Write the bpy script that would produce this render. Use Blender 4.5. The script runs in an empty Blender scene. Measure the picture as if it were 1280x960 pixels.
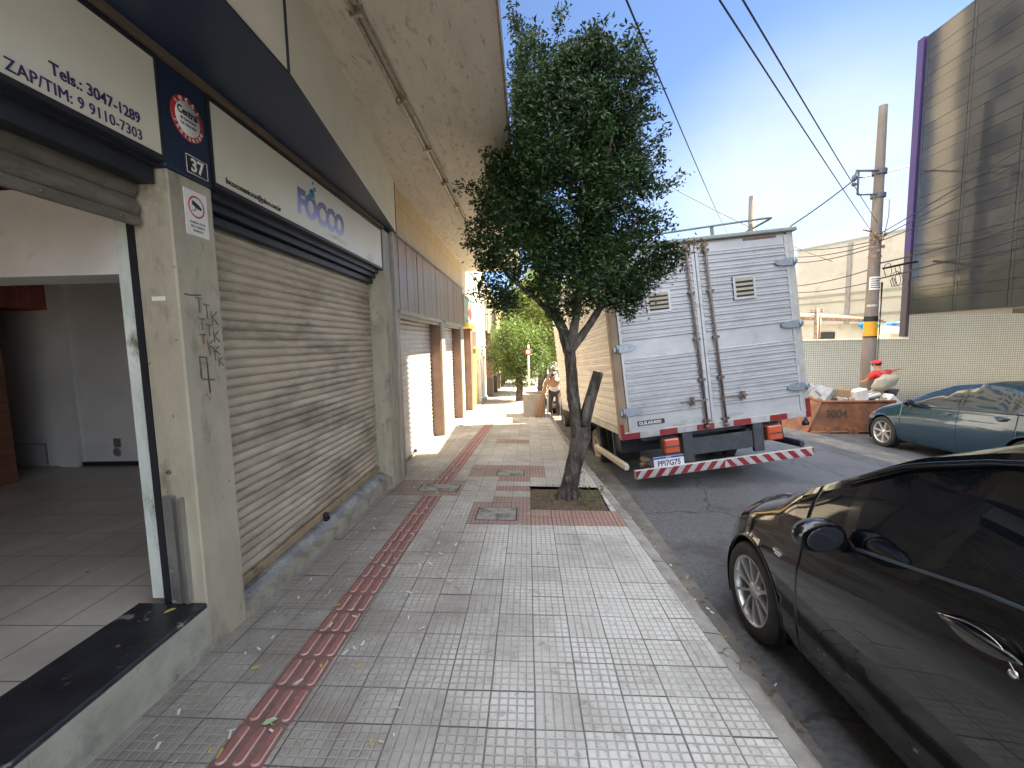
import bpy, math, random
from math import sin, cos, pi, radians, sqrt, atan2
from mathutils import Vector, Matrix, Euler, noise as mnoise

random.seed(11)
scene = bpy.context.scene
col = scene.collection

# ------------------------------------------------------------------ camera
CAM_H = 1.53
cam_d = bpy.data.cameras.new("camera")
cam = bpy.data.objects.new("camera", cam_d)
col.objects.link(cam)
cam_d.sensor_fit = 'HORIZONTAL'
cam_d.sensor_width = 36.0
cam_d.lens = 36.0 * 540.0 / 1280.0
cam_d.clip_start = 0.03
cam_d.clip_end = 2000
p_, y_, r_ = radians(5.5), radians(2.15), radians(-1.2)
B_ = Matrix(((1, 0, 0), (0, 0, -1), (0, 1, 0)))
Ry_ = Matrix(((cos(y_), 0, sin(y_)), (0, 1, 0), (-sin(y_), 0, cos(y_))))
Rp_ = Matrix(((1, 0, 0), (0, cos(p_), -sin(p_)), (0, sin(p_), cos(p_))))
Rr_ = Matrix(((cos(r_), -sin(r_), 0), (sin(r_), cos(r_), 0), (0, 0, 1)))
W2C = Rr_ @ Rp_ @ Ry_ @ B_                       # world -> x right, y down, z forward
F_ = Matrix(((1, 0, 0), (0, -1, 0), (0, 0, -1)))
rot = (F_ @ W2C).transposed()
cam.matrix_world = Matrix.Translation((0, 0, CAM_H)) @ rot.to_4x4()
scene.camera = cam
scene.render.resolution_x = 1024
scene.render.resolution_y = 768

# ------------------------------------------------------------------ sun, sky, exposure
SUNV = Vector((0.80, 0.28, 1.0)).normalized()     # towards the sun
sun_d = bpy.data.lights.new("sun", 'SUN')
sun_d.energy = 5.0
sun_d.angle = radians(0.55)
sun_d.color = (1.0, 0.82, 0.58)
sun = bpy.data.objects.new("sun", sun_d)
col.objects.link(sun)
sun.rotation_euler = SUNV.to_track_quat('Z', 'Y').to_euler()
sun.location = (20, 10, 40)

world = bpy.data.worlds.new("World")
scene.world = world
world.use_nodes = True
wn, wl = world.node_tree.nodes, world.node_tree.links
wn.clear()
w_out = wn.new('ShaderNodeOutputWorld')
w_bg = wn.new('ShaderNodeBackground')
w_sky = wn.new('ShaderNodeTexSky')
w_sky.sky_type = 'NISHITA'
w_sky.sun_disc = False
w_sky.sun_elevation = math.asin(SUNV.z)
w_sky.sun_rotation = atan2(SUNV.x, SUNV.y)
w_sky.air_density = 0.40
w_sky.dust_density = 0.0
w_sky.ozone_density = 1.2
# thin bright cloud low in the sky towards the right-hand end of the street
w_tc = wn.new('ShaderNodeTexCoord')
w_map = wn.new('ShaderNodeMapping'); w_map.inputs['Scale'].default_value = (1.6, 1.6, 3.2)
w_map.inputs['Location'].default_value = (0.35, 0.2, 0.1)
w_noise = wn.new('ShaderNodeTexNoise'); w_noise.inputs['Scale'].default_value = 1.7
w_noise.inputs['Detail'].default_value = 5.0; w_noise.inputs['Roughness'].default_value = 0.55
w_dot = wn.new('ShaderNodeVectorMath'); w_dot.operation = 'DOT_PRODUCT'
cdir = Vector((0.50, 0.83, 0.17)).normalized()
w_dot.inputs[1].default_value = cdir
w_mr = wn.new('ShaderNodeMapRange'); w_mr.inputs[1].default_value = 0.925; w_mr.inputs[2].default_value = 1.0
w_mr.interpolation_type = 'SMOOTHSTEP'
w_ramp = wn.new('ShaderNodeMapRange'); w_ramp.inputs[1].default_value = 0.05; w_ramp.inputs[2].default_value = 0.75
w_ramp.interpolation_type = 'SMOOTHSTEP'
w_mul = wn.new('ShaderNodeMath'); w_mul.operation = 'MULTIPLY'
w_mul2 = wn.new('ShaderNodeMath'); w_mul2.operation = 'MULTIPLY'; w_mul2.inputs[1].default_value = 0.8
w_mix = wn.new('ShaderNodeMixRGB')
w_mix.inputs[2].default_value = (2.6, 2.75, 2.75, 1)
wl.new(w_tc.outputs['Generated'], w_map.inputs['Vector'])
wl.new(w_map.outputs['Vector'], w_noise.inputs['Vector'])
wl.new(w_tc.outputs['Generated'], w_dot.inputs[0])
wl.new(w_dot.outputs['Value'], w_mr.inputs[0])
wl.new(w_noise.outputs['Fac'], w_ramp.inputs[0])
wl.new(w_mr.outputs[0], w_mul.inputs[0]); wl.new(w_ramp.outputs[0], w_mul.inputs[1])
wl.new(w_mul.outputs[0], w_mul2.inputs[0])
wl.new(w_mul2.outputs[0], w_mix.inputs[0])
wl.new(w_sky.outputs[0], w_mix.inputs[1])
# bright cloud added out of view, above and behind, to fill the shade
w_dot2 = wn.new('ShaderNodeVectorMath'); w_dot2.operation = 'DOT_PRODUCT'
w_dot2.inputs[1].default_value = Vector((0.15, -0.55, 0.82)).normalized()
w_mr2 = wn.new('ShaderNodeMapRange'); w_mr2.inputs[1].default_value = 0.30; w_mr2.inputs[2].default_value = 0.65
w_mr2.interpolation_type = 'SMOOTHSTEP'
w_noise2 = wn.new('ShaderNodeTexNoise'); w_noise2.inputs['Scale'].default_value = 2.4
w_noise2.inputs['Detail'].default_value = 6.0; w_noise2.inputs['Roughness'].default_value = 0.6
w_ramp2 = wn.new('ShaderNodeMapRange'); w_ramp2.inputs[1].default_value = 0.40; w_ramp2.inputs[2].default_value = 0.56
w_ramp2.interpolation_type = 'SMOOTHSTEP'
w_mul3 = wn.new('ShaderNodeMath'); w_mul3.operation = 'MULTIPLY'
w_mix2 = wn.new('ShaderNodeMixRGB')
w_mix2.inputs[2].default_value = (11.0, 11.3, 12.0, 1)
wl.new(w_tc.outputs['Generated'], w_dot2.inputs[0]); wl.new(w_dot2.outputs['Value'], w_mr2.inputs[0])
wl.new(w_tc.outputs['Generated'], w_noise2.inputs['Vector']); wl.new(w_noise2.outputs['Fac'], w_ramp2.inputs[0])
wl.new(w_mr2.outputs[0], w_mul3.inputs[0]); wl.new(w_ramp2.outputs[0], w_mul3.inputs[1])
wl.new(w_mul3.outputs[0], w_mix2.inputs[0]); wl.new(w_mix.outputs[0], w_mix2.inputs[1])
wl.new(w_mix2.outputs[0], w_bg.inputs['Color'])
w_bg.inputs['Strength'].default_value = 0.055
wl.new(w_bg.outputs[0], w_out.inputs['Surface'])

vs = scene.view_settings
vs.view_transform = 'Standard'
vs.look = 'None'
vs.exposure = 3.0
vs.gamma = 1.0
vs.use_curve_mapping = False

# ------------------------------------------------------------------ materials
MATS = {}


def nmat(name):
    m = bpy.data.materials.new(name)
    m.use_nodes = True
    nt = m.node_tree
    b = nt.nodes['Principled BSDF']
    return m, nt, nt.nodes, nt.links, b


def mat(name, c1, c2=None, rough=0.6, metal=0.0, scale=4.0, detail=6.0, lo=0.35, hi=0.65,
        bump=0.0, bscale=60.0, coat=0.0, spec=0.5, c3=None, s3=1.2, l3=0.55, h3=0.7, stretch=(1, 1, 1),
        rvar=0.0, trans=0.0, alpha=1.0, emit=None, bdist=0.01, chip=None, cracks=None):
    """base colour c1<->c2 by noise, with optional larger stains c3"""
    if name in MATS:
        return MATS[name]
    m, nt, N, L, b = nmat(name)
    b.inputs['Roughness'].default_value = rough
    b.inputs['Metallic'].default_value = metal
    b.inputs['Specular IOR Level'].default_value = spec
    b.inputs['Coat Weight'].default_value = coat
    b.inputs['Coat Roughness'].default_value = 0.03
    if trans:
        b.inputs['Transmission Weight'].default_value = trans
    if alpha < 1:
        b.inputs['Alpha'].default_value = alpha
    tc = N.new('ShaderNodeTexCoord')
    mp = N.new('ShaderNodeMapping'); mp.inputs['Scale'].default_value = stretch
    L.new(tc.outputs['Object'], mp.inputs['Vector'])
    c2 = c2 or tuple(x * 0.8 for x in c1)
    n1 = N.new('ShaderNodeTexNoise'); n1.inputs['Scale'].default_value = scale
    n1.inputs['Detail'].default_value = detail; n1.inputs['Roughness'].default_value = 0.6
    L.new(mp.outputs[0], n1.inputs['Vector'])
    r1 = N.new('ShaderNodeMapRange'); r1.inputs[1].default_value = lo; r1.inputs[2].default_value = hi
    L.new(n1.outputs['Fac'], r1.inputs[0])
    mx = N.new('ShaderNodeMixRGB')
    mx.inputs[1].default_value = (*c1, 1); mx.inputs[2].default_value = (*c2, 1)
    L.new(r1.outputs[0], mx.inputs[0])
    last = mx.outputs[0]
    if c3:
        n3 = N.new('ShaderNodeTexNoise'); n3.inputs['Scale'].default_value = s3
        n3.inputs['Detail'].default_value = 8; n3.inputs['Roughness'].default_value = 0.7
        L.new(mp.outputs[0], n3.inputs['Vector'])
        r3 = N.new('ShaderNodeMapRange'); r3.inputs[1].default_value = l3; r3.inputs[2].default_value = h3
        L.new(n3.outputs['Fac'], r3.inputs[0])
        m3 = N.new('ShaderNodeMixRGB'); m3.inputs[2].default_value = (*c3, 1)
        L.new(r3.outputs[0], m3.inputs[0]); L.new(last, m3.inputs[1])
        last = m3.outputs[0]
    if chip:
        n4 = N.new('ShaderNodeTexNoise'); n4.inputs['Scale'].default_value = chip[1]
        n4.inputs['Detail'].default_value = 9; n4.inputs['Roughness'].default_value = 0.75
        L.new(tc.outputs['Object'], n4.inputs['Vector'])
        r4 = N.new('ShaderNodeMapRange'); r4.inputs[1].default_value = chip[2]; r4.inputs[2].default_value = chip[2] + .012
        L.new(n4.outputs['Fac'], r4.inputs[0])
        m4 = N.new('ShaderNodeMixRGB'); m4.inputs[2].default_value = (*chip[0], 1)
        L.new(r4.outputs[0], m4.inputs[0]); L.new(last, m4.inputs[1]); last = m4.outputs[0]
    if cracks:
        nw = N.new('ShaderNodeTexNoise'); nw.inputs['Scale'].default_value = 3.0; nw.inputs['Detail'].default_value = 5
        L.new(tc.outputs['Object'], nw.inputs['Vector'])
        va = N.new('ShaderNodeVectorMath'); va.operation = 'MULTIPLY_ADD'; va.inputs[1].default_value = (.35, .35, .35)
        L.new(nw.outputs['Color'], va.inputs[0]); L.new(tc.outputs['Object'], va.inputs[2])
        vo = N.new('ShaderNodeTexVoronoi'); vo.feature = 'DISTANCE_TO_EDGE'; vo.inputs['Scale'].default_value = cracks[1]
        L.new(va.outputs[0], vo.inputs['Vector'])
        r5 = N.new('ShaderNodeMapRange'); r5.inputs[1].default_value = cracks[2]; r5.inputs[2].default_value = cracks[2] * 2.2
        r5.inputs[3].default_value = .9; r5.inputs[4].default_value = 0
        L.new(vo.outputs['Distance'], r5.inputs[0])
        m5 = N.new('ShaderNodeMixRGB'); m5.inputs[2].default_value = (*cracks[0], 1)
        L.new(r5.outputs[0], m5.inputs[0]); L.new(last, m5.inputs[1]); last = m5.outputs[0]
    L.new(last, b.inputs['Base Color'])
    if rvar:
        rr = N.new('ShaderNodeMapRange'); rr.inputs[3].default_value = max(0.02, rough - rvar)
        rr.inputs[4].default_value = min(1, rough + rvar)
        L.new(n1.outputs['Fac'], rr.inputs[0]); L.new(rr.outputs[0], b.inputs['Roughness'])
    if bump:
        n2 = N.new('ShaderNodeTexNoise'); n2.inputs['Scale'].default_value = bscale
        n2.inputs['Detail'].default_value = 5
        L.new(mp.outputs[0], n2.inputs['Vector'])
        bp = N.new('ShaderNodeBump'); bp.inputs['Strength'].default_value = bump
        bp.inputs['Distance'].default_value = bdist
        L.new(n2.outputs['Fac'], bp.inputs['Height']); L.new(bp.outputs[0], b.inputs['Normal'])
    if emit:
        b.inputs['Emission Color'].default_value = (*emit[0], 1)
        b.inputs['Emission Strength'].default_value = emit[1]
    MATS[name] = m
    return m


def math_node(N, L, op, a, b=None, c=None):
    n = N.new('ShaderNodeMath'); n.operation = op
    for i, v in enumerate((a, b, c)):
        if v is None:
            continue
        if isinstance(v, (int, float)):
            n.inputs[i].default_value = v
        else:
            L.new(v, n.inputs[i])
    return n.outputs[0]


def line_mask(N, L, coord, pitch, off, halfw, soft):
    """1 on a groove line repeating at pitch, 0 elsewhere"""
    a = math_node(N, L, 'SUBTRACT', coord, off)
    a = math_node(N, L, 'DIVIDE', a, pitch)
    a = math_node(N, L, 'FRACT', a)
    a = math_node(N, L, 'SUBTRACT', a, 0.5)
    a = math_node(N, L, 'ABSOLUTE', a)
    d = math_node(N, L, 'SUBTRACT', 0.5, a)
    d = math_node(N, L, 'MULTIPLY', d, pitch)
    mr = N.new('ShaderNodeMapRange'); mr.interpolation_type = 'SMOOTHSTEP'
    mr.inputs[1].default_value = halfw; mr.inputs[2].default_value = halfw + soft
    mr.inputs[3].default_value = 1; mr.inputs[4].default_value = 0
    L.new(d, mr.inputs[0])
    return mr.outputs[0]


def tile_mat(name, base_a, base_b, groove, joint, offx=0.004, offy=0.04, pitch=0.2, ribs=True, rough=0.62, dirt=(0.20, 0.185, 0.16)):
    m, nt, N, L, b = nmat(name)
    tc = N.new('ShaderNodeTexCoord')
    sp = N.new('ShaderNodeSeparateXYZ'); L.new(tc.outputs['Object'], sp.inputs[0])
    # slight waviness so that joints are not ruler straight
    wob = N.new('ShaderNodeTexNoise'); wob.inputs['Scale'].default_value = 3.0; wob.inputs['Detail'].default_value = 2
    L.new(tc.outputs['Object'], wob.inputs['Vector'])
    wv = math_node(N, L, 'MULTIPLY', math_node(N, L, 'SUBTRACT', wob.outputs['Fac'], 0.5), 0.008)
    X = math_node(N, L, 'ADD', sp.outputs[0], wv)
    Y = math_node(N, L, 'ADD', sp.outputs[1], wv)
    jx = line_mask(N, L, X, pitch, offx, 0.0010, 0.003)
    jy = line_mask(N, L, Y, pitch, offy, 0.0010, 0.003)
    J = math_node(N, L, 'MAXIMUM', jx, jy)
    # per tile random
    fx = math_node(N, L, 'FLOOR', math_node(N, L, 'DIVIDE', math_node(N, L, 'SUBTRACT', sp.outputs[0], offx), pitch))
    fy = math_node(N, L, 'FLOOR', math_node(N, L, 'DIVIDE', math_node(N, L, 'SUBTRACT', sp.outputs[1], offy), pitch))
    cb = N.new('ShaderNodeCombineXYZ'); L.new(fx, cb.inputs[0]); L.new(fy, cb.inputs[1])
    wn_ = N.new('ShaderNodeTexWhiteNoise'); L.new(cb.outputs[0], wn_.inputs['Vector'])
    rnd = wn_.outputs['Value']
    if ribs:
        gx = line_mask(N, L, X, pitch / 5, offx, 0.0022, 0.0035)
        gy = line_mask(N, L, Y, pitch / 5, offy, 0.0020, 0.0035)
        sel = math_node(N, L, 'GREATER_THAN', rnd, 0.15)
        gy = math_node(N, L, 'MULTIPLY', gy, math_node(N, L, 'MULTIPLY_ADD', sel, 0.65, 0.30))
        G = math_node(N, L, 'MAXIMUM', math_node(N, L, 'MULTIPLY', gx, 0.95), gy)
        # worn places
        wear = N.new('ShaderNodeTexNoise'); wear.inputs['Scale'].default_value = 2.6; wear.inputs['Detail'].default_value = 7
        L.new(tc.outputs['Object'], wear.inputs['Vector'])
        wr = N.new('ShaderNodeMapRange'); wr.inputs[1].default_value = 0.3; wr.inputs[2].default_value = 0.65
        wr.inputs[3].default_value = 0.45; wr.inputs[4].default_value = 1.0
        L.new(wear.outputs['Fac'], wr.inputs[0])
        G = math_node(N, L, 'MULTIPLY', G, wr.outputs[0])
    else:
        G = math_node(N, L, 'MULTIPLY', J, 0.0)
    n1 = N.new('ShaderNodeTexNoise'); n1.inputs['Scale'].default_value = 26; n1.inputs['Detail'].default_value = 6
    n1.inputs['Roughness'].default_value = 0.7
    L.new(tc.outputs['Object'], n1.inputs['Vector'])
    mx = N.new('ShaderNodeMixRGB'); mx.inputs[1].default_value = (*base_a, 1); mx.inputs[2].default_value = (*base_b, 1)
    f1 = math_node(N, L, 'MULTIPLY_ADD', rnd, 0.62, math_node(N, L, 'MULTIPLY', n1.outputs['Fac'], 0.6))
    L.new(f1, mx.inputs[0])
    # stains
    n2 = N.new('ShaderNodeTexNoise'); n2.inputs['Scale'].default_value = 1.6; n2.inputs['Detail'].default_value = 9
    n2.inputs['Roughness'].default_value = 0.65
    L.new(tc.outputs['Object'], n2.inputs['Vector'])
    # darker towards the shop fronts (low X), lighter by the kerb
    gr = N.new('ShaderNodeMapRange'); gr.inputs[1].default_value = -1.5; gr.inputs[2].default_value = 0.3
    gr.inputs[3].default_value = 0.24; gr.inputs[4].default_value = -0.06
    L.new(sp.outputs[0], gr.inputs[0])
    st = N.new('ShaderNodeMapRange'); st.inputs[1].default_value = 0.42; st.inputs[2].default_value = 0.75
    st.inputs[4].default_value = 0.85
    L.new(math_node(N, L, 'ADD', n2.outputs['Fac'], gr.outputs[0]), st.inputs[0])
    md = N.new('ShaderNodeMixRGB'); md.inputs[2].default_value = (*dirt, 1)
    L.new(st.outputs[0], md.inputs[0]); L.new(mx.outputs[0], md.inputs[1])
    # dark smudges ground into the surface
    n6 = N.new('ShaderNodeTexNoise'); n6.inputs['Scale'].default_value = 15; n6.inputs['Detail'].default_value = 8
    n6.inputs['Roughness'].default_value = 0.72; n6.inputs['Distortion'].default_value = 0.6
    L.new(tc.outputs['Object'], n6.inputs['Vector'])
    s6 = N.new('ShaderNodeMapRange'); s6.inputs[1].default_value = 0.54; s6.inputs[2].default_value = 0.66
    s6.inputs[4].default_value = 0.55 if ribs else 0.1
    L.new(n6.outputs['Fac'], s6.inputs[0])
    m6 = N.new('ShaderNodeMixRGB'); m6.inputs[2].default_value = (dirt[0] * .9, dirt[1] * .9, dirt[2] * .9, 1)
    L.new(s6.outputs[0], m6.inputs[0]); L.new(md.outputs[0], m6.inputs[1])
    md = m6
    # small black gum spots
    vo = N.new('ShaderNodeTexVoronoi'); vo.inputs['Scale'].default_value = 2.3; vo.inputs['Randomness'].default_value = 1
    L.new(tc.outputs['Object'], vo.inputs['Vector'])
    sm = N.new('ShaderNodeMapRange'); sm.inputs[1].default_value = 0.022; sm.inputs[2].default_value = 0.034
    sm.inputs[3].default_value = 0.75; sm.inputs[4].default_value = 0
    L.new(vo.outputs['Distance'], sm.inputs[0])
    ms = N.new('ShaderNodeMixRGB'); ms.inputs[2].default_value = (0.05, 0.05, 0.05, 1)
    L.new(sm.outputs[0], ms.inputs[0]); L.new(md.outputs[0], ms.inputs[1])
    mg = N.new('ShaderNodeMixRGB'); mg.inputs[2].default_value = (*groove, 1)
    L.new(G, mg.inputs[0]); L.new(ms.outputs[0], mg.inputs[1])
    mj = N.new('ShaderNodeMixRGB'); mj.inputs[2].default_value = (*joint, 1)
    L.new(math_node(N, L, 'MULTIPLY', J, 0.9), mj.inputs[0]); L.new(mg.outputs[0], mj.inputs[1])
    L.new(mj.outputs[0], b.inputs['Base Color'])
    b.inputs['Roughness'].default_value = rough
    h = math_node(N, L, 'MULTIPLY', math_node(N, L, 'MAXIMUM', G, J), -1.0)
    h = math_node(N, L, 'MULTIPLY_ADD', n1.outputs['Fac'], 0.25, h)
    h = math_node(N, L, 'MULTIPLY_ADD', rnd, 0.25, h)
    bp = N.new('ShaderNodeBump'); bp.inputs['Strength'].default_value = 1.0; bp.inputs['Distance'].default_value = 0.0045
    L.new(h, bp.inputs['Height']); L.new(bp.outputs[0], b.inputs['Normal'])
    MATS[name] = m
    return m


def grid_mat(name, axis, ca, cb_, line, pitch, halfw, rough=0.35, bump=0.5, metal=0.0, soft=0.002, spec=0.5, off=0.0, pitch2=None, rnd_amt=0.5, wob=0.0):
    """small square tiles on a wall; axis 'x' -> wall runs along x, 'y' -> along y"""
    m, nt, N, L, b = nmat(name)
    tc = N.new('ShaderNodeTexCoord')
    sp = N.new('ShaderNodeSeparateXYZ'); L.new(tc.outputs['Object'], sp.inputs[0])
    U = sp.outputs[0] if axis == 'x' else sp.outputs[1]
    V = sp.outputs[2]
    pitch2 = pitch2 or pitch
    J = math_node(N, L, 'MAXIMUM', line_mask(N, L, U, pitch, off, halfw, soft), line_mask(N, L, V, pitch2, off, halfw, soft))
    fx = math_node(N, L, 'FLOOR', math_node(N, L, 'DIVIDE', math_node(N, L, 'SUBTRACT', U, off), pitch))
    fy = math_node(N, L, 'FLOOR', math_node(N, L, 'DIVIDE', math_node(N, L, 'SUBTRACT', V, off), pitch2))
    cb = N.new('ShaderNodeCombineXYZ'); L.new(fx, cb.inputs[0]); L.new(fy, cb.inputs[1])
    wn_ = N.new('ShaderNodeTexWhiteNoise'); L.new(cb.outputs[0], wn_.inputs['Vector'])
    n1 = N.new('ShaderNodeTexNoise'); n1.inputs['Scale'].default_value = 0.9; n1.inputs['Detail'].default_value = 6
    L.new(tc.outputs['Object'], n1.inputs['Vector'])
    f = math_node(N, L, 'MULTIPLY_ADD', wn_.outputs['Value'], rnd_amt, math_node(N, L, 'MULTIPLY', n1.outputs['Fac'], 0.6))
    mx = N.new('ShaderNodeMixRGB'); mx.inputs[1].default_value = (*ca, 1); mx.inputs[2].default_value = (*cb_, 1)
    L.new(f, mx.inputs[0])
    mj = N.new('ShaderNodeMixRGB'); mj.inputs[2].default_value = (*line, 1)
    L.new(J, mj.inputs[0]); L.new(mx.outputs[0], mj.inputs[1])
    L.new(mj.outputs[0], b.inputs['Base Color'])
    b.inputs['Roughness'].default_value = rough
    b.inputs['Metallic'].default_value = metal
    b.inputs['Specular IOR Level'].default_value = spec
    h = math_node(N, L, 'MULTIPLY', J, -1.0)
    h = math_node(N, L, 'MULTIPLY_ADD', wn_.outputs['Value'], 0.2, h)
    if wob:
        n5 = N.new('ShaderNodeTexNoise'); n5.inputs['Scale'].default_value = 0.8
        n5.inputs['Detail'].default_value = 2
        L.new(tc.outputs['Object'], n5.inputs['Vector'])
        h = math_node(N, L, 'MULTIPLY_ADD', n5.outputs['Fac'], wob, h)
    bp = N.new('ShaderNodeBump'); bp.inputs['Strength'].default_value = bump; bp.inputs['Distance'].default_value = 0.003
    L.new(h, bp.inputs['Height']); L.new(bp.outputs[0], b.inputs['Normal'])
    MATS[name] = m
    return m


def leaf_mat(name, c1, c2, trans=0.25, rough=0.38):
    m, nt, N, L, b = nmat(name)
    geo = N.new('ShaderNodeNewGeometry')
    mx = N.new('ShaderNodeMixRGB'); mx.inputs[1].default_value = (*c1, 1); mx.inputs[2].default_value = (*c2, 1)
    L.new(geo.outputs['Random Per Island'], mx.inputs[0])
    tc = N.new('ShaderNodeTexCoord')
    n1 = N.new('ShaderNodeTexNoise'); n1.inputs['Scale'].default_value = 2.2; n1.inputs['Detail'].default_value = 3
    L.new(tc.outputs['Object'], n1.inputs['Vector'])
    hs = N.new('ShaderNodeHueSaturation')
    mr = N.new('ShaderNodeMapRange'); mr.inputs[1].default_value = 0.3; mr.inputs[2].default_value = 0.7
    mr.inputs[3].default_value = 0.55; mr.inputs[4].default_value = 1.5
    L.new(n1.outputs['Fac'], mr.inputs[0]); L.new(mr.outputs[0], hs.inputs['Value'])
    L.new(mx.outputs[0], hs.inputs['Color'])
    L.new(hs.outputs[0], b.inputs['Base Color'])
    b.inputs['Roughness'].default_value = rough
    tr = N.new('ShaderNodeBsdfTranslucent')
    L.new(hs.outputs[0], tr.inputs['Color'])
    ms = N.new('ShaderNodeMixShader'); ms.inputs[0].default_value = trans
    out = N['Material Output']
    L.new(b.outputs[0], ms.inputs[1]); L.new(tr.outputs[0], ms.inputs[2]); L.new(ms.outputs[0], out.inputs['Surface'])
    MATS[name] = m
    return m


# ------------------------------------------------------------------ mesh builder
def wmat(o):
    m = o.matrix_basis.copy()
    while o.parent is not None:
        o = o.parent
        m = o.matrix_basis @ m
    return m


class MB:
    def __init__(s):
        s.v = []; s.f = []; s.mi = []; s.sm = []

    def add(s, vs, fs, mi=0, smooth=False):
        o = len(s.v)
        s.v += [tuple(p) for p in vs]
        for f in fs:
            s.f.append(tuple(i + o for i in f)); s.mi.append(mi); s.sm.append(smooth)
        return s

    def box(s, x0, x1, y0, y1, z0, z1, mi=0, bev=0.0):
        if bev > 0 and min(x1 - x0, y1 - y0, z1 - z0) > 2.2 * bev:
            b = bev
            vs, idx = [], {}
            for i, (X, sx) in enumerate(((x0, 1), (x1, -1))):
                for j, (Y, sy) in enumerate(((y0, 1), (y1, -1))):
                    for k, (Z, sz) in enumerate(((z0, 1), (z1, -1))):
                        idx[i, j, k, 0] = len(vs); vs.append((X, Y + sy * b, Z + sz * b))
                        idx[i, j, k, 1] = len(vs); vs.append((X + sx * b, Y, Z + sz * b))
                        idx[i, j, k, 2] = len(vs); vs.append((X + sx * b, Y + sy * b, Z))
            fs = []
            for i in (0, 1):
                fs.append([idx[i, 0, 0, 0], idx[i, 1, 0, 0], idx[i, 1, 1, 0], idx[i, 0, 1, 0]])
                fs.append([idx[0, i, 0, 1], idx[1, i, 0, 1], idx[1, i, 1, 1], idx[0, i, 1, 1]])
                fs.append([idx[0, 0, i, 2], idx[1, 0, i, 2], idx[1, 1, i, 2], idx[0, 1, i, 2]])
            for i in (0, 1):
                for j in (0, 1):
                    fs.append([idx[i, j, 0, 0], idx[i, j, 1, 0], idx[i, j, 1, 1], idx[i, j, 0, 1]])
                    fs.append([idx[i, 0, j, 0], idx[i, 1, j, 0], idx[i, 1, j, 2], idx[i, 0, j, 2]])
                    fs.append([idx[0, i, j, 1], idx[1, i, j, 1], idx[1, i, j, 2], idx[0, i, j, 2]])
                    for k in (0, 1):
                        fs.append([idx[i, j, k, 0], idx[i, j, k, 1], idx[i, j, k, 2]])
            s.add(vs, fs, mi)
            return s
        vs = [(x0, y0, z0), (x1, y0, z0), (x1, y1, z0), (x0, y1, z0), (x0, y0, z1), (x1, y0, z1), (x1, y1, z1), (x0, y1, z1)]
        s.add(vs, [(0, 3, 2, 1), (4, 5, 6, 7), (0, 1, 5, 4), (1, 2, 6, 5), (2, 3, 7, 6), (3, 0, 4, 7)], mi)
        return s

    def hexa(s, p, mi=0):
        """eight corners: bottom ring 0-3, top ring 4-7"""
        s.add(p, [(0, 3, 2, 1), (4, 5, 6, 7), (0, 1, 5, 4), (1, 2, 6, 5), (2, 3, 7, 6), (3, 0, 4, 7)], mi)
        return s

    def obox(s, c, sx, sy, sz, R=None, mi=0):
        R = R or Matrix.Identity(3)
        c = Vector(c)
        ps = []
        for dz in (-1, 1):
            for dx, dy in ((-1, -1), (1, -1), (1, 1), (-1, 1)):
                ps.append(c + R @ Vector((dx * sx / 2, dy * sy / 2, dz * sz / 2)))
        return s.hexa(ps, mi)

    def quad(s, a, b, c, d, mi=0):
        s.add([a, b, c, d], [(0, 1, 2, 3)], mi); return s

    def tube(s, pts, rad, n=8, mi=0, caps=True, smooth=True, squash=None):
        pts = [Vector(p) for p in pts]
        if not isinstance(rad, (list, tuple)):
            rad = [rad] * len(pts)
        o = len(s.v)
        up = None
        for i, p in enumerate(pts):
            if i == 0: t = pts[1] - pts[0]
            elif i == len(pts) - 1: t = pts[-1] - pts[-2]
            else: t = (pts[i + 1] - pts[i]).normalized() + (pts[i] - pts[i - 1]).normalized()
            t.normalize()
            if up is None:
                up = Vector((0, 0, 1)) if abs(t.z) < 0.9 else Vector((1, 0, 0))
            a = t.cross(up)
            if a.length < 1e-5: a = t.cross(Vector((0, 1, 0)))
            a.normalize(); b = a.cross(t).normalized(); up = b
            for k in range(n):
                an = 2 * pi * k / n
                s.v.append(tuple(p + (a * cos(an) + b * sin(an)) * rad[i]))
        for i in range(len(pts) - 1):
            for k in range(n):
                k2 = (k + 1) % n
                s.f.append((o + i * n + k, o + i * n + k2, o + (i + 1) * n + k2, o + (i + 1) * n + k)); s.mi.append(mi); s.sm.append(smooth)
        if caps:
            s.f.append(tuple(o + k for k in range(n - 1, -1, -1))); s.mi.append(mi); s.sm.append(False)
            e = o + (len(pts) - 1) * n
            s.f.append(tuple(e + k for k in range(n))); s.mi.append(mi); s.sm.append(False)
        return s

    def lathe(s, prof, c=(0, 0, 0), axis='z', n=32, mi=0, smooth=True, mis=None):
        """prof: list of (radius, height along axis)"""
        o = len(s.v)
        for r, h in prof:
            for k in range(n):
                a = 2 * pi * k / n
                if axis == 'z': p = (c[0] + r * cos(a), c[1] + r * sin(a), c[2] + h)
                elif axis == 'x': p = (c[0] + h, c[1] + r * cos(a), c[2] + r * sin(a))
                else: p = (c[0] + r * cos(a), c[1] + h, c[2] + r * sin(a))
                s.v.append(p)
        for i in range(len(prof) - 1):
            for k in range(n):
                k2 = (k + 1) % n
                s.f.append((o + i * n + k, o + i * n + k2, o + (i + 1) * n + k2, o + (i + 1) * n + k))
                s.mi.append(mis[i] if mis else mi); s.sm.append(smooth)
        return s

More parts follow.
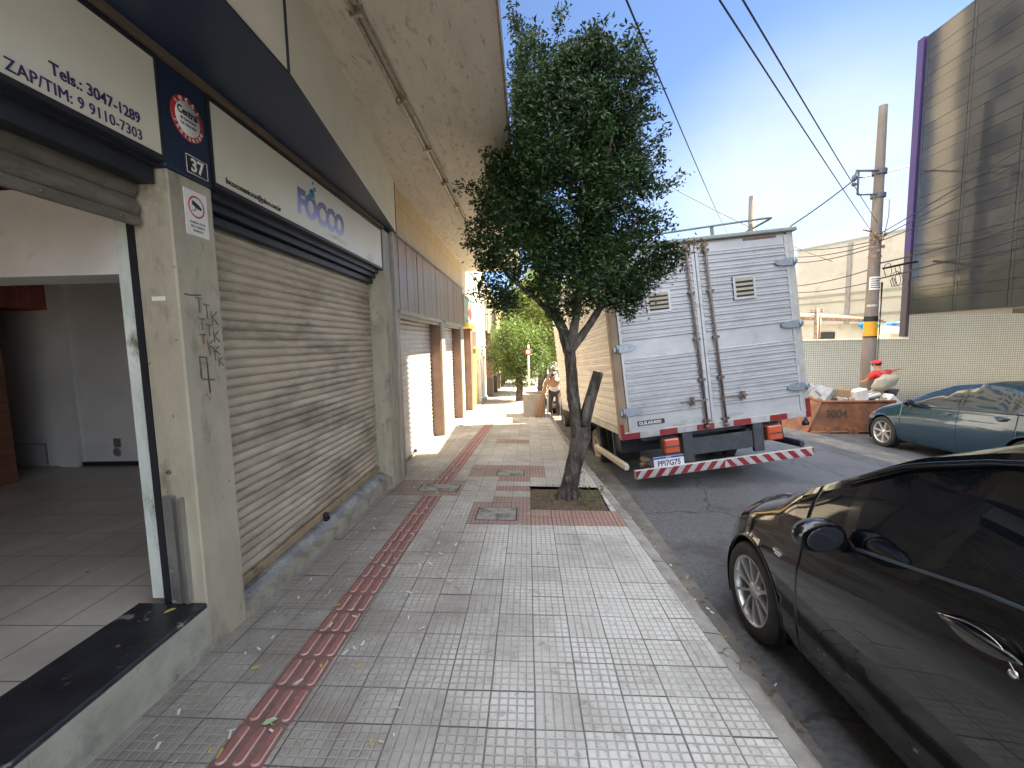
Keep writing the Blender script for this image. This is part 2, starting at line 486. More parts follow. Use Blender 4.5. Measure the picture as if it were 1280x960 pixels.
    def ell(s, c, rx, ry, rz, nu=16, nv=10, mi=0, R=None):
        o = len(s.v)
        for j in range(nv + 1):
            th = pi * j / nv
            for i in range(nu):
                a = 2 * pi * i / nu
                p = Vector((rx * sin(th) * cos(a), ry * sin(th) * sin(a), rz * cos(th)))
                if R: p = R @ p
                s.v.append((p.x + c[0], p.y + c[1], p.z + c[2]))
        for j in range(nv):
            for i in range(nu):
                i2 = (i + 1) % nu
                s.f.append((o + j * nu + i, o + (j + 1) * nu + i, o + (j + 1) * nu + i2, o + j * nu + i2)); s.mi.append(mi); s.sm.append(True)
        return s

    def ribs(s, prof, u0, u1, axis, base, n=1, mi=0, smooth=True):
        """profile [(depth, z)] extruded along x or y from u0 to u1, base is the plane coordinate"""
        o = len(s.v)
        for d, z in prof:
            for k in range(n + 1):
                u = u0 + (u1 - u0) * k / n
                s.v.append((base + d, u, z) if axis == 'y' else (u, base + d, z))
        m = n + 1
        for i in range(len(prof) - 1):
            for k in range(n):
                s.f.append((o + i * m + k, o + i * m + k + 1, o + (i + 1) * m + k + 1, o + (i + 1) * m + k)); s.mi.append(mi); s.sm.append(smooth)
        return s

    def build(s, name, mats, parent=None, world=False, recalc=True):
        me = bpy.data.meshes.new(name)
        vs = s.v
        if parent is not None and world:
            inv = wmat(parent).inverted()
            vs = [tuple(inv @ Vector(p)) for p in vs]
        me.from_pydata(vs, [], s.f)
        if not isinstance(mats, (list, tuple)): mats = [mats]
        for m in mats: me.materials.append(m)
        me.polygons.foreach_set('material_index', s.mi)
        me.polygons.foreach_set('use_smooth', s.sm)
        me.update()
        if recalc:
            import bmesh
            bm = bmesh.new(); bm.from_mesh(me)
            bmesh.ops.recalc_face_normals(bm, faces=bm.faces)
            bm.to_mesh(me); bm.free()
        o = bpy.data.objects.new(name, me)
        col.objects.link(o)
        if parent is not None: o.parent = parent
        return o


def tag(o, label, cat, group=None, kind=None):
    if label: o['label'] = label
    if cat: o['category'] = cat
    if group: o['group'] = group
    if kind: o['kind'] = kind
    return o


def empty(name, loc, label, cat, group=None, rotm=None):
    o = bpy.data.objects.new(name, None)
    col.objects.link(o)
    o.empty_display_size = 0.2
    if rotm is not None:
        o.matrix_basis = Matrix.Translation(loc) @ rotm.to_4x4()
    else:
        o.matrix_basis = Matrix.Translation(loc)
    tag(o, label, cat, group)
    return o


def structure(o):
    o['kind'] = 'structure'
    return o


def text_mesh(name, s, size, material, parent, M3, loc, extrude=0.0015, offset=0.0, align='LEFT', shear=0.0, sx=1.0, spacing=1.0, world=True):
    """text lying in a plane: M3 columns are (text x, text y, normal) directions"""
    cu = bpy.data.curves.new(name, 'FONT')
    cu.body = s; cu.size = size; cu.extrude = extrude; cu.offset = offset
    cu.align_x = align; cu.shear = shear; cu.space_character = spacing
    cu.resolution_u = 3
    tmp = bpy.data.objects.new('tmp', cu); col.objects.link(tmp)
    dg = bpy.context.evaluated_depsgraph_get()
    me = bpy.data.meshes.new_from_object(tmp.evaluated_get(dg))
    col.objects.unlink(tmp); bpy.data.objects.remove(tmp); bpy.data.curves.remove(cu)
    T = Matrix.Translation(loc) @ M3.to_4x4() @ Matrix.Diagonal((sx, 1, 1, 1))
    if parent is not None and world: T = wmat(parent).inverted() @ T
    me.transform(T)
    me.name = name
    me.materials.clear(); me.materials.append(material)
    for p in me.polygons: p.use_smooth = False; p.material_index = 0
    o = bpy.data.objects.new(name, me); col.objects.link(o)
    if parent is not None: o.parent = parent
    return o


# text orientation on the left-hand shop fronts (facing +X, reading towards +Y)
TXT_L = Matrix(((0, 0, 1), (1, 0, 0), (0, 1, 0)))
# text facing -Y
TXT_F = Matrix(((1, 0, 0), (0, 0, -1), (0, 1, 0)))

S, C = -0.038, -0.025


def gz(x, y): return S * y + C * x


KO = [(-30, 1.5), (-3, 1.14), (1.5, 1.106), (2.25, 1.075), (4.22, 0.985), (6.7, 0.822), (11, 0.658), (20, 0.45), (100, 0.4)]


def interp(T, y):
    for (a, b), (c, d) in zip(T, T[1:]):
        if y <= c:
            return b + (d - b) * (max(y, a) - a) / (c - a)
    return T[-1][1]


def kerb_o(y): return interp(KO, y)
def kerb_i(y): return interp(KO, y) - 0.115


RD = [(0.2, -0.20), (1.0, -0.205), (1.7, -0.20), (3.4, -0.155), (5.2, -0.25), (6.1, -0.345), (7.2, -0.40), (8.95, -0.46), (9.1, -0.46)]


def road_z(x, y): return interp(RD, x) + S * y


# ------------------------------------------------------------------ material set
m_tile = tile_mat('pavement_tile', (0.42, 0.41, 0.375), (0.62, 0.61, 0.575), (0.36, 0.345, 0.31), (0.17, 0.16, 0.142))
m_redtile = tile_mat('pavement_tile_red', (0.36, 0.20, 0.17), (0.42, 0.29, 0.25), (0.17, 0.09, 0.075), (0.05, 0.04, 0.035))
m_tact = mat('tactile_red', (0.24, 0.115, 0.10), (0.17, 0.095, 0.085), rough=0.9, scale=9, bump=0.25, bscale=120, c3=(0.20, 0.17, 0.155), s3=6, l3=0.5, h3=0.72)
m_tactbar = mat('tactile_bar', (0.34, 0.145, 0.125), (0.25, 0.12, 0.105), rough=0.85, scale=12, bump=0.2, bscale=150, c3=(0.36, 0.26, 0.23), s3=14, l3=0.55, h3=0.72)
m_kerb = mat('kerb_concrete', (0.34, 0.325, 0.295), (0.24, 0.23, 0.21), rough=0.85, scale=7, bump=0.5, bscale=90, c3=(0.15, 0.14, 0.125), s3=2.4, l3=0.5, h3=0.68, chip=((.46, .44, .40), 10, .62), cracks=((.10, .095, .085), 1.2, .002))
m_asph = mat('asphalt', (0.145, 0.15, 0.16), (0.085, 0.088, 0.094), rough=0.6, scale=30, bump=0.8, bscale=240, c3=(0.045, 0.044, 0.043), s3=1.1, l3=0.52, h3=0.68, cracks=((.045, .045, .045), .35, .0022))
m_gutter = mat('gutter_concrete', (0.21, 0.195, 0.17), (0.12, 0.115, 0.105), rough=0.85, scale=5, bump=0.5, bscale=90, c3=(0.09, 0.085, 0.08), s3=1.8, l3=0.5, h3=0.7)
m_soil = mat('soil', (0.10, 0.070, 0.045), (0.17, 0.125, 0.085), rough=0.95, scale=18, bump=1.0, bscale=70)
m_ground = mat('terrain_ground', (0.14, 0.12, 0.09), (0.08, 0.09, 0.05), rough=0.95, scale=0.4)
m_pillar = mat('olive_cement_paint', (0.42, 0.395, 0.31), (0.32, 0.30, 0.235), rough=0.7, scale=5, bump=0.3, bscale=40, c3=(0.14, 0.13, 0.105), s3=4.5, l3=0.53, h3=0.70, stretch=(1, 1, 0.45), chip=((.15, .14, .115), 11, .635))
m_sill = mat('sill_cement', (0.42, 0.42, 0.36), (0.30, 0.31, 0.26), rough=0.8, scale=5, bump=0.35, bscale=60, c3=(0.14, 0.14, 0.12), s3=2.2, l3=0.54, h3=0.72, chip=((.17, .165, .14), 9, .63))
m_black = mat('black_threshold_paint', (0.018, 0.02, 0.026), (0.035, 0.037, 0.045), rough=0.42, scale=8, bump=0.2, bscale=40, c3=(0.24, 0.24, 0.23), s3=6, l3=0.60, h3=0.62, rvar=0.1)
m_step = mat('doorstep_cement', (0.36, 0.37, 0.37), (0.20, 0.21, 0.215), rough=0.7, scale=8, bump=0.5, bscale=60, c3=(0.07, 0.07, 0.07), s3=3, l3=0.5, h3=0.68)
m_shut = mat('shutter_galvanised', (0.52, 0.465, 0.37), (0.40, 0.355, 0.28), rough=0.55, metal=0.15, scale=6, bump=0.1, bscale=60, c3=(0.16, 0.135, 0.10), s3=1.7, l3=0.48, h3=0.70, chip=((.15, .10, .07), 16, .665), stretch=(1, 0.5, 2.0))
m_shutd = mat('shutter_dirty', (0.21, 0.195, 0.155), (0.13, 0.12, 0.095), rough=0.55, metal=0.2, scale=5, bump=0.15, bscale=60, c3=(0.03, 0.028, 0.024), s3=2.0, l3=0.46, h3=0.66, stretch=(1, 0.6, 2.0))
m_shutw = mat('shutter_pale', (0.56, 0.55, 0.53), (0.47, 0.46, 0.45), rough=0.5, metal=0.1, scale=6, bump=0.1, bscale=60, c3=(0.24, 0.22, 0.19), s3=1.5, l3=0.6, h3=0.78)
m_sign = mat('signboard_cream', (0.74, 0.71, 0.58), (0.67, 0.64, 0.52), rough=0.35, scale=1.6, bump=0.04, bscale=20, coat=0.15)
m_navy = mat('navy_panel', (0.018, 0.032, 0.070), (0.013, 0.024, 0.055), rough=0.38, scale=3, bump=0.05, bscale=30)
m_navyd = mat('dark_frame', (0.018, 0.022, 0.03), (0.012, 0.014, 0.02), rough=0.5)
m_fascia = mat('fascia_cream', (0.72, 0.69, 0.56), (0.64, 0.61, 0.50), rough=0.55, scale=2, bump=0.05, bscale=30)
m_trim = mat('wood_trim', (0.16, 0.12, 0.08), (0.08, 0.065, 0.05), rough=0.7, scale=14, stretch=(1, 0.15, 1))
m_canopy = mat('canopy_stucco', (0.62, 0.575, 0.49), (0.53, 0.49, 0.415), rough=0.9, scale=4, bump=1.0, bscale=20, c3=(0.30, 0.27, 0.225), s3=15, l3=0.55, h3=0.68, stretch=(1.6, 0.45, 1))
m_pipe = mat('conduit_metal', (0.40, 0.36, 0.30), (0.20, 0.17, 0.13), rough=0.45, metal=0.6, scale=20)
m_wood = mat('wood_cladding', (0.27, 0.17, 0.13), (0.17, 0.105, 0.085), rough=0.42, scale=9, stretch=(1, 3.0, 0.35), bump=0.25, bscale=30, c3=(0.28, 0.22, 0.20), s3=1.7, l3=0.54, h3=0.78, coat=0.1)
m_brownpil = mat('brown_tile_pillar', (0.20, 0.12, 0.08), (0.14, 0.085, 0.06), rough=0.5, scale=5, bump=0.15, bscale=30)
m_greypil = mat('grey_metal_jamb', (0.36, 0.34, 0.30), (0.25, 0.235, 0.21), rough=0.5, scale=6, stretch=(1, 1, 0.3))
m_ytile = grid_mat('ochre_tile_band', 'y', (0.60, 0.47, 0.28), (0.44, 0.33, 0.19), (0.25, 0.18, 0.10), 0.115, 0.003, rough=0.5, pitch2=0.30)
m_upwall = mat('plaster_wall_upper', (0.62, 0.57, 0.46), (0.52, 0.48, 0.39), rough=0.85, scale=1.2, bump=0.2, bscale=20, c3=(0.30, 0.27, 0.21), s3=0.5, l3=0.58, h3=0.75)
m_upwall2 = mat('plaster_wall_grey', (0.12, 0.115, 0.11), (0.075, 0.073, 0.07), rough=0.85, scale=1.2)
m_upwall3 = mat('plaster_wall_brown', (0.20, 0.16, 0.13), (0.13, 0.10, 0.09), rough=0.85, scale=1.2)
m_winglass = mat('window_glass_dark', (0.03, 0.035, 0.045), (0.02, 0.022, 0.03), rough=0.08, spec=0.8)
m_white = mat('white_paint', (0.72, 0.72, 0.70), (0.62, 0.62, 0.60), rough=0.6, scale=3, c3=(0.40, 0.42, 0.38), s3=4, l3=0.6, h3=0.72)
m_post = mat('flaking_white_paint', (0.72, 0.78, 0.76), (0.50, 0.58, 0.55), rough=0.7, scale=6, bump=0.3, bscale=60, c3=(0.14, 0.18, 0.13), s3=7, l3=0.58, h3=0.70, stretch=(1, 1, 0.5))
m_inwall = mat('interior_wall_grey', (0.60, 0.61, 0.61), (0.50, 0.51, 0.51), rough=0.8, scale=1.5)
m_inceil = mat('clay_block_ceiling', (0.34, 0.11, 0.085), (0.22, 0.07, 0.055), rough=0.9, scale=3, stretch=(1, 4, 1), bump=0.5, bscale=12)
m_brick = grid_mat('bare_clay_brick', 'x', (0.22, 0.085, 0.045), (0.15, 0.06, 0.035), (0.10, 0.075, 0.06), 0.20, 0.006, rough=0.9, pitch2=0.09, bump=0.8)
m_floor = tile_mat('interior_floor_tile', (0.70, 0.68, 0.60), (0.74, 0.72, 0.64), (0.3, 0.3, 0.28), (0.07, 0.07, 0.065), offx=-2.36, offy=1.77, pitch=0.345, ribs=False, rough=0.32, dirt=(0.40, 0.38, 0.33))
m_dark = mat('near_black', (0.012, 0.012, 0.013), (0.008, 0.008, 0.009), rough=0.6)
m_rubber = mat('tyre_rubber', (0.022, 0.022, 0.022), (0.035, 0.034, 0.032), rough=0.75, scale=10, bump=0.2, bscale=60)
m_steel = mat('brushed_steel', (0.45, 0.46, 0.46), (0.36, 0.37, 0.37), rough=0.35, metal=0.8, scale=8, bump=0.06)
m_rust = mat('rusty_metal', (0.20, 0.10, 0.06), (0.32, 0.27, 0.22), rough=0.65, metal=0.4, scale=14, bump=0.2)
m_chrome = mat('chrome', (0.75, 0.76, 0.78), (0.7, 0.7, 0.72), rough=0.12, metal=1.0)
m_navyink = mat('navy_ink', (0.03, 0.025, 0.09), (0.035, 0.03, 0.10), rough=0.5)
m_redink = mat('red_ink', (0.45, 0.035, 0.04), (0.38, 0.03, 0.035), rough=0.5)
m_whiteink = mat('white_ink', (0.75, 0.75, 0.72), (0.68, 0.68, 0.66), rough=0.5)
m_blackink = mat('black_ink', (0.02, 0.02, 0.022), (0.03, 0.03, 0.03), rough=0.5)
m_teal = mat('teal_ink', (0.03, 0.22, 0.34), (0.03, 0.2, 0.3), rough=0.4)
m_graf = mat('marker_scrawl', (0.055, 0.06, 0.05), (0.12, 0.12, 0.10), rough=0.7, scale=60)
m_graf2 = mat('faded_red_marker', (0.42, 0.20, 0.16), (0.36, 0.25, 0.19), rough=0.7, scale=60)

# ------------------------------------------------------------------ ground, road, pavement
mb = MB()
ys = [-60, 0, 60, 200, 700]
for a, b in zip(ys, ys[1:]):
    mb.quad((-250, a, S * a - 0.75), (250, a, S * a - 0.75), (250, b, S * b - 0.75), (-250, b, S * b - 0.75))
structure(mb.build('terrain', m_ground))

# road
mb = MB()
RX = [None, 1.25, 1.7, 2.4, 3.4, 4.4, 5.2, 5.7, 6.1, 6.75, 7.2, 8.0, 8.98]
RY = [-30, -6] + [i * 0.8 for i in range(-5, 26)] + [26, 34, 50, 80, 150]
o = len(mb.v)
for y in RY:
    for i, x in enumerate(RX):
        if x is None: x = kerb_o(y) - 0.03
        x = max(x, kerb_o(y) - 0.03 + i * 0.05)
        mb.v.append((x, y, road_z(x, y)))
n = len(RX)
for j in range(len(RY) - 1):
    for i in range(n - 1):
        xm = (RX[i] or 1.0)
        mi = 0
        if i == 0: mi = 1
        if RX[i] == 6.1: mi = 1  # paler strip along the far lane
        mb.f.append((j * n + i, j * n + i + 1, (j + 1) * n + i + 1, (j + 1) * n + i)); mb.mi.append(mi); mb.sm.append(True)
structure(mb.build('road', [m_asph, m_gutter]))

# left pavement: 0.2 m tiles, some of them red
PIT = (-0.04, 4.17, 0.83, 5.02)
TX0 = 0.004; TY0 = 0.04


def red_cell(cx, cy):
    if 3.94 < cy < 4.16 and -0.3 < cx < 1.0: return True
    if -0.60 <= cx <= -0.04 and 3.80 < cy < 4.5: return True
    if 5.4 < cy < 6.05 and -0.75 < cx < 0.3: return True
    if -0.3 < cx < 0.0 and 4.0 < cy < 5.7 and int(cy / 0.2) % 2 == 0: return True
    if 4.65 < cy < 5.3 and -1.65 < cx < -0.75: return True
    if 7.7 < cy < 7.95 and -0.6 < cx < 0.1: return True
    return False


mb = MB()
nx0, nx1 = -9, 5
rk0 = random.Random(71)
ny = int((16.04 + 4) / 0.2)
for j in range(-22, int(15 / 0.2)):
    y0 = TY0 + j * 0.2; y1 = y0 + 0.2
    for i in range(nx0, nx1 + 1):
        x0 = TX0 + i * 0.2; x1 = x0 + 0.2
        if i == nx1: x1 = 3
        cx, cy = (x0 + min(x1, x0 + 0.2)) / 2, (y0 + y1) / 2
        if PIT[0] < cx < PIT[2] and PIT[1] < cy < PIT[3]: continue
        xa0, xa1 = min(x0, kerb_i(y0)), min(x1, kerb_i(y0))
        xb0, xb1 = min(x0, kerb_i(y1)), min(x1, kerb_i(y1))
        if xa1 - xa0 < 1e-4 and xb1 - xb0 < 1e-4: continue
        dj = [rk0.uniform(-.0016, .0016) for _ in range(2)]; tj = rk0.uniform(-.0008, .0008)
        mb.quad((xa0, y0, gz(xa0, y0) + dj[0]), (xa1, y0, gz(xa1, y0) + dj[0] + tj), (xb1, y1, gz(xb1, y1) + dj[1] + tj), (xb0, y1, gz(xb0, y1) + dj[1]), 1 if red_cell(cx, cy) else 0)
yy = [TY0 + int(15 / 0.2) * 0.2, 22, 30, 45, 80, 150]
for a, b in zip(yy, yy[1:]):
    mb.quad((-2.6, a, gz(-2.6, a)), (kerb_i(a), a, gz(kerb_i(a), a)), (kerb_i(b), b, gz(kerb_i(b), b)), (-2.6, b, gz(-2.6, b)), 0)
mb.quad((-1.8, -30, gz(-1.8, -30)), (kerb_i(-30), -30, gz(1.4, -30)), (kerb_i(-4.36), -4.36, gz(1.0, -4.36)), (-1.8, -4.36, gz(-1.8, -4.36)), 0)
structure(mb.build('pavement', [m_tile, m_redtile], recalc=False))

# kerb stones, slightly uneven, chipped outer edge
mb = MB()
rk = random.Random(3)
y = -8.0
while y < 60:
    ln = 0.86 if y < 20 else 6.0
    y1 = y + ln
    prof = 10
    dz = rk.uniform(-0.004, 0.003)
    vs_ = []; fs_ = []
    for k in range(prof + 1):
        t = y + (ln - 0.012) * k / prof
        xi, xo = kerb_i(t), kerb_o(t)
        nb = rk.uniform(-0.006, 0.004) - (0.045 if (2.0 < t < 2.12 or 1.35 < t < 1.45) else 0)
        zt = gz(xi, t) + 0.003 + dz
        zo = gz(xo, t) - 0.006 + dz + rk.uniform(-0.004, 0.002)
        zb = road_z(xo, t) - 0.05
        vs_ += [(xi + 0.001, t, zt - 0.1), (xi + 0.001, t, zt), (xo + nb - 0.03, t, zo + 0.002), (xo + nb - 0.008, t, zo - 0.010), (xo + nb, t, zo - 0.035), (xo + nb + 0.006, t, zb)]
    for k in range(prof):
        for q in range(5):
            a = k * 6 + q
            fs_.append((a, a + 1, a + 7, a + 6))
    fs_.append((0, 1, 2, 3, 4, 5)); e = prof * 6
    fs_.append((e + 5, e + 4, e + 3, e + 2, e + 1, e))
    mb.add(vs_, fs_)
    y = y1
structure(mb.build('kerb', m_kerb))

# soil in the tree pit and a low kerb of cut tiles
mb = MB()
nn = 14
for j in range(nn + 1):
    for i in range(nn + 1):
        x = PIT[0] - 0.01 + (PIT[2] + 0.02 - PIT[0]) * i / nn; y = PIT[1] - 0.01 + (PIT[3] + 0.02 - PIT[1]) * j / nn
        h = -0.025 + random.uniform(-0.012, 0.016) + 0.05 * math.exp(-((x - 0.43) ** 2 + (y - 4.64) ** 2) / 0.05)
        if i in (0, nn) or j in (0, nn): h = -0.03
        mb.v.append((x, y, gz(x, y) + h))
for j in range(nn):
    for i in range(nn):
        a = j * (nn + 1) + i
        mb.f.append((a, a + 1, a + nn + 2, a + nn + 1)); mb.mi.append(0); mb.sm.append(True)
structure(mb.build('tree_pit_soil', m_soil))

# tactile strip
mb = MB()
for j in range(-20, 64):
    y0 = TY0 + j * 0.2 - 0.02; y1 = y0 + 0.196
    yc = (y0 + y1) / 2
    xl = -1.215 + 0.012 * (yc - 2) + (0.0 if yc < 5 else 0.02 * (yc - 5))
    if 4.7 < yc < 5.1: continue
    x0, x1 = xl, xl + 0.205
    e = 0.003
    mb.quad((x0, y0, gz(x0, y0) + e), (x1, y0, gz(x1, y0) + e), (x1, y1, gz(x1, y1) + e), (x0, y1, gz(x0, y1) + e), 0)
    if yc > 11.5: continue
    for b in range(3):
        cx = x0 + 0.034 + b * 0.0685
        w, hh = 0.020, 0.0055
        ya, yb = y0 + 0.010, y1 - 0.010
        ring0, ring1 = [], []
        for k in range(12):
            an = 2 * pi * k / 12
            ex, ey = cos(an) * w, sin(an) * w
            cyy = (yb - w) if ey > 0 or (abs(ey) < 1e-6 and False) else (ya + w)
            ring0.append((cx + ex, cyy + ey)); ring1.append((cx + ex * 0.72, cyy + ey * 0.72))
        o_ = len(mb.v)
        mb.v += [(p[0], p[1], gz(*p) + e) for p in ring0] + [(p[0], p[1], gz(*p) + e + hh) for p in ring1]
        for k in range(12):
            k2 = (k + 1) % 12
            mb.f.append((o_ + k, o_ + k2, o_ + 12 + k2, o_ + 12 + k)); mb.mi.append(2); mb.sm.append(False)
        mb.f.append(tuple(o_ + 12 + k for k in range(12))); mb.mi.append(1); mb.sm.append(False)
m_tactside = mat('tactile_bar_worn_edge', (0.50, 0.36, 0.33), (0.38, 0.24, 0.21), rough=0.6, scale=20)
structure(mb.build('tactile_paving', [m_tact, m_tactbar, m_tactside]))

# far pavement on the other side of the road
mb = MB()
for a, b in zip(RY, RY[1:]):
    za = -0.47 + 0.13 + S * a; zb = -0.47 + 0.13 + S * b
    mb.quad((9.12, a, za), (30, a, za + 0.1), (30, b, zb + 0.1), (9.12, b, zb), 0)
    mb.quad((8.98, a, za), (9.12, a, za), (9.12, b, zb), (8.98, b, zb), 1)
    mb.quad((8.98, a, za - 0.18), (8.98, a, za), (8.98, b, zb), (8.98, b, zb - 0.18), 1)
m_farpav = mat('far_pavement_cement', (0.34, 0.32, 0.28), (0.25, 0.24, 0.21), rough=0.85, scale=3, bump=0.3)
structure(mb.build('far_pavement', [m_farpav, m_kerb], recalc=False))

# drain covers set in the pavement
m_cover = mat('cover_cement', (0.36, 0.35, 0.32), (0.22, 0.215, 0.20), rough=0.8, scale=14, bump=0.6, bscale=60, c3=(0.12, 0.115, 0.105), s3=6, l3=0.5, h3=0.62)
m_coverd = mat('cover_gap', (0.03, 0.028, 0.025), rough=0.9)


def cover(x0, x1, y0, y1, label, lift=0.004, inner=True):
    cx, cy = (x0 + x1) / 2, (y0 + y1) / 2
    t = empty('drain_cover', (cx, cy, gz(cx, cy)), label, 'drain cover', 'drain covers in the pavement')
    q = MB()
    def P(x, y, e): return (x, y, gz(x, y) + e)
    q.quad(P(x0, y0, .002), P(x1, y0, .002), P(x1, y1, .002), P(x0, y1, .002))
    q.build('rim', m_coverd, t, world=True)
    q = MB(); g = 0.012
    a = [P(x0 + g, y0 + g, lift), P(x1 - g, y0 + g, lift), P(x1 - g, y1 - g, lift), P(x0 + g, y1 - g, lift)]
    b_ = [(p[0], p[1], p[2] - 0.01) for p in a]
    q.hexa(b_ + a)
    if inner:
        q.quad(P(cx - .09, cy - .06, lift + .002), P(cx + .09, cy - .06, lift + .002), P(cx + .09, cy + .06, lift + .002), P(cx - .09, cy + .06, lift + .002))
    q.build('lid', m_cover, t, world=True)


cover(-0.53, -0.13, 3.93, 4.29, 'rectangular cement drain cover nearest the camera, in red tiles by the tree pit')
cover(-1.30, -0.83, 4.78, 5.06, 'cement drain cover sunk in the red line of tactile tiles', inner=False)
cover(-0.44, -0.07, 5.49, 5.77, 'small pale drain cover beyond the tree pit, farthest of the three', inner=False)

# ------------------------------------------------------------------ LEFT SHOP (first building, open shop and big shutter)
FX = -1.67


def shutter_profile(z0, z1, pitch=0.075, d=0.012):
    pr = []
    n = max(1, int(round((z1 - z0) / pitch)))
    p = (z1 - z0) / n
    for i in range(n):
        b = z0 + i * p
        for t, k in ((0.0, 0.0), (0.06, 0.10), (0.20, 0.72), (0.42, 1.0), (0.62, 0.85), (0.82, 0.42), (0.93, 0.22), (0.97, -0.35)):
            pr.append((k * d, b + t * p))
    pr.append((0, z1))
    return pr


shop = empty('shop_building', (-1.67, 2.2, -0.05), 'nearest olive cement shop with an open bay, a closed shutter and stucco canopy', 'building')
# pillar between the bays
q = MB(); q.box(-1.86, FX, 2.045, 2.335, -0.20, 2.378, bev=0.008)
pil = q.build('pillar', m_pillar, shop, world=True)
# marker scrawl on the pillar
q = MB(); q2 = MB()
rg = random.Random(5)


def stroke(Q, pts, r=0.003):
    Q.tube([(FX + 0.0005, a, b) for a, b in pts], r, n=5)


def letter(Q, ch, y, z, h, w):
    if ch == 'T':
        stroke(Q, [(y - w * .1, z + h * 1.0), (y + w * .9, z + h * .95)]); stroke(Q, [(y + w * .38, z + h), (y + w * .45, z)])
    if ch == 'K':
        stroke(Q, [(y, z + h), (y + w * .08, z)]); stroke(Q, [(y + w * .9, z + h * .95), (y + w * .1, z + h * .55), (y + w * .95, z + h * .05)])


def word(Q, s_, y, z, h, w, dzy=-0.03):
    for i, ch in enumerate(s_):
        letter(Q, ch, y + i * w * 1.1, z + i * dzy, h, w)


stroke(q, [(2.085, 1.80), (2.12, 1.797), (2.17, 1.803), (2.19, 1.802)], .0035)
word(q, 'TTK', 2.155, 1.715, 0.075, 0.045)
word(q, 'TTK', 2.165, 1.625, 0.060, 0.042)
word(q, 'TKK', 2.165, 1.555, 0.050, 0.040)
word(q, 'TTK', 2.205, 1.495, 0.050, 0.034)
stroke(q, [(2.145, 1.38), (2.143, 1.49), (2.19, 1.485), (2.196, 1.30)], .005)
stroke(q, [(2.15, 1.375), (2.235, 1.365)], .004)
q.build('graffiti', m_graf, pil, world=True)
word(q2, 'TK', 2.15, 1.54, 0.06, 0.045)
q2.build('graffiti', m_graf2, pil, world=True); q2 = MB()
stroke(q2, [(2.14, 1.27), (2.17, 1.30), (2.19, 1.26), (2.205, 1.29)], .003)
stroke(q2, [(2.15, 1.45), (2.19, 1.47), (2.20, 1.44)], .003)
q2.build('graffiti', m_graf2, pil, world=True)
# steel guide rails and box fixed to the pillar's inner face
q = MB()
q.box(-1.80, -1.775, 2.012, 2.046, 0.245, 0.80); q.box(-1.752, -1.735, 2.010, 2.046, 0.245, 0.79)
q.box(-1.84, -1.80, 2.034, 2.046, 0.25, 0.80)
gr_ = q.build('guide_rail', m_steel, shop, world=True)
q = MB(); q.box(-1.835, -1.812, 2.026, 2.036, 0.40, 0.425); q.build('lock_plate', m_chrome, gr_, world=True)
q = MB(); q.lathe([(0.0, -0.004), (0.010, -0.004), (0.012, 0), (0.012, 0.004)], c=(-1.80, 2.04, 0.92), axis='y', n=12); q.build('screw_boss', m_rust, shop, world=True)
q = MB(); q.box(-1.80, -1.735, 2.0425, 2.0455, 1.765, 1.785); q.build('sticker', m_whiteink, shop, world=True)
# dark shutter track beside the open bay
q = MB(); q.box(-1.898, -1.862, 2.05, 2.12, 0.2055, 2.40); q.build('shutter_track', m_navyd, shop, world=True)

# door sill of the open bay
q = MB()
q.box(-1.97, FX + 0.0, -3.0, 2.045, -0.30, 0.205)
q.build('sill_wall', m_sill, shop, world=True)
q = MB(); q.box(-2.03, FX + 0.004, -3.0, 2.045, 0.2055, 0.232, bev=0.006); q.build('threshold', m_black, shop, world=True)
# raised roller shutter above the open bay
q = MB(); pr = shutter_profile(2.15, 2.42, 0.09, 0.018)
q.ribs(pr, -3.0, 2.02, 'y', -1.815, n=1)
rs = q.build('roller_shutter', m_shutd, shop, world=True)
rs['label'] = 'rolled up dirty shutter'
q = MB(); q.box(-1.83, -1.795, -3.0, 2.02, 2.108, 2.152, bev=0.006)
for yb in (1.85, 1.92, 1.60): q.ell((-1.792, yb, 2.128), 0.006, 0.008, 0.008, 8, 6)
q.build('bottom_bar', m_shutd, rs, world=True)
# lintel strip between shutter and sign
q = MB(); q.box(-1.80, -1.69, -3.0, 2.03, 2.38, 2.41); q.box(-1.80, -1.72, -3.0, 2.03, 2.30, 2.3795); q.build('lintel', m_navyd, shop, world=True)

# interior of the open bay
q = MB()
q.quad((-8, -3.5, 0.204), (-2.0, -3.5, 0.204), (-2.0, 2.06, 0.204), (-8, 2.06, 0.204))
q.quad((-8, 2.06, 0.204), (-1.9, 2.06, 0.204), (-1.9, 5.0, 0.204), (-8, 5.0, 0.204))
q.build('floor', m_floor, shop, world=True, recalc=False)
q = MB(); q.box(-1.985, -1.902, 2.075, 2.36, 0.2345, 2.32, bev=.004); q.build('jamb', m_post, shop, world=True)
q = MB(); q.box(-8, -1.9855, 2.10, 2.36, 1.905, 2.32); q.build('beam', m_white, shop, world=True)
q = MB(); q.box(-8, -1.95, 4.75, 4.85, 0.2, 3.4); q.box(-5.42, -5.20, 4.69, 4.7502, 0.2, 3.4)
q.box(-8.1, -8.0, -3.5, 4.85, 0.2, 3.4); q.box(-8, -1.95, -3.6, -3.5, 0.2, 3.4)
q.box(-1.93, -1.89, 2.37, 4.85, 0.2, 3.4)
bw = q.build('interior_wall', m_inwall, shop, world=True)
q = MB(); q.box(-5.19, -3.5, 4.725, 4.7505, 0.204, 0.25); q.build('skirting', m_dark, bw, world=True)
q = MB(); q.box(-6.05, -5.62, 4.735, 4.7505, 0.46, 0.475); q.box(-5.635, -5.62, 4.735, 4.7505, 0.22, 0.46); q.build('panel_outline', m_steel, bw, world=True)
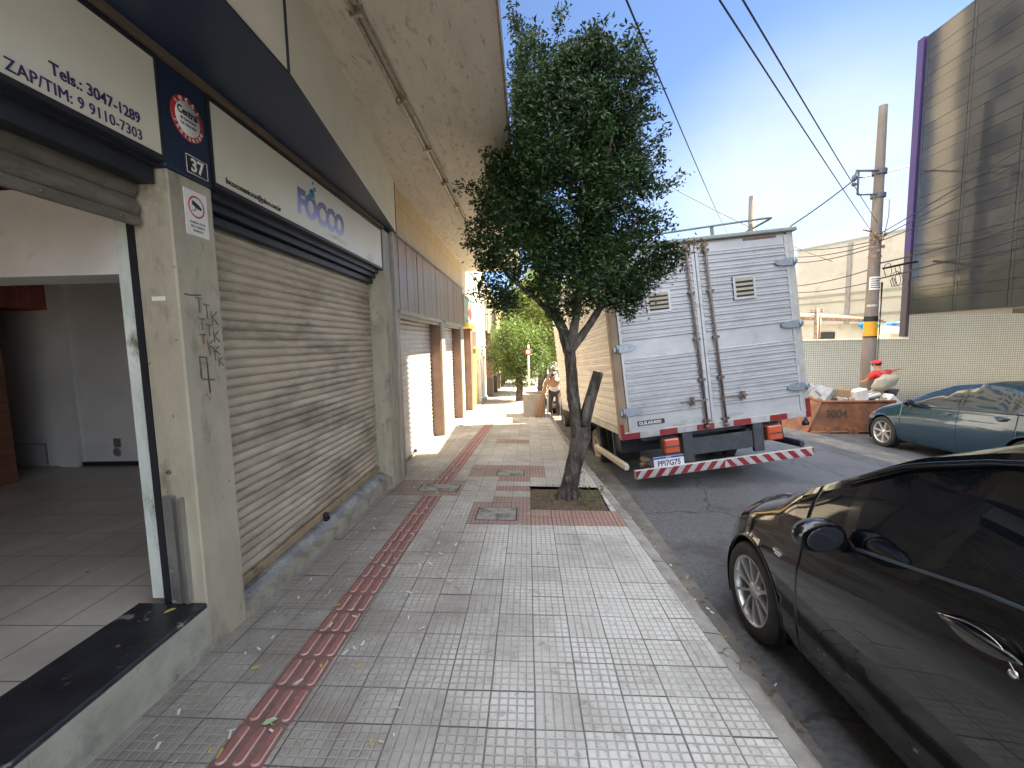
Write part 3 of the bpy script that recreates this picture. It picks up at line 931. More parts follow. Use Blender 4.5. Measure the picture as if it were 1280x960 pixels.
q = MB(); q.box(-4.80, -4.72, 4.735, 4.7505, 0.42, 0.52); q.ell((-4.76, 4.73, 0.36), 0.05, 0.008, 0.05); q.build('wall_socket', m_steel, bw, world=True)
q = MB(); q.box(-6.4, -5.26, 3.95, 4.15, 0.204, 2.1); q.build('brick_partition', m_brick, shop, world=True)
q = MB()
q.box(-8, -1.95, -3.5, 4.85, 2.43, 2.52)
for i in range(18): q.box(-8, -1.96, -3.3 + i * 0.45, -3.18 + i * 0.45, 2.385, 2.4305)
q.box(-6.3, -5.35, 4.0, 4.75, 2.0, 2.38)
q.build('ceiling', m_inceil, shop, world=True)

# closed shutter bay
q = MB(); q.ribs(shutter_profile(0.090, 2.30, 0.059, 0.016), 2.336, 5.03, 'y', -1.835, n=1)
rs2 = q.build('roller_shutter', m_shut, shop, world=True)
rs2['label'] = 'closed galvanised shutter'
q = MB(); q.box(-1.855, -1.805, 2.337, 5.03, 0.031, 0.089, bev=0.006); q.build('bottom_bar', mat('tan_bar', (.36, .28, .17), (.26, .20, .13), rough=.7, scale=8, c3=(.12, .08, .05), s3=6), rs2, world=True)
q = MB(); q.lathe([(0.0, 0.03), (0.022, 0.03), (0.028, 0.02), (0.028, -0.01), (0.015, -0.02)], c=(-1.80, 3.60, 0.055), axis='x', n=14); q.box(-1.80, -1.77, 3.57, 3.63, 0.01, 0.03); q.build('padlock', m_dark, rs2, world=True)
q = MB()
for i, zz in enumerate((2.24, 2.30, 2.35)):
    q.box(-1.83 + i * 0.03, -1.775 + i * 0.035, 2.336, 5.03, zz, zz + 0.045 + (0.005 if i == 2 else 0))
q.build('shutter_box', m_navyd, shop, world=True)
# doorstep: thin raised lip and worn ramp
q = MB()
ds = []
for yv in (2.336, 5.06):
    zg = gz(FX, yv)
    ds.append([(-1.90, yv, 0.029), (-1.78, yv, 0.022 if yv < 3 else 0.0), (-1.668, yv, zg + (.04 if yv < 3 else .085)), (-1.664, yv, zg - 0.1), (-1.90, yv, zg - 0.1)])
q.add(ds[0] + ds[1], [(i, (i + 1) % 5, (i + 1) % 5 + 5, i + 5) for i in range(5)] + [(0, 1, 2, 3, 4), (9, 8, 7, 6, 5)])
dst_ = q.build('doorstep', m_step, shop, world=True)
q = MB()
q.hexa([(-1.715, 2.337, -.3), (-1.660, 2.337, -.3), (-1.660, 5.034, -.4), (-1.715, 5.034, -.4), (-1.715, 2.337, gz(-1.67, 2.337) + .052), (-1.660, 2.337, gz(-1.67, 2.337) + .046), (-1.660, 5.034, gz(-1.67, 5.03) + .098), (-1.715, 5.034, gz(-1.67, 5.03) + .106)])
q.build('lip', mat('lip_cement', (.36, .34, .28), (.27, .25, .205), rough=.85, scale=6, bump=.3, c3=(.14, .13, .11), s3=3, l3=.5, h3=.7), dst_, world=True)
# right-hand pillar of the bay
q = MB(); q.box(-1.90, -1.64, 5.035, 5.34, -0.30, 2.385, bev=0.006); q.box(-1.84, -1.815, 5.010, 5.0345, 0.0, 0.62); q.box(-1.76, -1.74, 5.012, 5.0345, 0.0, 0.60)
q.build('pillar', m_pillar, shop, world=True)
q = MB(); q.box(-1.90, -1.648, 5.06, 5.345, 2.386, 2.86); q.box(-1.66, -1.615, 5.345, 5.40, -0.30, 2.90); q.build('jamb', m_greypil, shop, world=True)
# wall behind signs and above, up to the roof
q = MB(); q.box(-6.5, -1.72, -12, 5.40, 3.62, 9.2); q.box(-1.95, -1.72, -12, 5.40, 2.42, 3.52)
uw = q.build('upper_wall', m_upwall2, shop, world=True)
for fl in (4.6, 7.0):
    for k in range(7):
        q = MB(); q.box(-1.745, -1.70, -11 + k * 2.3, -9.6 + k * 2.3, fl, fl + 1.3); q.build('window', m_winglass, uw, world=True)
# navy fascia panel over the pillar
q = MB(); q.box(-1.80, -1.662, 2.032, 2.335, 2.38, 2.86, bev=0.004); q.build('navy_panel', m_navy, shop, world=True)
# projecting fascia: navy underside, cream face
za, zb_ = 2.90, 3.52
q = MB()
seam = 2.27
outer = [(-1.175, -3.0), (-1.175, seam), (-1.60, 5.45)]
q.quad((-1.72, -3.0, za), (outer[0][0], outer[0][1], za), (outer[1][0], seam - .004, za), (-1.72, seam - .004, za))
q.quad((-1.72, seam + .004, za), (outer[1][0], seam + .004, za), (outer[2][0], 5.45, za), (-1.72, 5.45, za))
q.box(-1.72, -1.18, seam - .006, seam + .006, za + .001, za + .02)
und = q.build('fascia_underside', m_navy, shop, world=True)
q = MB()
q.quad((outer[0][0] - .002, -3.0, za + .012), (outer[0][0] - .002, -3.0, zb_), (outer[1][0] - .002, seam - .008, zb_), (outer[1][0] - .002, seam - .008, za + .012))
q.quad((outer[1][0] - .002, seam + .008, za + .012), (outer[1][0] - .002, seam + .008, zb_), (outer[2][0] - .002, 5.45, zb_), (outer[2][0] - .002, 5.45, za + .012))
q.quad((outer[2][0] - .002, 5.45, za), (outer[2][0] - .002, 5.45, zb_), (-1.72, 5.45, zb_), (-1.72, 5.45, za))
fa = q.build('fascia', m_fascia, shop, world=True)
q = MB()
def bar(p0, p1, r=0.007): q.tube([p0, p1], r, n=4, smooth=False)
bar((outer[0][0], -3, za), (outer[1][0], seam, za)); bar((outer[1][0], seam, za), (outer[2][0], 5.45, za))
bar((outer[1][0], seam, za), (outer[1][0], seam, zb_), 0.009)
bar((outer[0][0] - .01, -3, 3.49), (outer[1][0] - .01, seam, 3.49)); bar((outer[1][0] - .01, seam, 3.49), (outer[2][0] - .01, 5.45, 3.49)); bar((outer[2][0], 5.45, za), (outer[2][0], 5.45, zb_), .006)
q.build('fascia_trim', m_navyd, fa, world=True)
q = MB(); q.box(-1.70, -1.635, -3.0, 5.10, 2.866, 2.897); q.build('wood_strip', m_trim, shop, world=True)
# canopy slab running over the pavement
q = MB()
CYS = [-12, -3, 0, 3, 6, 9, 12.3]
for a, b in zip(CYS, CYS[1:]):
    q.hexa([(-1.72, a, 3.52), (-0.15, a, 3.50), (-0.15, b, 3.50), (-1.72, b, 3.52), (-1.72, a, 3.66), (-0.15, a, 3.62), (-0.15, b, 3.62), (-1.72, b, 3.66)])
cn = q.build('canopy', m_canopy, shop, world=True)
q = MB(); q.box(-0.149, -0.135, -12, 12.3, 3.49, 3.66); q.build('drip_edge', m_pipe, cn, world=True)
q = MB(); q.tube([(-0.99, -6, 3.475), (-0.985, 3, 3.475), (-0.99, 7, 3.475), (-1.04, 12, 3.475)], 0.016, n=8)
q.tube([(-0.945, -6, 3.485), (-0.94, 3, 3.487), (-0.95, 12, 3.487)], 0.009, n=6)
for yy_ in [i * 0.9 for i in range(-3, 13)]: q.box(-1.01, -0.93, yy_ - .012, yy_ + .012, 3.455, 3.515)
q.ell((-0.985, 3.6, 3.46), 0.03, 0.035, 0.03, 10, 6); q.ell((-0.985, 5.4, 3.46), 0.03, 0.035, 0.03, 10, 6)
q.build('conduit', m_pipe, cn, world=True)

# ---- signs on the first shop
def signboard(y0, y1, label):
    t = empty('shop_sign', (-1.66, (y0 + y1) / 2, 2.41), label, 'sign')
    q = MB(); q.box(-1.715, -1.660, y0 + 0.012, y1 - 0.012, 2.418, 2.838, bev=0.003); q.build('panel', m_sign, t, world=True)
    q = MB(); q.box(-1.718, -1.655, y0, y1, 2.395, 2.4175); q.box(-1.718, -1.655, y0, y1, 2.8385, 2.855); q.box(-1.718, -1.655, y0, y0 + .0115, 2.4178, 2.838); q.box(-1.718, -1.655, y1 - .0115, y1, 2.4178, 2.838)
    q.build('frame', m_navyd, t, world=True)
    return t


s1 = signboard(-2.2, 2.03, 'cream shop signboard above the open bay with two telephone numbers in dark letters')
text_mesh('lettering', 'Tels.: 3047-1289', 0.062, m_navyink, s1, TXT_L, (-1.6585, 1.915, 2.505), align='RIGHT', offset=0.0006, sx=0.86)
text_mesh('lettering', 'ZAP/TIM: 9 9110-7303', 0.060, m_navyink, s1, TXT_L, (-1.6585, 1.918, 2.437), align='RIGHT', offset=0.0, sx=0.86, spacing=1.04)
s2 = signboard(2.343, 5.055, 'cream shop signboard over the closed shutter with a blue company logo')
text_mesh('lettering', 'foccocomunicacao@yahoo.com.br', 0.048, m_blackink, s2, TXT_L, (-1.6585, 2.44, 2.445), offset=0.0004, sx=0.80)
mlogo, nt, N, L, b = nmat('logo_gradient')
tc = N.new('ShaderNodeTexCoord'); sp = N.new('ShaderNodeSeparateXYZ'); L.new(tc.outputs['Object'], sp.inputs[0])
mr = N.new('ShaderNodeMapRange'); mr.inputs[1].default_value = 0.10; mr.inputs[2].default_value = 0.30
L.new(sp.outputs[2], mr.inputs[0])
mx = N.new('ShaderNodeMixRGB'); mx.inputs[1].default_value = (0.42, 0.46, 0.85, 1); mx.inputs[2].default_value = (0.035, 0.03, 0.13, 1)
L.new(mr.outputs[0], mx.inputs[0]); L.new(mx.outputs[0], b.inputs['Base Color']); b.inputs['Roughness'].default_value = 0.35
lg = text_mesh('logo', 'FOCCO', 0.245, mlogo, s2, TXT_L, (-1.6580, 3.20, 2.520), offset=0.011, sx=0.93, shear=0.10, extrude=0.003)
q = MB()
for (yc_, zc_, r__) in ((3.43, 2.705, 0.040), (3.475, 2.758, 0.017), (3.455, 2.80, 0.011)):
    q.lathe([(0, 0.004), (r__, 0.004), (r__, 0.0)], c=(-1.656, yc_, zc_), axis='x', n=20)
q.build('logo_dot', m_teal, s2, world=True)
text_mesh('lettering', 'COMUNICACAO', 0.050, m_whiteink, s2, TXT_L, (-1.6582, 3.70, 2.455), offset=0.0006, sx=0.95)
text_mesh('lettering', '3047-1289', 0.040, m_whiteink, s2, TXT_L, (-1.6582, 4.62, 2.475), offset=0.0004)
text_mesh('lettering', '9 9110-7303', 0.040, m_whiteink, s2, TXT_L, (-1.6582, 4.55, 2.432), offset=0.0004)

npl = empty('house_number_plate', (-1.66, 2.21, 2.45), 'small dark enamel plate with the number 37 on the navy panel', 'number plate')
q = MB(); q.box(-1.664, -1.655, 2.150, 2.300, 2.395, 2.492, bev=0.003); q.build('plate', m_navyd, npl, world=True)
q = MB()
rr = [(2.156, 2.401), (2.294, 2.401), (2.294, 2.486), (2.156, 2.486), (2.156, 2.401)]
for a, b in zip(rr, rr[1:]): q.tube([(-1.6545, *a), (-1.6545, *b)], 0.0018, n=4)
q.build('border', m_whiteink, npl, world=True)
text_mesh('digits', '37', 0.088, m_whiteink, npl, TXT_L, (-1.6545, 2.225, 2.415), align='CENTER', offset=0.002)

bdg = empty('round_badge_sign', (-1.66, 2.19, 2.66), 'round white sticker with a red rim on the navy panel above the pillar', 'sign')
def disc(q, c, r, n=40, x=0.0): q.lathe([(0, 0.0), (r, 0.0), (r, -0.002)], c=(c[0] + x, c[1], c[2]), axis='x', n=n)
def ring(q, c, r0, r1, n=40): q.lathe([(r0, 0.0), (r1, 0.0), (r1, -0.002)], c=c, axis='x', n=n)
q = MB(); ring(q, (-1.6590, 2.195, 2.66), 0.078, 0.105); q.build('rim', m_redink, bdg, world=True)
q = MB(); disc(q, (-1.6588, 2.195, 2.66), 0.079); q.build('face', m_whiteink, bdg, world=True)
text_mesh('lettering', 'Central', 0.050, m_blackink, bdg, TXT_L, (-1.6585, 2.195, 2.672), align='CENTER', offset=0.0012, sx=0.85)
text_mesh('lettering', 'de Locacoes', 0.020, m_blackink, bdg, TXT_L, (-1.6585, 2.195, 2.648), align='CENTER')
text_mesh('lettering', 'Tel. 3104-5555', 0.017, m_blackink, bdg, TXT_L, (-1.6585, 2.195, 2.624), align='CENTER')
def ringtext(s_, r, a0, a1, size, mt, par, cy, cz, x, flip=False):
    for i, ch in enumerate(s_):
        a = a0 + (a1 - a0) * i / (len(s_) - 1)
        up = Vector((0, cos(a), sin(a))); rt = Vector((0, sin(a), -cos(a)))
        if flip: up, rt = -up, -rt
        M = Matrix(((rt.x, up.x, 1), (rt.y, up.y, 0), (rt.z, up.z, 0)))
        p = Vector((x, cy + cos(a) * r, cz + sin(a) * r)) - up * size * 0.35
        text_mesh('letter', ch, size, mt, par, M, p, align='CENTER', offset=0.0006)
ringtext('LOCAL', 0.0915, radians(140), radians(40), 0.024, m_whiteink, bdg, 2.195, 2.66, -1.6585)
ringtext('PROTEGIDO', 0.0915, radians(205), radians(335), 0.022, m_whiteink, bdg, 2.195, 2.66, -1.6585, True)

cs = empty('camera_notice', (-1.667, 2.215, 2.10), 'white notice with a red circle and a camera symbol on the pillar', 'sign')
q = MB(); q.box(FX, -1.6665, 2.135, 2.285, 2.10, 2.322); q.build('card', m_whiteink, cs, world=True)
q = MB(); ring(q, (-1.6655, 2.210, 2.245), 0.046, 0.054, 32); q.build('ring', m_redink, cs, world=True)
q = MB()
Rc = Matrix.Rotation(radians(-22), 3, 'X')
q.obox((-1.6655, 2.207, 2.255), 0.0012, 0.050, 0.022, Rc); q.obox((-1.6655, 2.236, 2.243), 0.0012, 0.014, 0.014, Rc)
q.tube([(-1.6655, 2.205, 2.245), (-1.6655, 2.20, 2.226), (-1.6655, 2.178, 2.224)], 0.0022, n=4)
q.build('symbol', m_blackink, cs, world=True)
for i, tx in enumerate(('SORRIA VOCE', 'ESTA SENDO', 'FILMADO')):
    text_mesh('lettering', tx, 0.016, m_blackink, cs, TXT_L, (-1.6662, 2.210, 2.160 - i * 0.020), align='CENTER', offset=0.0003, extrude=0.0004)

# ------------------------------------------------------------------ SECOND BUILDING: wood clad
wb = empty('wood_clad_shop', (-1.63, 8.0, -0.3), 'shop front clad in worn dark vertical boards with two pale roller shutters', 'building')
q = MB()
rw = random.Random(8)
y = 5.405
while y < 11.1:
    w = 0.19
    y1 = min(y + w, 11.1)
    inopen = False
    zlo = 1.985
    d = rw.uniform(-0.004, 0.004)
    q.box(-1.70, -1.632 + d, y + 0.004, y1 - 0.003, zlo, 2.895)
    y += w
q.box(-1.72, -1.6995, 5.405, 11.1, 1.985, 2.895)
q.build('wood_cladding', m_wood, wb, world=True)
q = MB(); q.box(-1.72, -1.60, 5.405, 11.1, 2.8965, 2.935); q.build('top_trim', m_greypil, wb, world=True)
q = MB(); q.box(-1.72, -1.635, 5.405, 11.1, 2.936, 3.518); q.build('tile_band', m_ytile, wb, world=True)
q = MB()
for a, b, hz in ((5.405, 5.545, 1.984), ):
    q.box(-1.90, -1.632, a, b, -0.35, hz)
q.build('jamb', m_wood, wb, world=True)
def wpil(y0, y1, zt):
    q = MB(); q.box(-1.90, -1.65, y0, y1, -0.5, zt, bev=0.006); q.build('pillar', m_brownpil, wb, world=True)
    q = MB(); q.box(-1.6495, -1.628, y0 + 0.02, y0 + 0.07, -0.4, zt - .01); q.box(-1.6495, -1.632, y0 + 0.12, y1 - 0.03, -0.4, zt - .01); q.build('metal_trim', m_greypil, wb, world=True)
wpil(8.20, 8.58, 1.984); wpil(10.62, 11.10, 1.984)
def wshut(y0, y1, z0, z1):
    q = MB(); q.ribs(shutter_profile(z0, z1, 0.078, 0.013), y0, y1, 'y', -1.86, n=1); s_ = q.build('roller_shutter', m_shutw, wb, world=True)
    q = MB(); q.box(-1.88, -1.84, y0, y1, z0 - 0.05, z0 - .001); q.build('bottom_bar', m_greypil, s_, world=True)
    q = MB(); q.ell((-1.82, (y0 + y1) / 2 - 0.15, z0 + 0.03), 0.03, 0.035, 0.03, 10, 6); q.build('padlock', m_dark, s_, world=True)
    q = MB(); q.box(-1.66, -1.615, y0 - 0.02, y1 + .02, 1.93, 1.983, bev=.005); q.box(-1.70, -1.6605, y0, y1, 1.88, 1.983); q.build('lintel', m_greypil, wb, world=True)
wshut(5.545, 8.20, -0.19, 1.93); wshut(8.58, 10.62, -0.28, 1.93)
q = MB()
for a, b, zt in ((5.41, 8.3, -0.245), (8.3, 11.1, -0.325)):
    q.box(-1.95, -1.60, a, b, zt - 0.4, zt, bev=0.01)
q.box(-1.60, -1.50, 7.3, 11.1, -0.8, -0.315)
q.build('doorstep', m_step, wb, world=True)
q = MB(); q.box(-7, -1.72, 5.40, 11.1, 3.66, 9.6); q.box(-7, -1.9, 5.40, 11.1, -0.5, 3.52)
uw2 = q.build('upper_wall', m_upwall3, wb, world=True)
for fl in (4.6, 7.2):
    for k in range(3):
        q = MB(); q.box(-1.74, -1.70, 5.9 + k * 1.8, 6.9 + k * 1.8, fl, fl + 1.3); q.build('window', m_winglass, uw2, world=True)

# ------------------------------------------------------------------ THIRD BUILDING with small sign
tb = empty('narrow_shop', (-1.62, 13.3, -0.5), 'narrow pale shop front with an ochre door panel beyond the wood clad shop', 'building')
m_pale = mat('pale_plaster', (0.66, 0.62, 0.53), (0.56, 0.52, 0.44), rough=0.8, scale=2, c3=(0.4, 0.35, 0.28), s3=1.5, l3=0.58, h3=0.72)
m_ochre = mat('ochre_panel', (0.62, 0.36, 0.10), (0.52, 0.30, 0.09), rough=0.5, scale=3)
q = MB(); q.box(-7, -1.66, 11.1, 16.4, 3.66, 12.0); q.box(-7, -1.70, 11.1, 16.4, 1.95, 3.659); q.box(-7, -1.95, 11.1, 16.4, -0.8, 1.95)
w3 = q.build('wall', m_pale, tb, world=True)
for fl in (4.8, 7.4, 10.0):
    for k in range(3):
        q = MB(); q.box(-1.68, -1.64, 11.6 + k * 1.6, 12.6 + k * 1.6, fl, fl + 1.2); q.build('window', m_winglass, w3, world=True)
q = MB(); q.ribs(shutter_profile(-0.5, 1.9, 0.08, 0.013), 11.1, 12.5, 'y', -1.84, n=1); q.build('roller_shutter', m_shutw, tb, world=True)
q = MB(); q.box(-1.95, -1.64, 12.5, 12.95, -0.8, 1.95); q.build('pillar', m_brownpil, tb, world=True)
q = MB(); q.box(-1.95, -1.62, 14.6, 14.85, -0.8, 3.0); q.box(-1.95, -1.60, 15.6, 16.4, -0.9, 3.5); q.build('pillar', m_white, tb, world=True)
q = MB(); q.box(-1.90, -1.70, 12.95, 14.6, -0.8, 1.35); q.build('door_panel', m_ochre, tb, world=True)
q = MB(); q.box(-1.95, -1.55, 11.1, 16.4, -0.95, -0.47); q.build('doorstep', m_step, tb, world=True)
q = MB(); q.box(-1.70, -1.50, 13.0, 14.3, 1.42, 1.90, bev=.02); q.build('light_box', m_white, tb, world=True)
sg = empty('small_shop_sign', (-1.6, 12.3, 2.0), 'grey green square shop sign with a red emblem over a yellow strip', 'sign')
q = MB(); q.box(-1.66, -1.60, 11.15, 13.4, 2.07, 2.80, bev=.01); q.build('panel', mat('sign_grey_green', (0.38, 0.43, 0.36), (0.30, 0.38, 0.33), rough=0.4, scale=5), sg, world=True)
q = MB(); q.box(-1.67, -1.585, 11.15, 13.4, 1.95, 2.069, bev=.006); q.build('yellow_strip', mat('yellow_plastic', (0.70, 0.52, 0.05), (0.62, 0.46, 0.05), rough=0.4), sg, world=True)
q = MB(); q.ell((-1.60, 12.3, 2.36), 0.02, 0.35, 0.18, 16, 8); q.box(-1.60, -1.592, 12.2, 12.4, 2.16, 2.66); q.build('emblem', m_redink, sg, world=True)
q = MB(); q.box(-1.60, -1.592, 11.3, 13.2, 2.70, 2.74); q.box(-1.60, -1.592, 11.3, 13.2, 2.12, 2.14); q.build('stripe', m_teal, sg, world=True)

# ------------------------------------------------------------------ arcade building farther down
ab = empty('arcade_building', (-1.5, 24, -0.8), 'sunlit cream building with slatted awning over a row of dark footed columns', 'building')
q = MB(); q.box(-9, -2.4, 16.4, 48, -2.0, 4.6)
w4 = q.build('wall', m_upwall, ab, world=True)
q = MB(); q.box(-9, -2.6, 25.6, 27.0, 4.6, 28)  # tower and grey block shaped for their reflection in the dark cladding
q.build('reflected_tower', m_upwall, ab, world=True)
q = MB(); q.box(-9, -2.5, 16.4, 25.6, 4.6, 26)
q.build('grey_block', m_upwall2, ab, world=True)
q = MB(); q.box(-2.4, -1.52, 16.4, 48, 2.0, 3.7)
for k in range(70): q.box(-1.52, -1.47, 16.5 + k * 0.45, 16.72 + k * 0.45, 1.9, 3.7)
q.build('awning', mat('cream_slats', (0.40, .36, .25), (.33, .29, .20), rough=.8), ab, world=True)
for k in range(12):
    y0 = 17.1 + k * 2.25
    zg = gz(-1.4, y0)
    q = MB(); q.box(-1.85, -1.42, y0, y0 + 0.35, zg + 0.75, 2.0); c_ = q.build('column', m_brownpil if k == 0 else MATS['cream_slats'], ab, world=True)
    q = MB(); q.box(-1.87, -1.40, y0 - .02, y0 + 0.37, zg - 0.2, zg + 0.75); q.build('plinth', mat('plinth_dark', (0.10, 0.075, 0.06), rough=0.6), c_, world=True)
for fl in range(7):
    for k in range(4):
        q = MB(); q.box(-2.52, -2.47, 16.9 + k * 2.0, 17.9 + k * 2.0, 5.2 + fl * 2.6, 6.5 + fl * 2.6); q.build('window', m_winglass, w4, world=True)

# ------------------------------------------------------------------ TRUCK
fwd = Vector((0, 0, 0))
yaw_t, pit_t, roll_t = radians(-5.3), radians(-4.05), radians(5.4)
fwd = Vector((sin(yaw_t) * cos(pit_t), cos(yaw_t) * cos(pit_t), sin(pit_t)))
hh_ = fwd.cross(Vector((0, 0, 1))).normalized(); vv_ = hh_.cross(fwd)
ru = hh_ * cos(roll_t) + vv_ * sin(roll_t); wu = ru.cross(fwd)
TM = Matrix((ru, fwd, wu)).transposed()
TORG = Vector((1.245, 5.60, 0.275))
truck = empty('delivery_truck', TORG, 'white aluminium box truck leaning towards the kerb with red and white striped bumper', 'truck', rotm=TM)
TW, TH, TL = 2.50, 2.44, 4.70
m_alu = mat('ribbed_aluminium', (0.46, 0.475, 0.50), (0.39, 0.405, 0.43), rough=0.42, metal=0.25, scale=3, bump=0.06, bscale=40, c3=(0.25, 0.23, 0.21), s3=2.2, l3=0.54, h3=0.8, chip=((.24, .15, .10), 16, .69), stretch=(1, 1, 2.5))
m_alus = mat('ribbed_aluminium_warm_lit', (0.68, 0.67, 0.64), (0.60, 0.58, 0.54), rough=0.45, metal=0.15, scale=3, bump=0.06, bscale=40, c3=(0.36, 0.27, 0.18), s3=2.2, l3=0.64, h3=0.8, stretch=(1, 0.7, 2.0))  # same aluminium as the doors, warm bounced light put into the colour
m_aluf = mat('aluminium_frame', (0.50, 0.49, 0.46), (0.38, 0.37, 0.34), rough=0.45, metal=0.4, scale=8)
m_brownf = mat('grimy_corner_post', (0.22, 0.15, 0.10), (0.34, 0.26, 0.18), rough=0.6, scale=4, stretch=(1, 1, 0.5))
m_galv = mat('galvanised_hinge', (0.30, 0.34, 0.40), (0.24, 0.27, 0.32), rough=0.45, metal=0.6, scale=20)
m_rrod = mat('rusty_lock_rod', (0.12, 0.085, 0.075), (0.20, 0.165, 0.15), rough=0.6, metal=0.3, scale=20)
m_redr = mat('red_reflective', (0.24, 0.015, 0.022), (0.17, 0.014, 0.02), rough=0.35)
m_whr = mat('white_reflective', (0.42, 0.43, 0.44), (0.30, 0.30, 0.31), rough=0.4, scale=14)
m_chas = mat('chassis_paint', (0.028, 0.035, 0.045), (0.05, 0.055, 0.065), rough=0.55, scale=8, c3=(0.11, 0.08, 0.06), s3=4, l3=0.58, h3=0.72)
m_grey = mat('chassis_grey', (0.10, 0.125, 0.16), (0.08, 0.10, 0.13), rough=0.5, scale=8)
m_lamp = mat('tail_lamp_plastic', (0.50, 0.09, 0.035), (0.42, 0.06, 0.03), rough=0.25, coat=0.4)
m_plate = mat('plate_white', (0.70, 0.71, 0.74), (0.62, 0.63, 0.66), rough=0.4)
m_plateb = mat('plate_blue', (0.03, 0.06, 0.36), (0.03, 0.06, 0.32), rough=0.4)
m_cream = mat('cream_rail', (0.62, 0.57, 0.46), (0.50, 0.45, 0.36), rough=0.45, scale=12)


def rib_panel(q, u0, u1, z0, z1, axis, base, sgn, pitch=0.098, d=0.021, flat=()):
    """flat: z ranges without ribs"""
    pr = [(0, z0)]
    z = z0 + 0.03
    while z + pitch * 0.6 < z1 - 0.02:
        if not any(a < z < b for a, b in flat):
            pr += [(0, z), (sgn * d, z + pitch * 0.10), (sgn * d, z + pitch * 0.24), (0, z + pitch * 0.34)]
            pr += [(0, z + pitch * 0.42), (sgn * d * 0.55, z + pitch * 0.48), (sgn * d * 0.55, z + pitch * 0.56), (0, z + pitch * 0.64)]
        z += pitch
    pr.append((0, z1))
    q.ribs(pr, u0, u1, axis, base, n=6, smooth=False)


# cargo box: roof, floor, front wall, side walls
q = MB(); q.box(0.01, TW - 0.01, 0.03, TL, 0.0, TH - 0.01)
body = q.build('cargo_box', m_alus, truck)
q = MB()
rib_panel(q, 0.10, 2.64, 0.10, TH - .06, 'y', 0.006, -1, pitch=0.105)
rib_panel(q, 2.74, TL - .04, 0.10, TH - .06, 'y', 0.006, -1, pitch=0.105)
rib_panel(q, 0.10, TL - .04, 0.10, TH - .06, 'y', TW - 0.006, 1, pitch=0.105)
q.build('side_panel', m_alus, body)
q = MB()
q.box(-0.018, 0.0055, 2.64, 2.665, 0.02, TH - .05); q.box(-0.018, 0.0055, 2.715, 2.74, 0.02, TH - .05)
q.box(-0.014, 0.0055, 0.06, TL, 0.0, 0.09); q.box(TW - 0.0055, TW + 0.014, 0.06, TL, 0.0, 0.09)
for k in range(5): q.ell((-0.015, 0.35 + k * 0.5, 0.05), 0.012, 0.018, 0.018, 8, 6)
q.build('side_rail', m_aluf, body)
q = MB()
q.box(-0.045, 0.062, -0.012, 0.10, -0.03, TH - .02, bev=0.006)
q.build('corner_post', m_brownf, body)
q = MB(); q.box(TW - 0.055, TW + 0.03, -0.012, 0.10, -0.03, TH - .02, bev=0.006); q.build('corner_post', m_aluf, body)
# roof cap with drip lip
q = MB(); q.box(-0.07, TW + 0.06, -0.07, TL + .02, TH - 0.03, TH + 0.02, bev=0.01)
q.build('roof_cap', mat('roof_cap_metal', (0.26, 0.28, 0.27), (0.20, 0.22, 0.22), rough=0.5, metal=0.3, scale=8), body)
q = MB(); q.box(1.85, 2.3, -0.016, -0.006, TH - .085, TH - .055); q.build('marker_strip', mat('faded_red', (.14, .05, .05), (.2, .12, .11), rough=.7, scale=20), body)
# rear doors
def rdoor(x0, x1, vent, name_lab):
    q = MB(); q.box(x0, x1, -0.012, 0.02, 0.05, TH - 0.06)
    d_ = q.build('rear_door', m_alu, truck)
    q = MB(); rib_panel(q, x0 + 0.045, x1 - 0.045, 0.22, TH - .08, 'x', -0.0125, -1, pitch=0.098, flat=((1.03, 1.14), ))
    q.build('door_panel', m_alu, d_)
    q = MB()
    for a, b in ((x0, x0 + .045), (x1 - .045, x1)): q.box(a, b, -0.024, -0.0122, 0.05, TH - .06, bev=.003)
    q.build('door_edge', m_alu, d_)
    v0, v1, w0, w1 = vent
    q = MB(); q.box(v0, v1, -0.034, -0.0125, w0, w1); vf = None
    vq = MB()
    t_ = 0.03
    vq.box(v0, v1, -0.045, -0.0345, w0, w0 + t_); vq.box(v0, v1, -0.045, -0.0345, w1 - t_, w1)
    vq.box(v0, v0 + t_, -0.045, -0.0345, w0 + t_, w1 - t_); vq.box(v1 - t_, v1, -0.045, -0.0345, w0 + t_, w1 - t_)
    vf = vq.build('air_vent', m_alu, d_)
    q.build('vent_back', m_dark, vf)
    q = MB(); nsl = 4
    for i in range(nsl):
        zc = w0 + t_ + (w1 - w0 - 2 * t_) * (i + 0.5) / nsl
        q.obox(((v0 + v1) / 2, -0.036, zc + .006), v1 - v0 - 2 * t_, 0.004, 0.042, Matrix.Rotation(radians(28), 3, 'X'))
    q.build('louvre', m_cream, vf)
    return d_


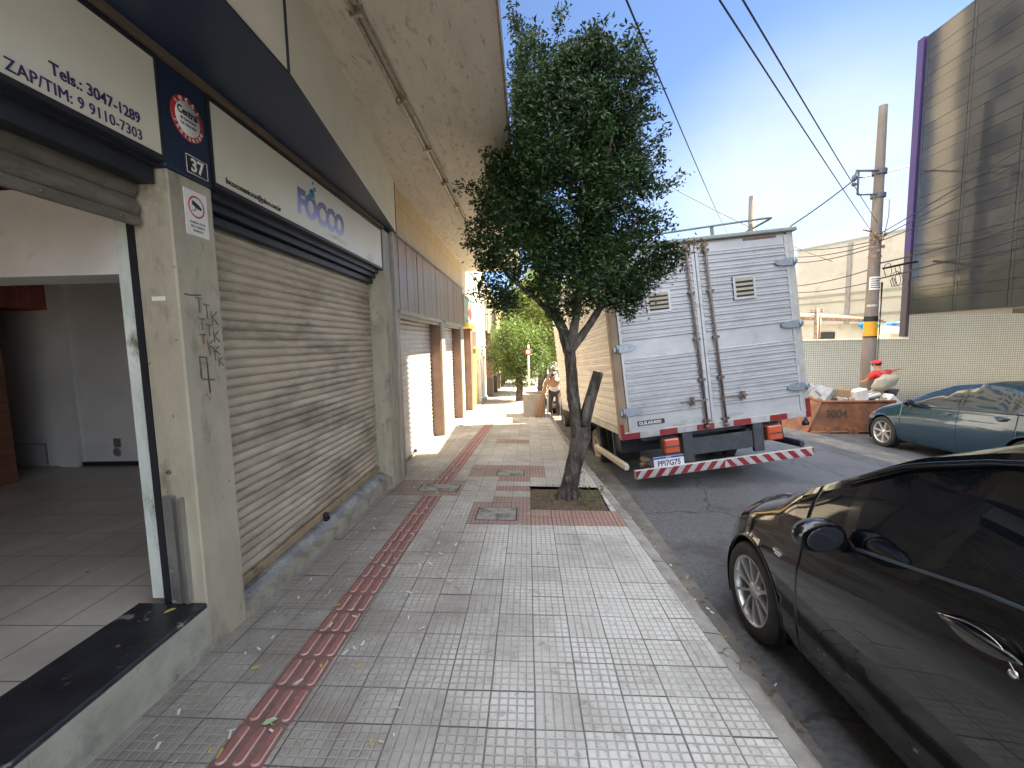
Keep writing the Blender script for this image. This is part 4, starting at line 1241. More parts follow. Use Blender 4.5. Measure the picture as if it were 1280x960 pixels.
dl = rdoor(0.065, 1.172, (0.47, 0.79, 1.55, 1.83), '')
dr = rdoor(1.180, TW - 0.058, (1.64, 1.94, 1.60, 1.90), '')
q = MB(); q.box(1.1725, 1.1795, -0.010, 0.0, 0.05, TH - .06); q.build('door_seam', m_dark, truck)
def hinge(x, z, sgn, par):
    q = MB()
    n = 12
    pts = []
    for i in range(n + 1):
        t = i / n; w = 0.045 * sqrt(max(0, 1 - (t) ** 2.4)) + 0.004
        pts.append((x - sgn * (0.02 + 0.24 * t), w))
    lo = [(a, -0.052, z - w) for a, w in pts]; hi = [(a, -0.052, z + w) for a, w in pts]
    lo2 = [(a, -0.030, z - w - .004) for a, w in pts]; hi2 = [(a, -0.030, z + w + .004) for a, w in pts]
    o_ = 0; vs_ = lo + hi + lo2 + hi2; m_ = n + 1
    fs_ = []
    for i in range(n):
        fs_.append((i, i + 1, m_ + i + 1, m_ + i)); fs_.append((i, i + 1, 2 * m_ + i + 1, 2 * m_ + i)); fs_.append((m_ + i, m_ + i + 1, 3 * m_ + i + 1, 3 * m_ + i))
    q.add(vs_, fs_)
    q.tube([(x, -0.045, z - 0.05), (x, -0.045, z + 0.05)], 0.022, n=10)
    q.obox((x + sgn * 0.022, -0.04, z), 0.05, 0.02, 0.06)
    for k in (0.07, 0.16): q.ell((x - sgn * k, -0.054, z), 0.008, 0.005, 0.008, 8, 6)
    q.build('hinge', m_galv, par)
for z in (2.02, 1.20, 0.37): hinge(TW - 0.01, z, 1, dr)
for z in (2.02, 1.14, 0.31): hinge(0.02, z, -1, dl)
def rod(x0, x1, par, hx, hs):
    q = MB()
    q.tube([(x1, -0.062, 0.0), (x0, -0.062, TH - 0.10)], 0.017, n=8)
    for z in (0.08, 0.62, 1.15, 1.75, TH - .16):
        xx = x1 + (x0 - x1) * z / TH
        q.obox((xx, -0.055, z), 0.085, 0.035, 0.035)
        q.ell((xx - .035, -0.075, z), .01, .008, .01, 8, 5); q.ell((xx + .035, -0.075, z), .01, .008, .01, 8, 5)
    q.ell((x1, -0.062, 0.0), 0.035, 0.03, 0.03, 10, 6); q.obox((x0, -0.055, TH - .09), 0.07, 0.05, 0.04)
    q.obox((x1 + (x0 - x1) * .14 + hs * 0.14, -0.082, 0.355), 0.34, 0.012, 0.024, Matrix.Rotation(radians(0), 3, 'Y'))
    q.obox((hx, -0.078, 0.355), 0.05, 0.03, 0.11); q.ell((hx, -0.10, 0.355), 0.02, 0.02, 0.03, 8, 6)
    q.build('lock_rod', m_rrod, par)
rod(1.052, 1.095, dl, 0.92, -1)
rod(1.305, 1.350, dr, 1.60, 1)
# maker's plate on the left door
q = MB(); q.box(0.19, 0.545, -0.030, -0.0255, 0.118, 0.178, bev=.002); mp_ = q.build('maker_plate', m_blackink, dl)
text_mesh('lettering', 'GUILAR4000', 0.056, m_whiteink, mp_, TXT_F, (0.20, -0.0305, 0.128), offset=.001, sx=.98, world=False, extrude=.0006)
# reflective strip along the sill
q = MB(); q.box(-0.04, TW + 0.03, -0.020, 0.06, -0.045, 0.0485, bev=.004)
sl = q.build('rear_sill', m_aluf, truck)
qa, qb = MB(), MB()
k = 0; x = -0.035
while x < TW + 0.02:
    x1 = min(x + (0.24 if k % 2 == 0 else 0.26), TW + .025)
    qs = MB(); qs.box(x + .002, x1 - .002, -0.0235, -0.0203, -0.040, 0.034)
    qs.build('reflective_strip', m_redr if k % 2 == 0 else m_whr, sl)
    x = x1; k += 1
qa.box(-0.047, 0.0, -0.030, -0.0135, -0.03, 0.16); qa.build('reflective_strip', m_redr, sl)
qb.box(TW - .02, TW + 0.032, -0.030, -0.0135, -0.05, 0.20); qb.build('reflective_strip', m_redr, sl)
# chassis
q = MB()
q.box(0.82, 0.92, 0.05, TL + 1.6, -0.36, -0.12, bev=.005); q.box(1.66, 1.76, 0.05, TL + 1.6, -0.36, -0.12, bev=.005)
for b_ in (0.15, 1.0, 2.2, 3.4, 4.4): q.box(0.30, TW - 0.30, b_, b_ + 0.08, -0.12, -0.045)
q.box(0.92, 1.66, 0.5, 0.56, -0.34, -0.14); q.box(0.2, TW - .2, 0.9, 1.2, -0.42, -0.14)
q.build('chassis', m_chas, truck)
q = MB(); q.box(0.76, 0.90, -0.02, 0.04, -0.50, -0.05, bev=.006); q.box(1.72, 1.86, -0.02, 0.04, -0.42, -0.05, bev=.006); q.box(0.90, 1.72, 0.0, 0.05, -0.36, -0.14, bev=.006)
q.build('bumper_bracket', m_chas, truck)
# underrun bumper with chevron stripes
BX0, BX1, BZ0, BZ1, BY = 0.045, 2.44, -0.545, -0.430, -0.14
q = MB(); q.box(BX0, BX1, BY, BY + 0.06, BZ0, BZ1, bev=.006)
bm_ = q.build('bumper', m_aluf, truck)
qa, qb = MB(), MB()
hgt = BZ1 - BZ0 - .012; zz0, zz1 = BZ0 + .006, BZ1 - .006
def stripes(xa, xb, dirn):
    x = xa - hgt; k = 0; w = 0.085
    while x < xb + hgt:
        p = [(x, zz0), (x + w, zz0), (x + w + dirn * hgt * .9, zz1), (x + dirn * hgt * .9, zz1)]
        # clip in x
        pc = [(min(max(a, xa), xb), c) for a, c in p]
        if abs(pc[0][0] - pc[1][0]) + abs(pc[2][0] - pc[3][0]) > 1e-4:
            (qa if k % 2 == 0 else qb).add([(a, BY - 0.0025 - (0.0008 if k % 2 == 0 else 0), c) for a, c in pc], [(0, 1, 2, 3)])
        x += w; k += 1
stripes(BX0 + .008, 1.24, 1); stripes(1.2405, BX1 - .008, -1)
qa.build('red_stripes', m_redr, bm_); qb.build('white_stripes', m_whr, bm_)
# licence plate
q = MB(); q.box(0.315, 0.715, -0.10, -0.09, -0.435, -0.305, bev=.002); lp = q.build('licence_plate', m_plate, truck)
q = MB(); q.box(0.317, 0.713, -0.1020, -0.1003, -0.332, -0.307); q.build('blue_band', m_plateb, lp)
text_mesh('country_name', 'BRASIL', 0.024, m_whiteink, lp, TXT_F, (0.515, -0.1022, -0.328), align='CENTER', world=False, extrude=.0004)
text_mesh('plate_number', 'PPI7G75', 0.098, m_navyink, lp, TXT_F, (0.515, -0.1006, -0.424), align='CENTER', sx=0.90, offset=.0022, world=False, extrude=.0006)
q = MB(); q.box(0.25, 0.78, -0.088, 0.02, -0.40, -0.36); q.build('plate_bracket', m_chas, truck)
# tail lamps
for lx in (0.50, 1.90):
    q = MB(); q.box(lx, lx + 0.20, -0.06, 0.03, -0.29, -0.10, bev=.015); lmp = q.build('tail_light', m_lamp, truck)
    q = MB(); q.box(lx - .01, lx + 0.21, 0.031, 0.06, -0.30, -0.09); q.box(lx + .01, lx + .19, -0.066, -0.0605, -0.205, -0.19); q.build('lamp_housing', m_chas, lmp)
q = MB(); q.tube([(2.05, 0.0, -0.13), (2.12, 0.12, -0.30)], 0.012); q.tube([(2.15, 0.05, -0.05), (2.17, 0.05, -0.33)], .012); q.tube([(2.45, -0.03, -0.05), (2.45, -.03, -.1)], .02)
q.build('stay_bar', m_chas, truck)
q = MB(); q.lathe([(0.0, -.03), (.04, -.03), (.045, 0), (.03, .03), (0, .03)], c=(2.44, -0.03, -0.12), axis='z', n=12)
q.build('rubber_buffer', m_dark, truck)
# side guard rails
def rail(xc, mt):
    q = MB(); q.box(xc - .03, xc + .03, -0.02, 1.57, -0.445, -0.355, bev=.012); q.box(xc - .034, xc + .034, -0.02, 1.57, -0.41, -0.395)
    g = q.build('side_guard', mt, truck)
    for b_ in (0.52, 1.28):
        q = MB(); q.box(xc + .01, xc + .03, b_, b_ + .03, -0.36, -0.0); q.build('stay_bar', m_chas, g)
rail(-0.02, m_cream); rail(TW - 0.12, m_chas)
for a_ in (2.18, 2.5):
    q = MB(); q.box(0.0, 0.03, a_, a_ + .03, -0.42, 0.0); q.build('stay_bar', m_chas, truck)
q = MB(); q.tube([(0.35, -0.05, -0.42), (0.35, 0.4, -0.42)], .05, n=12); q.tube([(0.20, 0.1, -0.43), (0.8, 0.1, -0.43)], .035, n=10); q.build('exhaust_pipe', m_rust, truck)
# roof rail at the rear
q = MB()
rz = TH + 0.19
q.tube([(0.2, 0.5, rz - .0), (0.8, 0.25, rz), (1.6, 0.12, rz), (2.20, 0.05, rz + .005), (2.30, 0.04, rz), (2.28, 0.08, rz - .012), (2.16, 0.5, rz - .06), (1.90, 1.8, rz - .10), (1.8, 2.6, rz - .15)], 0.014, n=8)
for a, b_ in ((1.52, .13), (2.12, 0.22)): q.box(a, a + .035, b_, b_ + .03, TH + .02, rz)
q.build('roof_rail', mat('rail_paint', (0.16, 0.21, 0.22), (0.12, 0.15, 0.16), rough=0.5), truck)
# wheels
def make_wheel(q_t, q_r, c, R, w, rim_r, n=36):
    """axis along x"""
    q_t.lathe([(rim_r, -w / 2), (R * .90, -w / 2), (R * .975, -w / 2 + .018), (R, -w / 2 + .045), (R, w / 2 - .045), (R * .975, w / 2 - .018), (R * .90, w / 2), (rim_r, w / 2)], c=c, axis='x', n=n)
m_rim = mat('truck_rim', (0.55, 0.50, 0.42), (0.42, 0.38, 0.32), rough=0.5, metal=0.2, scale=14)
for (wx, wy, dual) in ((0.03, 1.77, 1), (TW - .38, 1.77, 1), (0.12, 5.55, 0), (TW - .37, 5.55, 0)):
    q = MB()
    cxx = wx + 0.11
    zc = -0.485 if wx < 1 else -0.47 - 0.10
    q.lathe([(0.22, -.105), (0.33, -.105), (0.348, -.085), (0.355, -.055), (0.355, .055), (0.348, .085), (0.33, .105), (0.22, .105)], c=(cxx, wy, zc), axis='x', n=40)
    if dual: q.lathe([(0.22, -.10), (0.33, -.10), (0.355, -.055), (0.355, .055), (0.33, .10), (0.22, .10)], c=(cxx + (.24 if wx < 1 else -.24), wy, zc), axis='x', n=40)
    ty = q.build('wheel', m_rubber, truck)
    q = MB(); sg_ = -1 if wx < 1 else 1
    q.lathe([(0.235, sg_ * .108), (0.225, sg_ * .110), (0.205, sg_ * .09), (0.18, sg_ * .04), (0.10, sg_ * .03), (0.08, sg_ * .09), (0.0, sg_ * .095)], c=(cxx, wy, zc), axis='x', n=32)
    q.build('rim', m_rim, ty)
for a_ in (.10, 1.9):
    q = MB(); q.box(a_, a_ + .5, 1.25, 1.27, -0.62, -0.05); q.build('mud_flap', m_dark, truck)
q = MB(); q.tube([(0.15, 1.77, -0.48), (2.35, 1.77, -0.52)], .06, n=10); q.ell((1.25, 1.77, -0.50), .17, .17, .17); q.build('axle', m_chas, truck)
q = MB(); q.tube([(0.12, 2.6, -0.35), (0.12, 3.5, -0.35)], 0.17, n=20); q.build('fuel_tank', m_chas, truck)
# cab
m_cab = mat('cab_white_paint', (0.60, 0.61, 0.62), (0.56, 0.57, 0.58), rough=0.3, coat=0.5)
cy0, cy1 = TL + 0.12, TL + 1.75
q = MB()
q.hexa([(0.28, cy0, -0.45), (TW - .28, cy0, -0.45), (TW - .28, cy1, -0.45), (0.28, cy1, -0.45), (0.28, cy0, 0.62), (TW - .28, cy0, 0.62), (TW - .28, cy1 + .02, 0.62), (0.28, cy1 + .02, 0.62)])
q.hexa([(0.28, cy0, 0.62), (TW - .28, cy0, 0.62), (TW - .28, cy1 + .02, 0.62), (0.28, cy1 + .02, 0.62), (0.36, cy0, 1.42), (TW - .36, cy0, 1.42), (TW - .38, cy1 - .35, 1.42), (0.38, cy1 - .35, 1.42)])
cab = q.build('cab', m_cab, truck)
q = MB()
q.quad((0.30, cy0 + .45, 0.68), (0.30, cy1 - .14, 0.68), (0.352, cy1 - .36, 1.32), (0.352, cy0 + .45, 1.32)); q.quad((TW - .30, cy0 + .45, 0.68), (TW - .30, cy1 - .14, 0.68), (TW - .352, cy1 - .36, 1.32), (TW - .352, cy0 + .45, 1.32))
q.quad((0.42, cy1 - .005, .70), (TW - .42, cy1 - .005, .70), (TW - .48, cy1 - .30, 1.34), (.48, cy1 - .30, 1.34))
q.build('window', m_winglass, cab)
q = MB(); q.box(0.02, 0.05, cy1 - .2, cy1 - .02, 0.62, 1.02, bev=.01); q.tube([(0.05, cy1 - .1, .9), (.3, cy1 - .12, .9)], .012); q.box(TW - .05, TW - .02, cy1 - .2, cy1 - .02, 0.62, 1.02, bev=.01); q.tube([(TW - .05, cy1 - .1, .9), (TW - .3, cy1 - .12, .9)], .012)
q.build('wing_mirror', m_dark, cab)

# ------------------------------------------------------------------ CARS
def stab(T, y, d=0.06):
    """smoothed piecewise-linear table, T sorted by decreasing y"""
    tt = sorted(T)
    def lin(v):
        if v <= tt[0][0]: return tt[0][1]
        for (a, b), (c, e) in zip(tt, tt[1:]):
            if v <= c: return b + (e - b) * (v - a) / (c - a)
        return tt[-1][1]
    return sum(lin(y + k * d / 2) * w for k, w in ((-2, .1), (-1, .2), (0, .4), (1, .2), (2, .1)))


SIDE = [(0, .925), (.10, .965), (.28, .992), (.48, 1.0), (.66, .998), (.76, .992), (.80, .972), (.90, .965), (1, .945)]


def build_car(name, loc, label, P, paint, glassm, group=None, yaw=0.0):
    R = Matrix.Rotation(yaw, 3, 'Z') @ Matrix.Rotation(math.atan(S), 3, 'X')
    t = empty(name, loc, label, 'car', group, rotm=R)
    W_, ZB, XR, ZR, ZC = P['W'], P['ZB'], P['XR'], P['ZR'], P['ZC']
    yf, yr = P['yf'], P['yr']
    wb = P['wb']; ra = P['ra']; rw_ = P['rw']
    NS, NG, NT = 14, 7, 8
    gaps = P.get('gaps', [])
    ys_ = []
    yv = yf
    while yv > yr + 1e-6:
        ys_.append(yv)
        e = min(abs(yf - yv), abs(yv - yr))
        yv -= 0.012 if e < 0.08 else 0.04
    ys_.append(yr)
    spec = []
    for g in gaps: spec += [g - 0.016, g - 0.005, g, g + 0.005, g + 0.016]
    for g in P['ws'] + [v for w in P['sw'] for v in w]: spec.append(g)
    ys_ = [v for v in ys_ if all(abs(v - s_) > 0.012 for s_ in spec)] + spec
    ys_.sort(reverse=True)
    def zsill(y): return P.get('zs', 0.20) + 0.10 * max(0, (y - (yf - .25)) / .25) ** 2 + 0.16 * max(0, ((yr + .35) - y) / .35) ** 2
    def section(y, mirror):
        w = stab(W_, y); zb = stab(ZB, y); zs = zsill(y)
        xr, zr, zc = stab(XR, y), stab(ZR, y), stab(ZC, y)
        pts = [(w * .80, zs - .03)]
        for i in range(NS + 1):
            tt = i / NS
            fac = stab([(a, b) for a, b in SIDE], tt, 0.02)
            z = zs + (zb - zs) * tt
            x = w * fac
            if any(abs(y - g) < 1e-6 for g in gaps): x -= 0.009
            pts.append((x, z))
        xb = pts[-1][0]
        for i in range(1, NG + 1):
            tt = i / NG
            x = xb + (xr - xb) * tt + 0.018 * sin(pi * tt); z = zb + (zr - zb) * tt
            if any(abs(y - g) < 1e-6 for g in gaps) and i < NG: x -= .006
            pts.append((x, z))
        for i in range(1, NT + 1):
            tt = i / NT
            x = xr * (1 - tt); z = zr + (zc - zr) * sin(tt * pi / 2) ** 0.85
            pts.append((x, z))
        out = []
        kf = P.get('kf', .30) * max(0, min(1, (y - (yf - .9)) / .9)) ** 1.5
        kr = P.get('kr', .16) * max(0, min(1, ((yr + .7) - y) / .7)) ** 1.5
        for x, z in pts:
            xx = x / 0.84
            yy2 = y - kf * xx ** 2.6 + kr * xx ** 2.6
            out.append([mirror * x, yy2, z])
        return out
    nrow = 1 + (NS + 1) + NG + NT
    rows_side = (1, 1 + NS)
    rows_glass = (1 + NS, 1 + NS + NG)
    rows_top = (1 + NS + NG, nrow - 1)
    cfun = P['cls']
    for mirror in (-1, 1):
        G = [section(y, mirror) for y in ys_]
        inside = [[False] * nrow for _ in ys_]
        for i in range(len(ys_)):
            for j in range(0, rows_side[1] + 1):
                for cy in (0.0, -wb):
                    p = G[i][j]
                    dy, dz = p[1] - cy, p[2] - rw_
                    if dy * dy + dz * dz < ra * ra: inside[i][j] = (cy,)
        done = set()
        faces = {}
        for i in range(len(ys_) - 1):
            for j in range(nrow - 1):
                cs_ = [(i, j), (i + 1, j), (i + 1, j + 1), (i, j + 1)]
                if all(inside[a][b] for a, b in cs_): continue
                for a, b in cs_:
                    if inside[a][b] and (a, b) not in done:
                        done.add((a, b)); cy = inside[a][b][0]; p = G[a][b]
                        dy, dz = p[1] - cy, p[2] - rw_
                        l = sqrt(dy * dy + dz * dz) or 1e-6
                        p[1] = cy + dy / l * ra; p[2] = rw_ + dz / l * ra
                ym = (ys_[i] + ys_[i + 1]) / 2
                reg = 'side' if j < rows_side[1] else ('glass' if j < rows_glass[1] else 'top')
                jj = j - (rows_side[0] if reg == 'side' else rows_glass[0] if reg == 'glass' else rows_top[0])
                zt = (G[i][j][2] + G[i + 1][j + 1][2]) / 2
                key = cfun(ym, reg, jj, zt, (NS, NG, NT))
                faces.setdefault(key, []).append(cs_ if mirror == -1 else cs_[::-1])
        for key, fl in faces.items():
            P.setdefault('_acc', {}).setdefault((key, mirror if key not in ('body', 'windscreen', 'rear_window') else 0), []).append((G, fl))
    parts = {}
    for (key, side), lst in P['_acc'].items():
        q = MB()
        vmap = {}
        for G, fl in lst:
            gid = id(G)
            for cs_ in fl:
                f = []
                for a, b in cs_:
                    p = G[a][b]
                    k = (round(p[0], 5), round(p[1], 5), round(p[2], 5))
                    if k not in vmap: vmap[k] = len(q.v); q.v.append(k)
                    f.append(vmap[k])
                f2 = []
                for v in f:
                    if v not in f2: f2.append(v)
                if len(f2) > 2: q.f.append(tuple(f2)); q.mi.append(0); q.sm.append(True)
        if key == 'body':
            # close the two ends
            for idx in (0, len(ys_) - 1):
                L = section(ys_[idx], -1); Rr = section(ys_[idx], 1)
                ring_ = L + Rr[::-1][1:]
                ids = []
                for p in ring_:
                    k = (round(p[0], 5), round(p[1], 5), round(p[2], 5))
                    if k not in vmap: vmap[k] = len(q.v); q.v.append(k)
                    if not ids or ids[-1] != vmap[k]: ids.append(vmap[k])
                if ids[0] == ids[-1]: ids = ids[:-1]
                cz = sum(q.v[i][2] for i in ids) / len(ids); cyv = sum(q.v[i][1] for i in ids) / len(ids)
                q.v.append((0, ys_[idx] + (.02 if idx == 0 else -.02), cz)); c_ = len(q.v) - 1
                for a in range(len(ids)):
                    q.f.append((ids[a], ids[(a + 1) % len(ids)], c_)); q.mi.append(0); q.sm.append(True)
        nm = {'door_f': 'door', 'door_r': 'door', 'pillar_trim0': 'window_pillar', 'pillar_trim1': 'window_pillar', 'window0': 'window', 'window1': 'window', 'window2': 'window'}.get(key, key)
        mt = {'body': paint, 'door_f': paint, 'door_r': paint, 'pillar_trim0': m_gloss, 'pillar_trim1': m_gloss}.get(key, glassm)
        if key == 'headlight': mt = m_headl
        if key == 'tail_light': mt = m_taill
        if key == 'bumper_trim': mt = m_dark
        parts[(key, side)] = (q, nm, mt)
    objs = {}
    for k in sorted(parts, key=lambda k: str(k)):
        q, nm, mt = parts[k]
        par = t
        objs[k] = q.build(nm, mt, par, recalc=True)
        es = objs[k].modifiers.new('edges', 'EDGE_SPLIT') if False else None
    del P['_acc']
    # underside and wheel wells
    q = MB()
    q.box(-.60, .60, yr + .25, yf - .25, 0.16, 0.42)
    for cy in (0, -wb):
        for sx in (-1, 1):
            n_ = 18; x0, x1 = sx * .50, sx * (stab(W_, cy) - .022)
            vs_ = []
            for k in range(n_ + 1):
                a = radians(-28) + radians(236) * k / n_
                vs_ += [(x0, cy + cos(a) * (ra + .003), rw_ + sin(a) * (ra + .003)), (x1, cy + cos(a) * (ra + .003), rw_ + sin(a) * (ra + .003))]
            q.add(vs_, [(2 * k, 2 * k + 1, 2 * k + 3, 2 * k + 2) for k in range(n_)])
            q.add([(x0, cy, rw_)] + [vs_[2 * k] for k in range(n_ + 1)], [(0, k + 1, k + 2) for k in range(n_)])
    q.build('underbody', m_dark, t)
    # arch lips
    for cy in (0, -wb):
        for sx in (-1, 1):
            q = MB()
            pts = []
            for k in range(25):
                a = radians(-22) + radians(224) * k / 24
                y_, z_ = cy + cos(a) * (ra + .001), rw_ + sin(a) * (ra + .001)
                w = stab(W_, y_); zb = stab(ZB, y_); zs = zsill(y_)
                fac = stab(SIDE, min(1, max(0, (z_ - zs) / (zb - zs))), .02)
                x_ = w * fac
                if cy == 0:
                    kf = P.get('kf', .30) * max(0, min(1, (y_ - (yf - .9)) / .9)) ** 1.5
                    w2 = stab(W_, y_ + kf * (x_ / .84) ** 2.6); x_ = w2 * fac
                pts.append((sx * (x_ - .006), y_, z_))
            q.tube(pts, 0.012, n=6)
            q.build('arch_lip', paint, t)
    # wheels
    for cy in (0, -wb):
        for sx in (-1, 1):
            xw = sx * (stab(W_, cy) - .105)
            q = MB()
            R_ = rw_
            q.lathe([(R_ * .70, -.095), (R_ * .80, -.100), (R_ * .93, -.098), (R_ * .985, -.082), (R_, -.060), (R_, .060), (R_ * .985, .082), (R_ * .93, .098), (R_ * .80, .100), (R_ * .70, .095)], c=(xw, cy, R_), axis='x', n=44)
            ty = q.build('wheel', m_rubber, t)
            q = MB(); o_ = sx * .088
            rr_ = R_ * .715
            q.lathe([(rr_, o_ * 1.08), (rr_ * .965, o_ * 1.10), (rr_ * .93, o_ * .95), (rr_ * .91, o_ * .2), (rr_ * .91, -o_ * .9)], c=(xw, cy, R_), axis='x', n=40)
            q.lathe([(.052, o_ * .30), (.052, o_ * .80), (.036, o_ * .92), (.0, o_ * .94)], c=(xw, cy, R_), axis='x', n=20)
            ns = P['spokes']
            for k in range(ns):
                a = 2 * pi * k / ns + P.get('sp0', .2)
                for da in ((-.10, .10) if P.get('dual') else (0,)):
                    aa = a + da
                    ca, sa = cos(aa), sin(aa)
                    n0 = Vector((0, ca, sa)); tg = Vector((0, -sa, ca)); ax = Vector((1, 0, 0))
                    w0, w1 = P.get('spw', (.017, .015))
                    r0, r1 = .040, rr_ * .95
                    c_ = Vector((xw, cy, R_))
                    def pp(r, s_, d_): return c_ + n0 * r + tg * s_ + ax * d_
                    q.hexa([pp(r0, -w0, o_ * .45), pp(r0, w0, o_ * .45), pp(r1, w1, o_ * .60), pp(r1, -w1, o_ * .60),
                            pp(r0, -w0 * .7, o_ * .86), pp(r0, w0 * .7, o_ * .86), pp(r1, w1 * .8, o_ * 1.02), pp(r1, -w1 * .8, o_ * 1.02)])
            q.build('rim', P.get('rimm', m_alloy), ty)
            q = MB(); q.lathe([(0.0, o_ * .1), (rr_ * .6, o_ * .1), (rr_ * .6, 0)], c=(xw, cy, R_), axis='x', n=24); q.lathe([(rr_ * .9, -o_ * .5), (0.0, -o_ * .5)], c=(xw, cy, R_), axis='x', n=24)
            q.build('brake_disc', m_rust, ty)
    return t, section, stab


def car_paint(name, c, c2, metal=0.0, rough=0.25, spec=0.5):
    return mat(name, c, c2, rough=rough, metal=metal, coat=1.0, scale=2.0, spec=spec, bump=0.0)


m_gloss = mat('gloss_black_trim', (0.008, 0.008, 0.009), (0.006, 0.006, 0.007), rough=0.12, coat=0.6)
m_headl = mat('headlight_lens', (0.30, 0.31, 0.32), (0.20, 0.21, 0.22), rough=0.06, metal=0.3, coat=1.0, scale=20)
m_taill = mat('tail_light_lens', (0.50, 0.015, 0.015), (0.42, 0.012, 0.012), rough=0.12, coat=1.0)
m_alloy = mat('alloy_wheel', (0.66, 0.66, 0.67), (0.58, 0.58, 0.59), rough=0.3, metal=0.7)
m_carglass = mat('tinted_car_glass', (0.006, 0.008, 0.012), (0.005, 0.007, 0.010), rough=0.03, spec=0.6)
m_carglassb = mat('car_glass', (0.03, 0.045, 0.05), (0.025, 0.035, 0.04), rough=0.03, spec=0.9)


def cls_factory(ws, sw, doors, rear, head, tail, trim=()):
    def f(y, reg, j, z, N_):
        NS, NG, NT = N_
        if reg == 'top':
            if ws[1] < y < ws[0] and j >= 0: return 'windscreen'
            if rear and rear[1] < y < rear[0]: return 'rear_window'
        if reg == 'glass' and 1 <= j < NG - 1:
            for i, (a, b) in enumerate(sw):
                if b < y < a: return 'window' + str(i)
            for i in range(len(sw) - 1):
                if sw[i + 1][0] <= y <= sw[i][1]: return 'pillar_trim' + str(i)
        if head and reg in ('side', 'glass', 'top') and head[1] < y < head[0] and head[2] < z < head[3] and (reg == 'glass' or (reg == 'side' and j >= NS - 4)): return 'headlight'
        if tail and tail[1] < y < tail[0] and tail[2] < z < tail[3] and reg in ('side', 'glass'): return 'tail_light'
        if reg != 'top':
            for i, (a, b) in enumerate(doors):
                if b < y < a and (reg == 'side' and j >= 1 or reg == 'glass'): return 'door_f' if i == 0 else 'door_r'
        return 'body'
    return f


# --- black hatchback nearest the camera
m_blackpaint = car_paint('black_car_paint', (0.004, 0.005, 0.007), (0.004, 0.0045, 0.006), rough=0.12, spec=0.15)
PB = dict(yf=0.74, yr=-3.0, wb=2.35, ra=0.325, rw=0.285, zs=0.17, kf=.30,
          W=[(.74, .62), (.62, .74), (.4, .80), (.1, .835), (-.5, .84), (-2, .84), (-2.5, .82), (-2.9, .76), (-3.0, .70)],
          ZB=[(.74, .50), (.6, .58), (.4, .66), (.1, .75), (-.25, .815), (-.55, .85), (-.9, .91), (-1.3, .985), (-2.3, 1.08), (-2.8, 1.05), (-3.0, .92)],
          XR=[(.74, .42), (.3, .55), (-.1, .68), (-.28, .735), (-.6, .70), (-1.0, .63), (-1.5, .58), (-2.3, .55), (-2.8, .53), (-3.0, .56)],
          ZR=[(.74, .57), (.6, .66), (.4, .755), (.1, .86), (-.2, .94), (-.35, 1.01), (-.6, 1.145), (-.9, 1.31), (-1.2, 1.40), (-1.6, 1.44), (-2.2, 1.40), (-2.6, 1.27), (-2.85, 1.08), (-3, .92)],
          ZC=[(.74, .60), (.68, .655), (.5, .75), (.2, .865), (-.1, .945), (-.32, .995), (-.42, 1.05), (-.8, 1.31), (-1.1, 1.45), (-1.6, 1.505), (-2.2, 1.47), (-2.6, 1.35), (-2.85, 1.13), (-3.0, .94)],
          gaps=[-.47, -1.62], ws=[-.36, -1.02], sw=[(-.36, -.70), (-.76, -1.60), (-1.68, -2.35)], spokes=10, spw=(.0095, .0115), dual=False)
PB['cls'] = cls_factory((-.36, -1.02), PB['sw'], [(-.474, -1.616), (-1.624, -2.2)], (-2.35, -2.8), (.60, .34, .52, .74), (-2.75, -2.98, .75, 1.05))
black, bsec, _ = build_car('parked_car', (2.16, 2.55, -0.295), 'glossy black hatchback with tinted windows and alloy wheels parked at the near kerb', PB, m_blackpaint, m_carglass)


def bx(y, z, P=PB, sx=-1):
    """x of the body side at (y, z)"""
    w = stab(P['W'], y); zb = stab(P['ZB'], y); zs = P['zs']
    return sx * w * stab(SIDE, min(1, max(0, (z - zs) / (zb - zs))), .02)


# door mirror
def mirror(car, y, z, xo, sx, mt, s_=1.0):
    q = MB()
    Rm = Matrix.Rotation(sx * radians(-10), 3, 'Z')
    o0 = len(q.v)
    q.ell((xo + sx * .105, y, z), .115 * s_, .085 * s_, .072 * s_, 24, 16, R=Rm)
    for i in range(o0, len(q.v)):                     # flatten the rear face
        p = q.v[i]
        if p[1] < y - .025: q.v[i] = (p[0], y - .025 - (y - .025 - p[1]) * .25, p[2])
    q.tube([(xo - sx * .02, y + .03, z - .055), (xo + sx * .06, y + .02, z - .045)], [.035, .03], n=10)
    mo = q.build('door_mirror', mt, car)
    q = MB()
    q.ell((xo + sx * .105, y - .048, z), .092 * s_, .004, .054 * s_, 20, 8, R=Rm)
    q.build('mirror_glass', m_winglass, mo)
mirror(black, -.74, .94, -.81, -1, m_gloss, 0.98)
mirror(black, -.70, .935, .83, 1, m_gloss, 0.92)
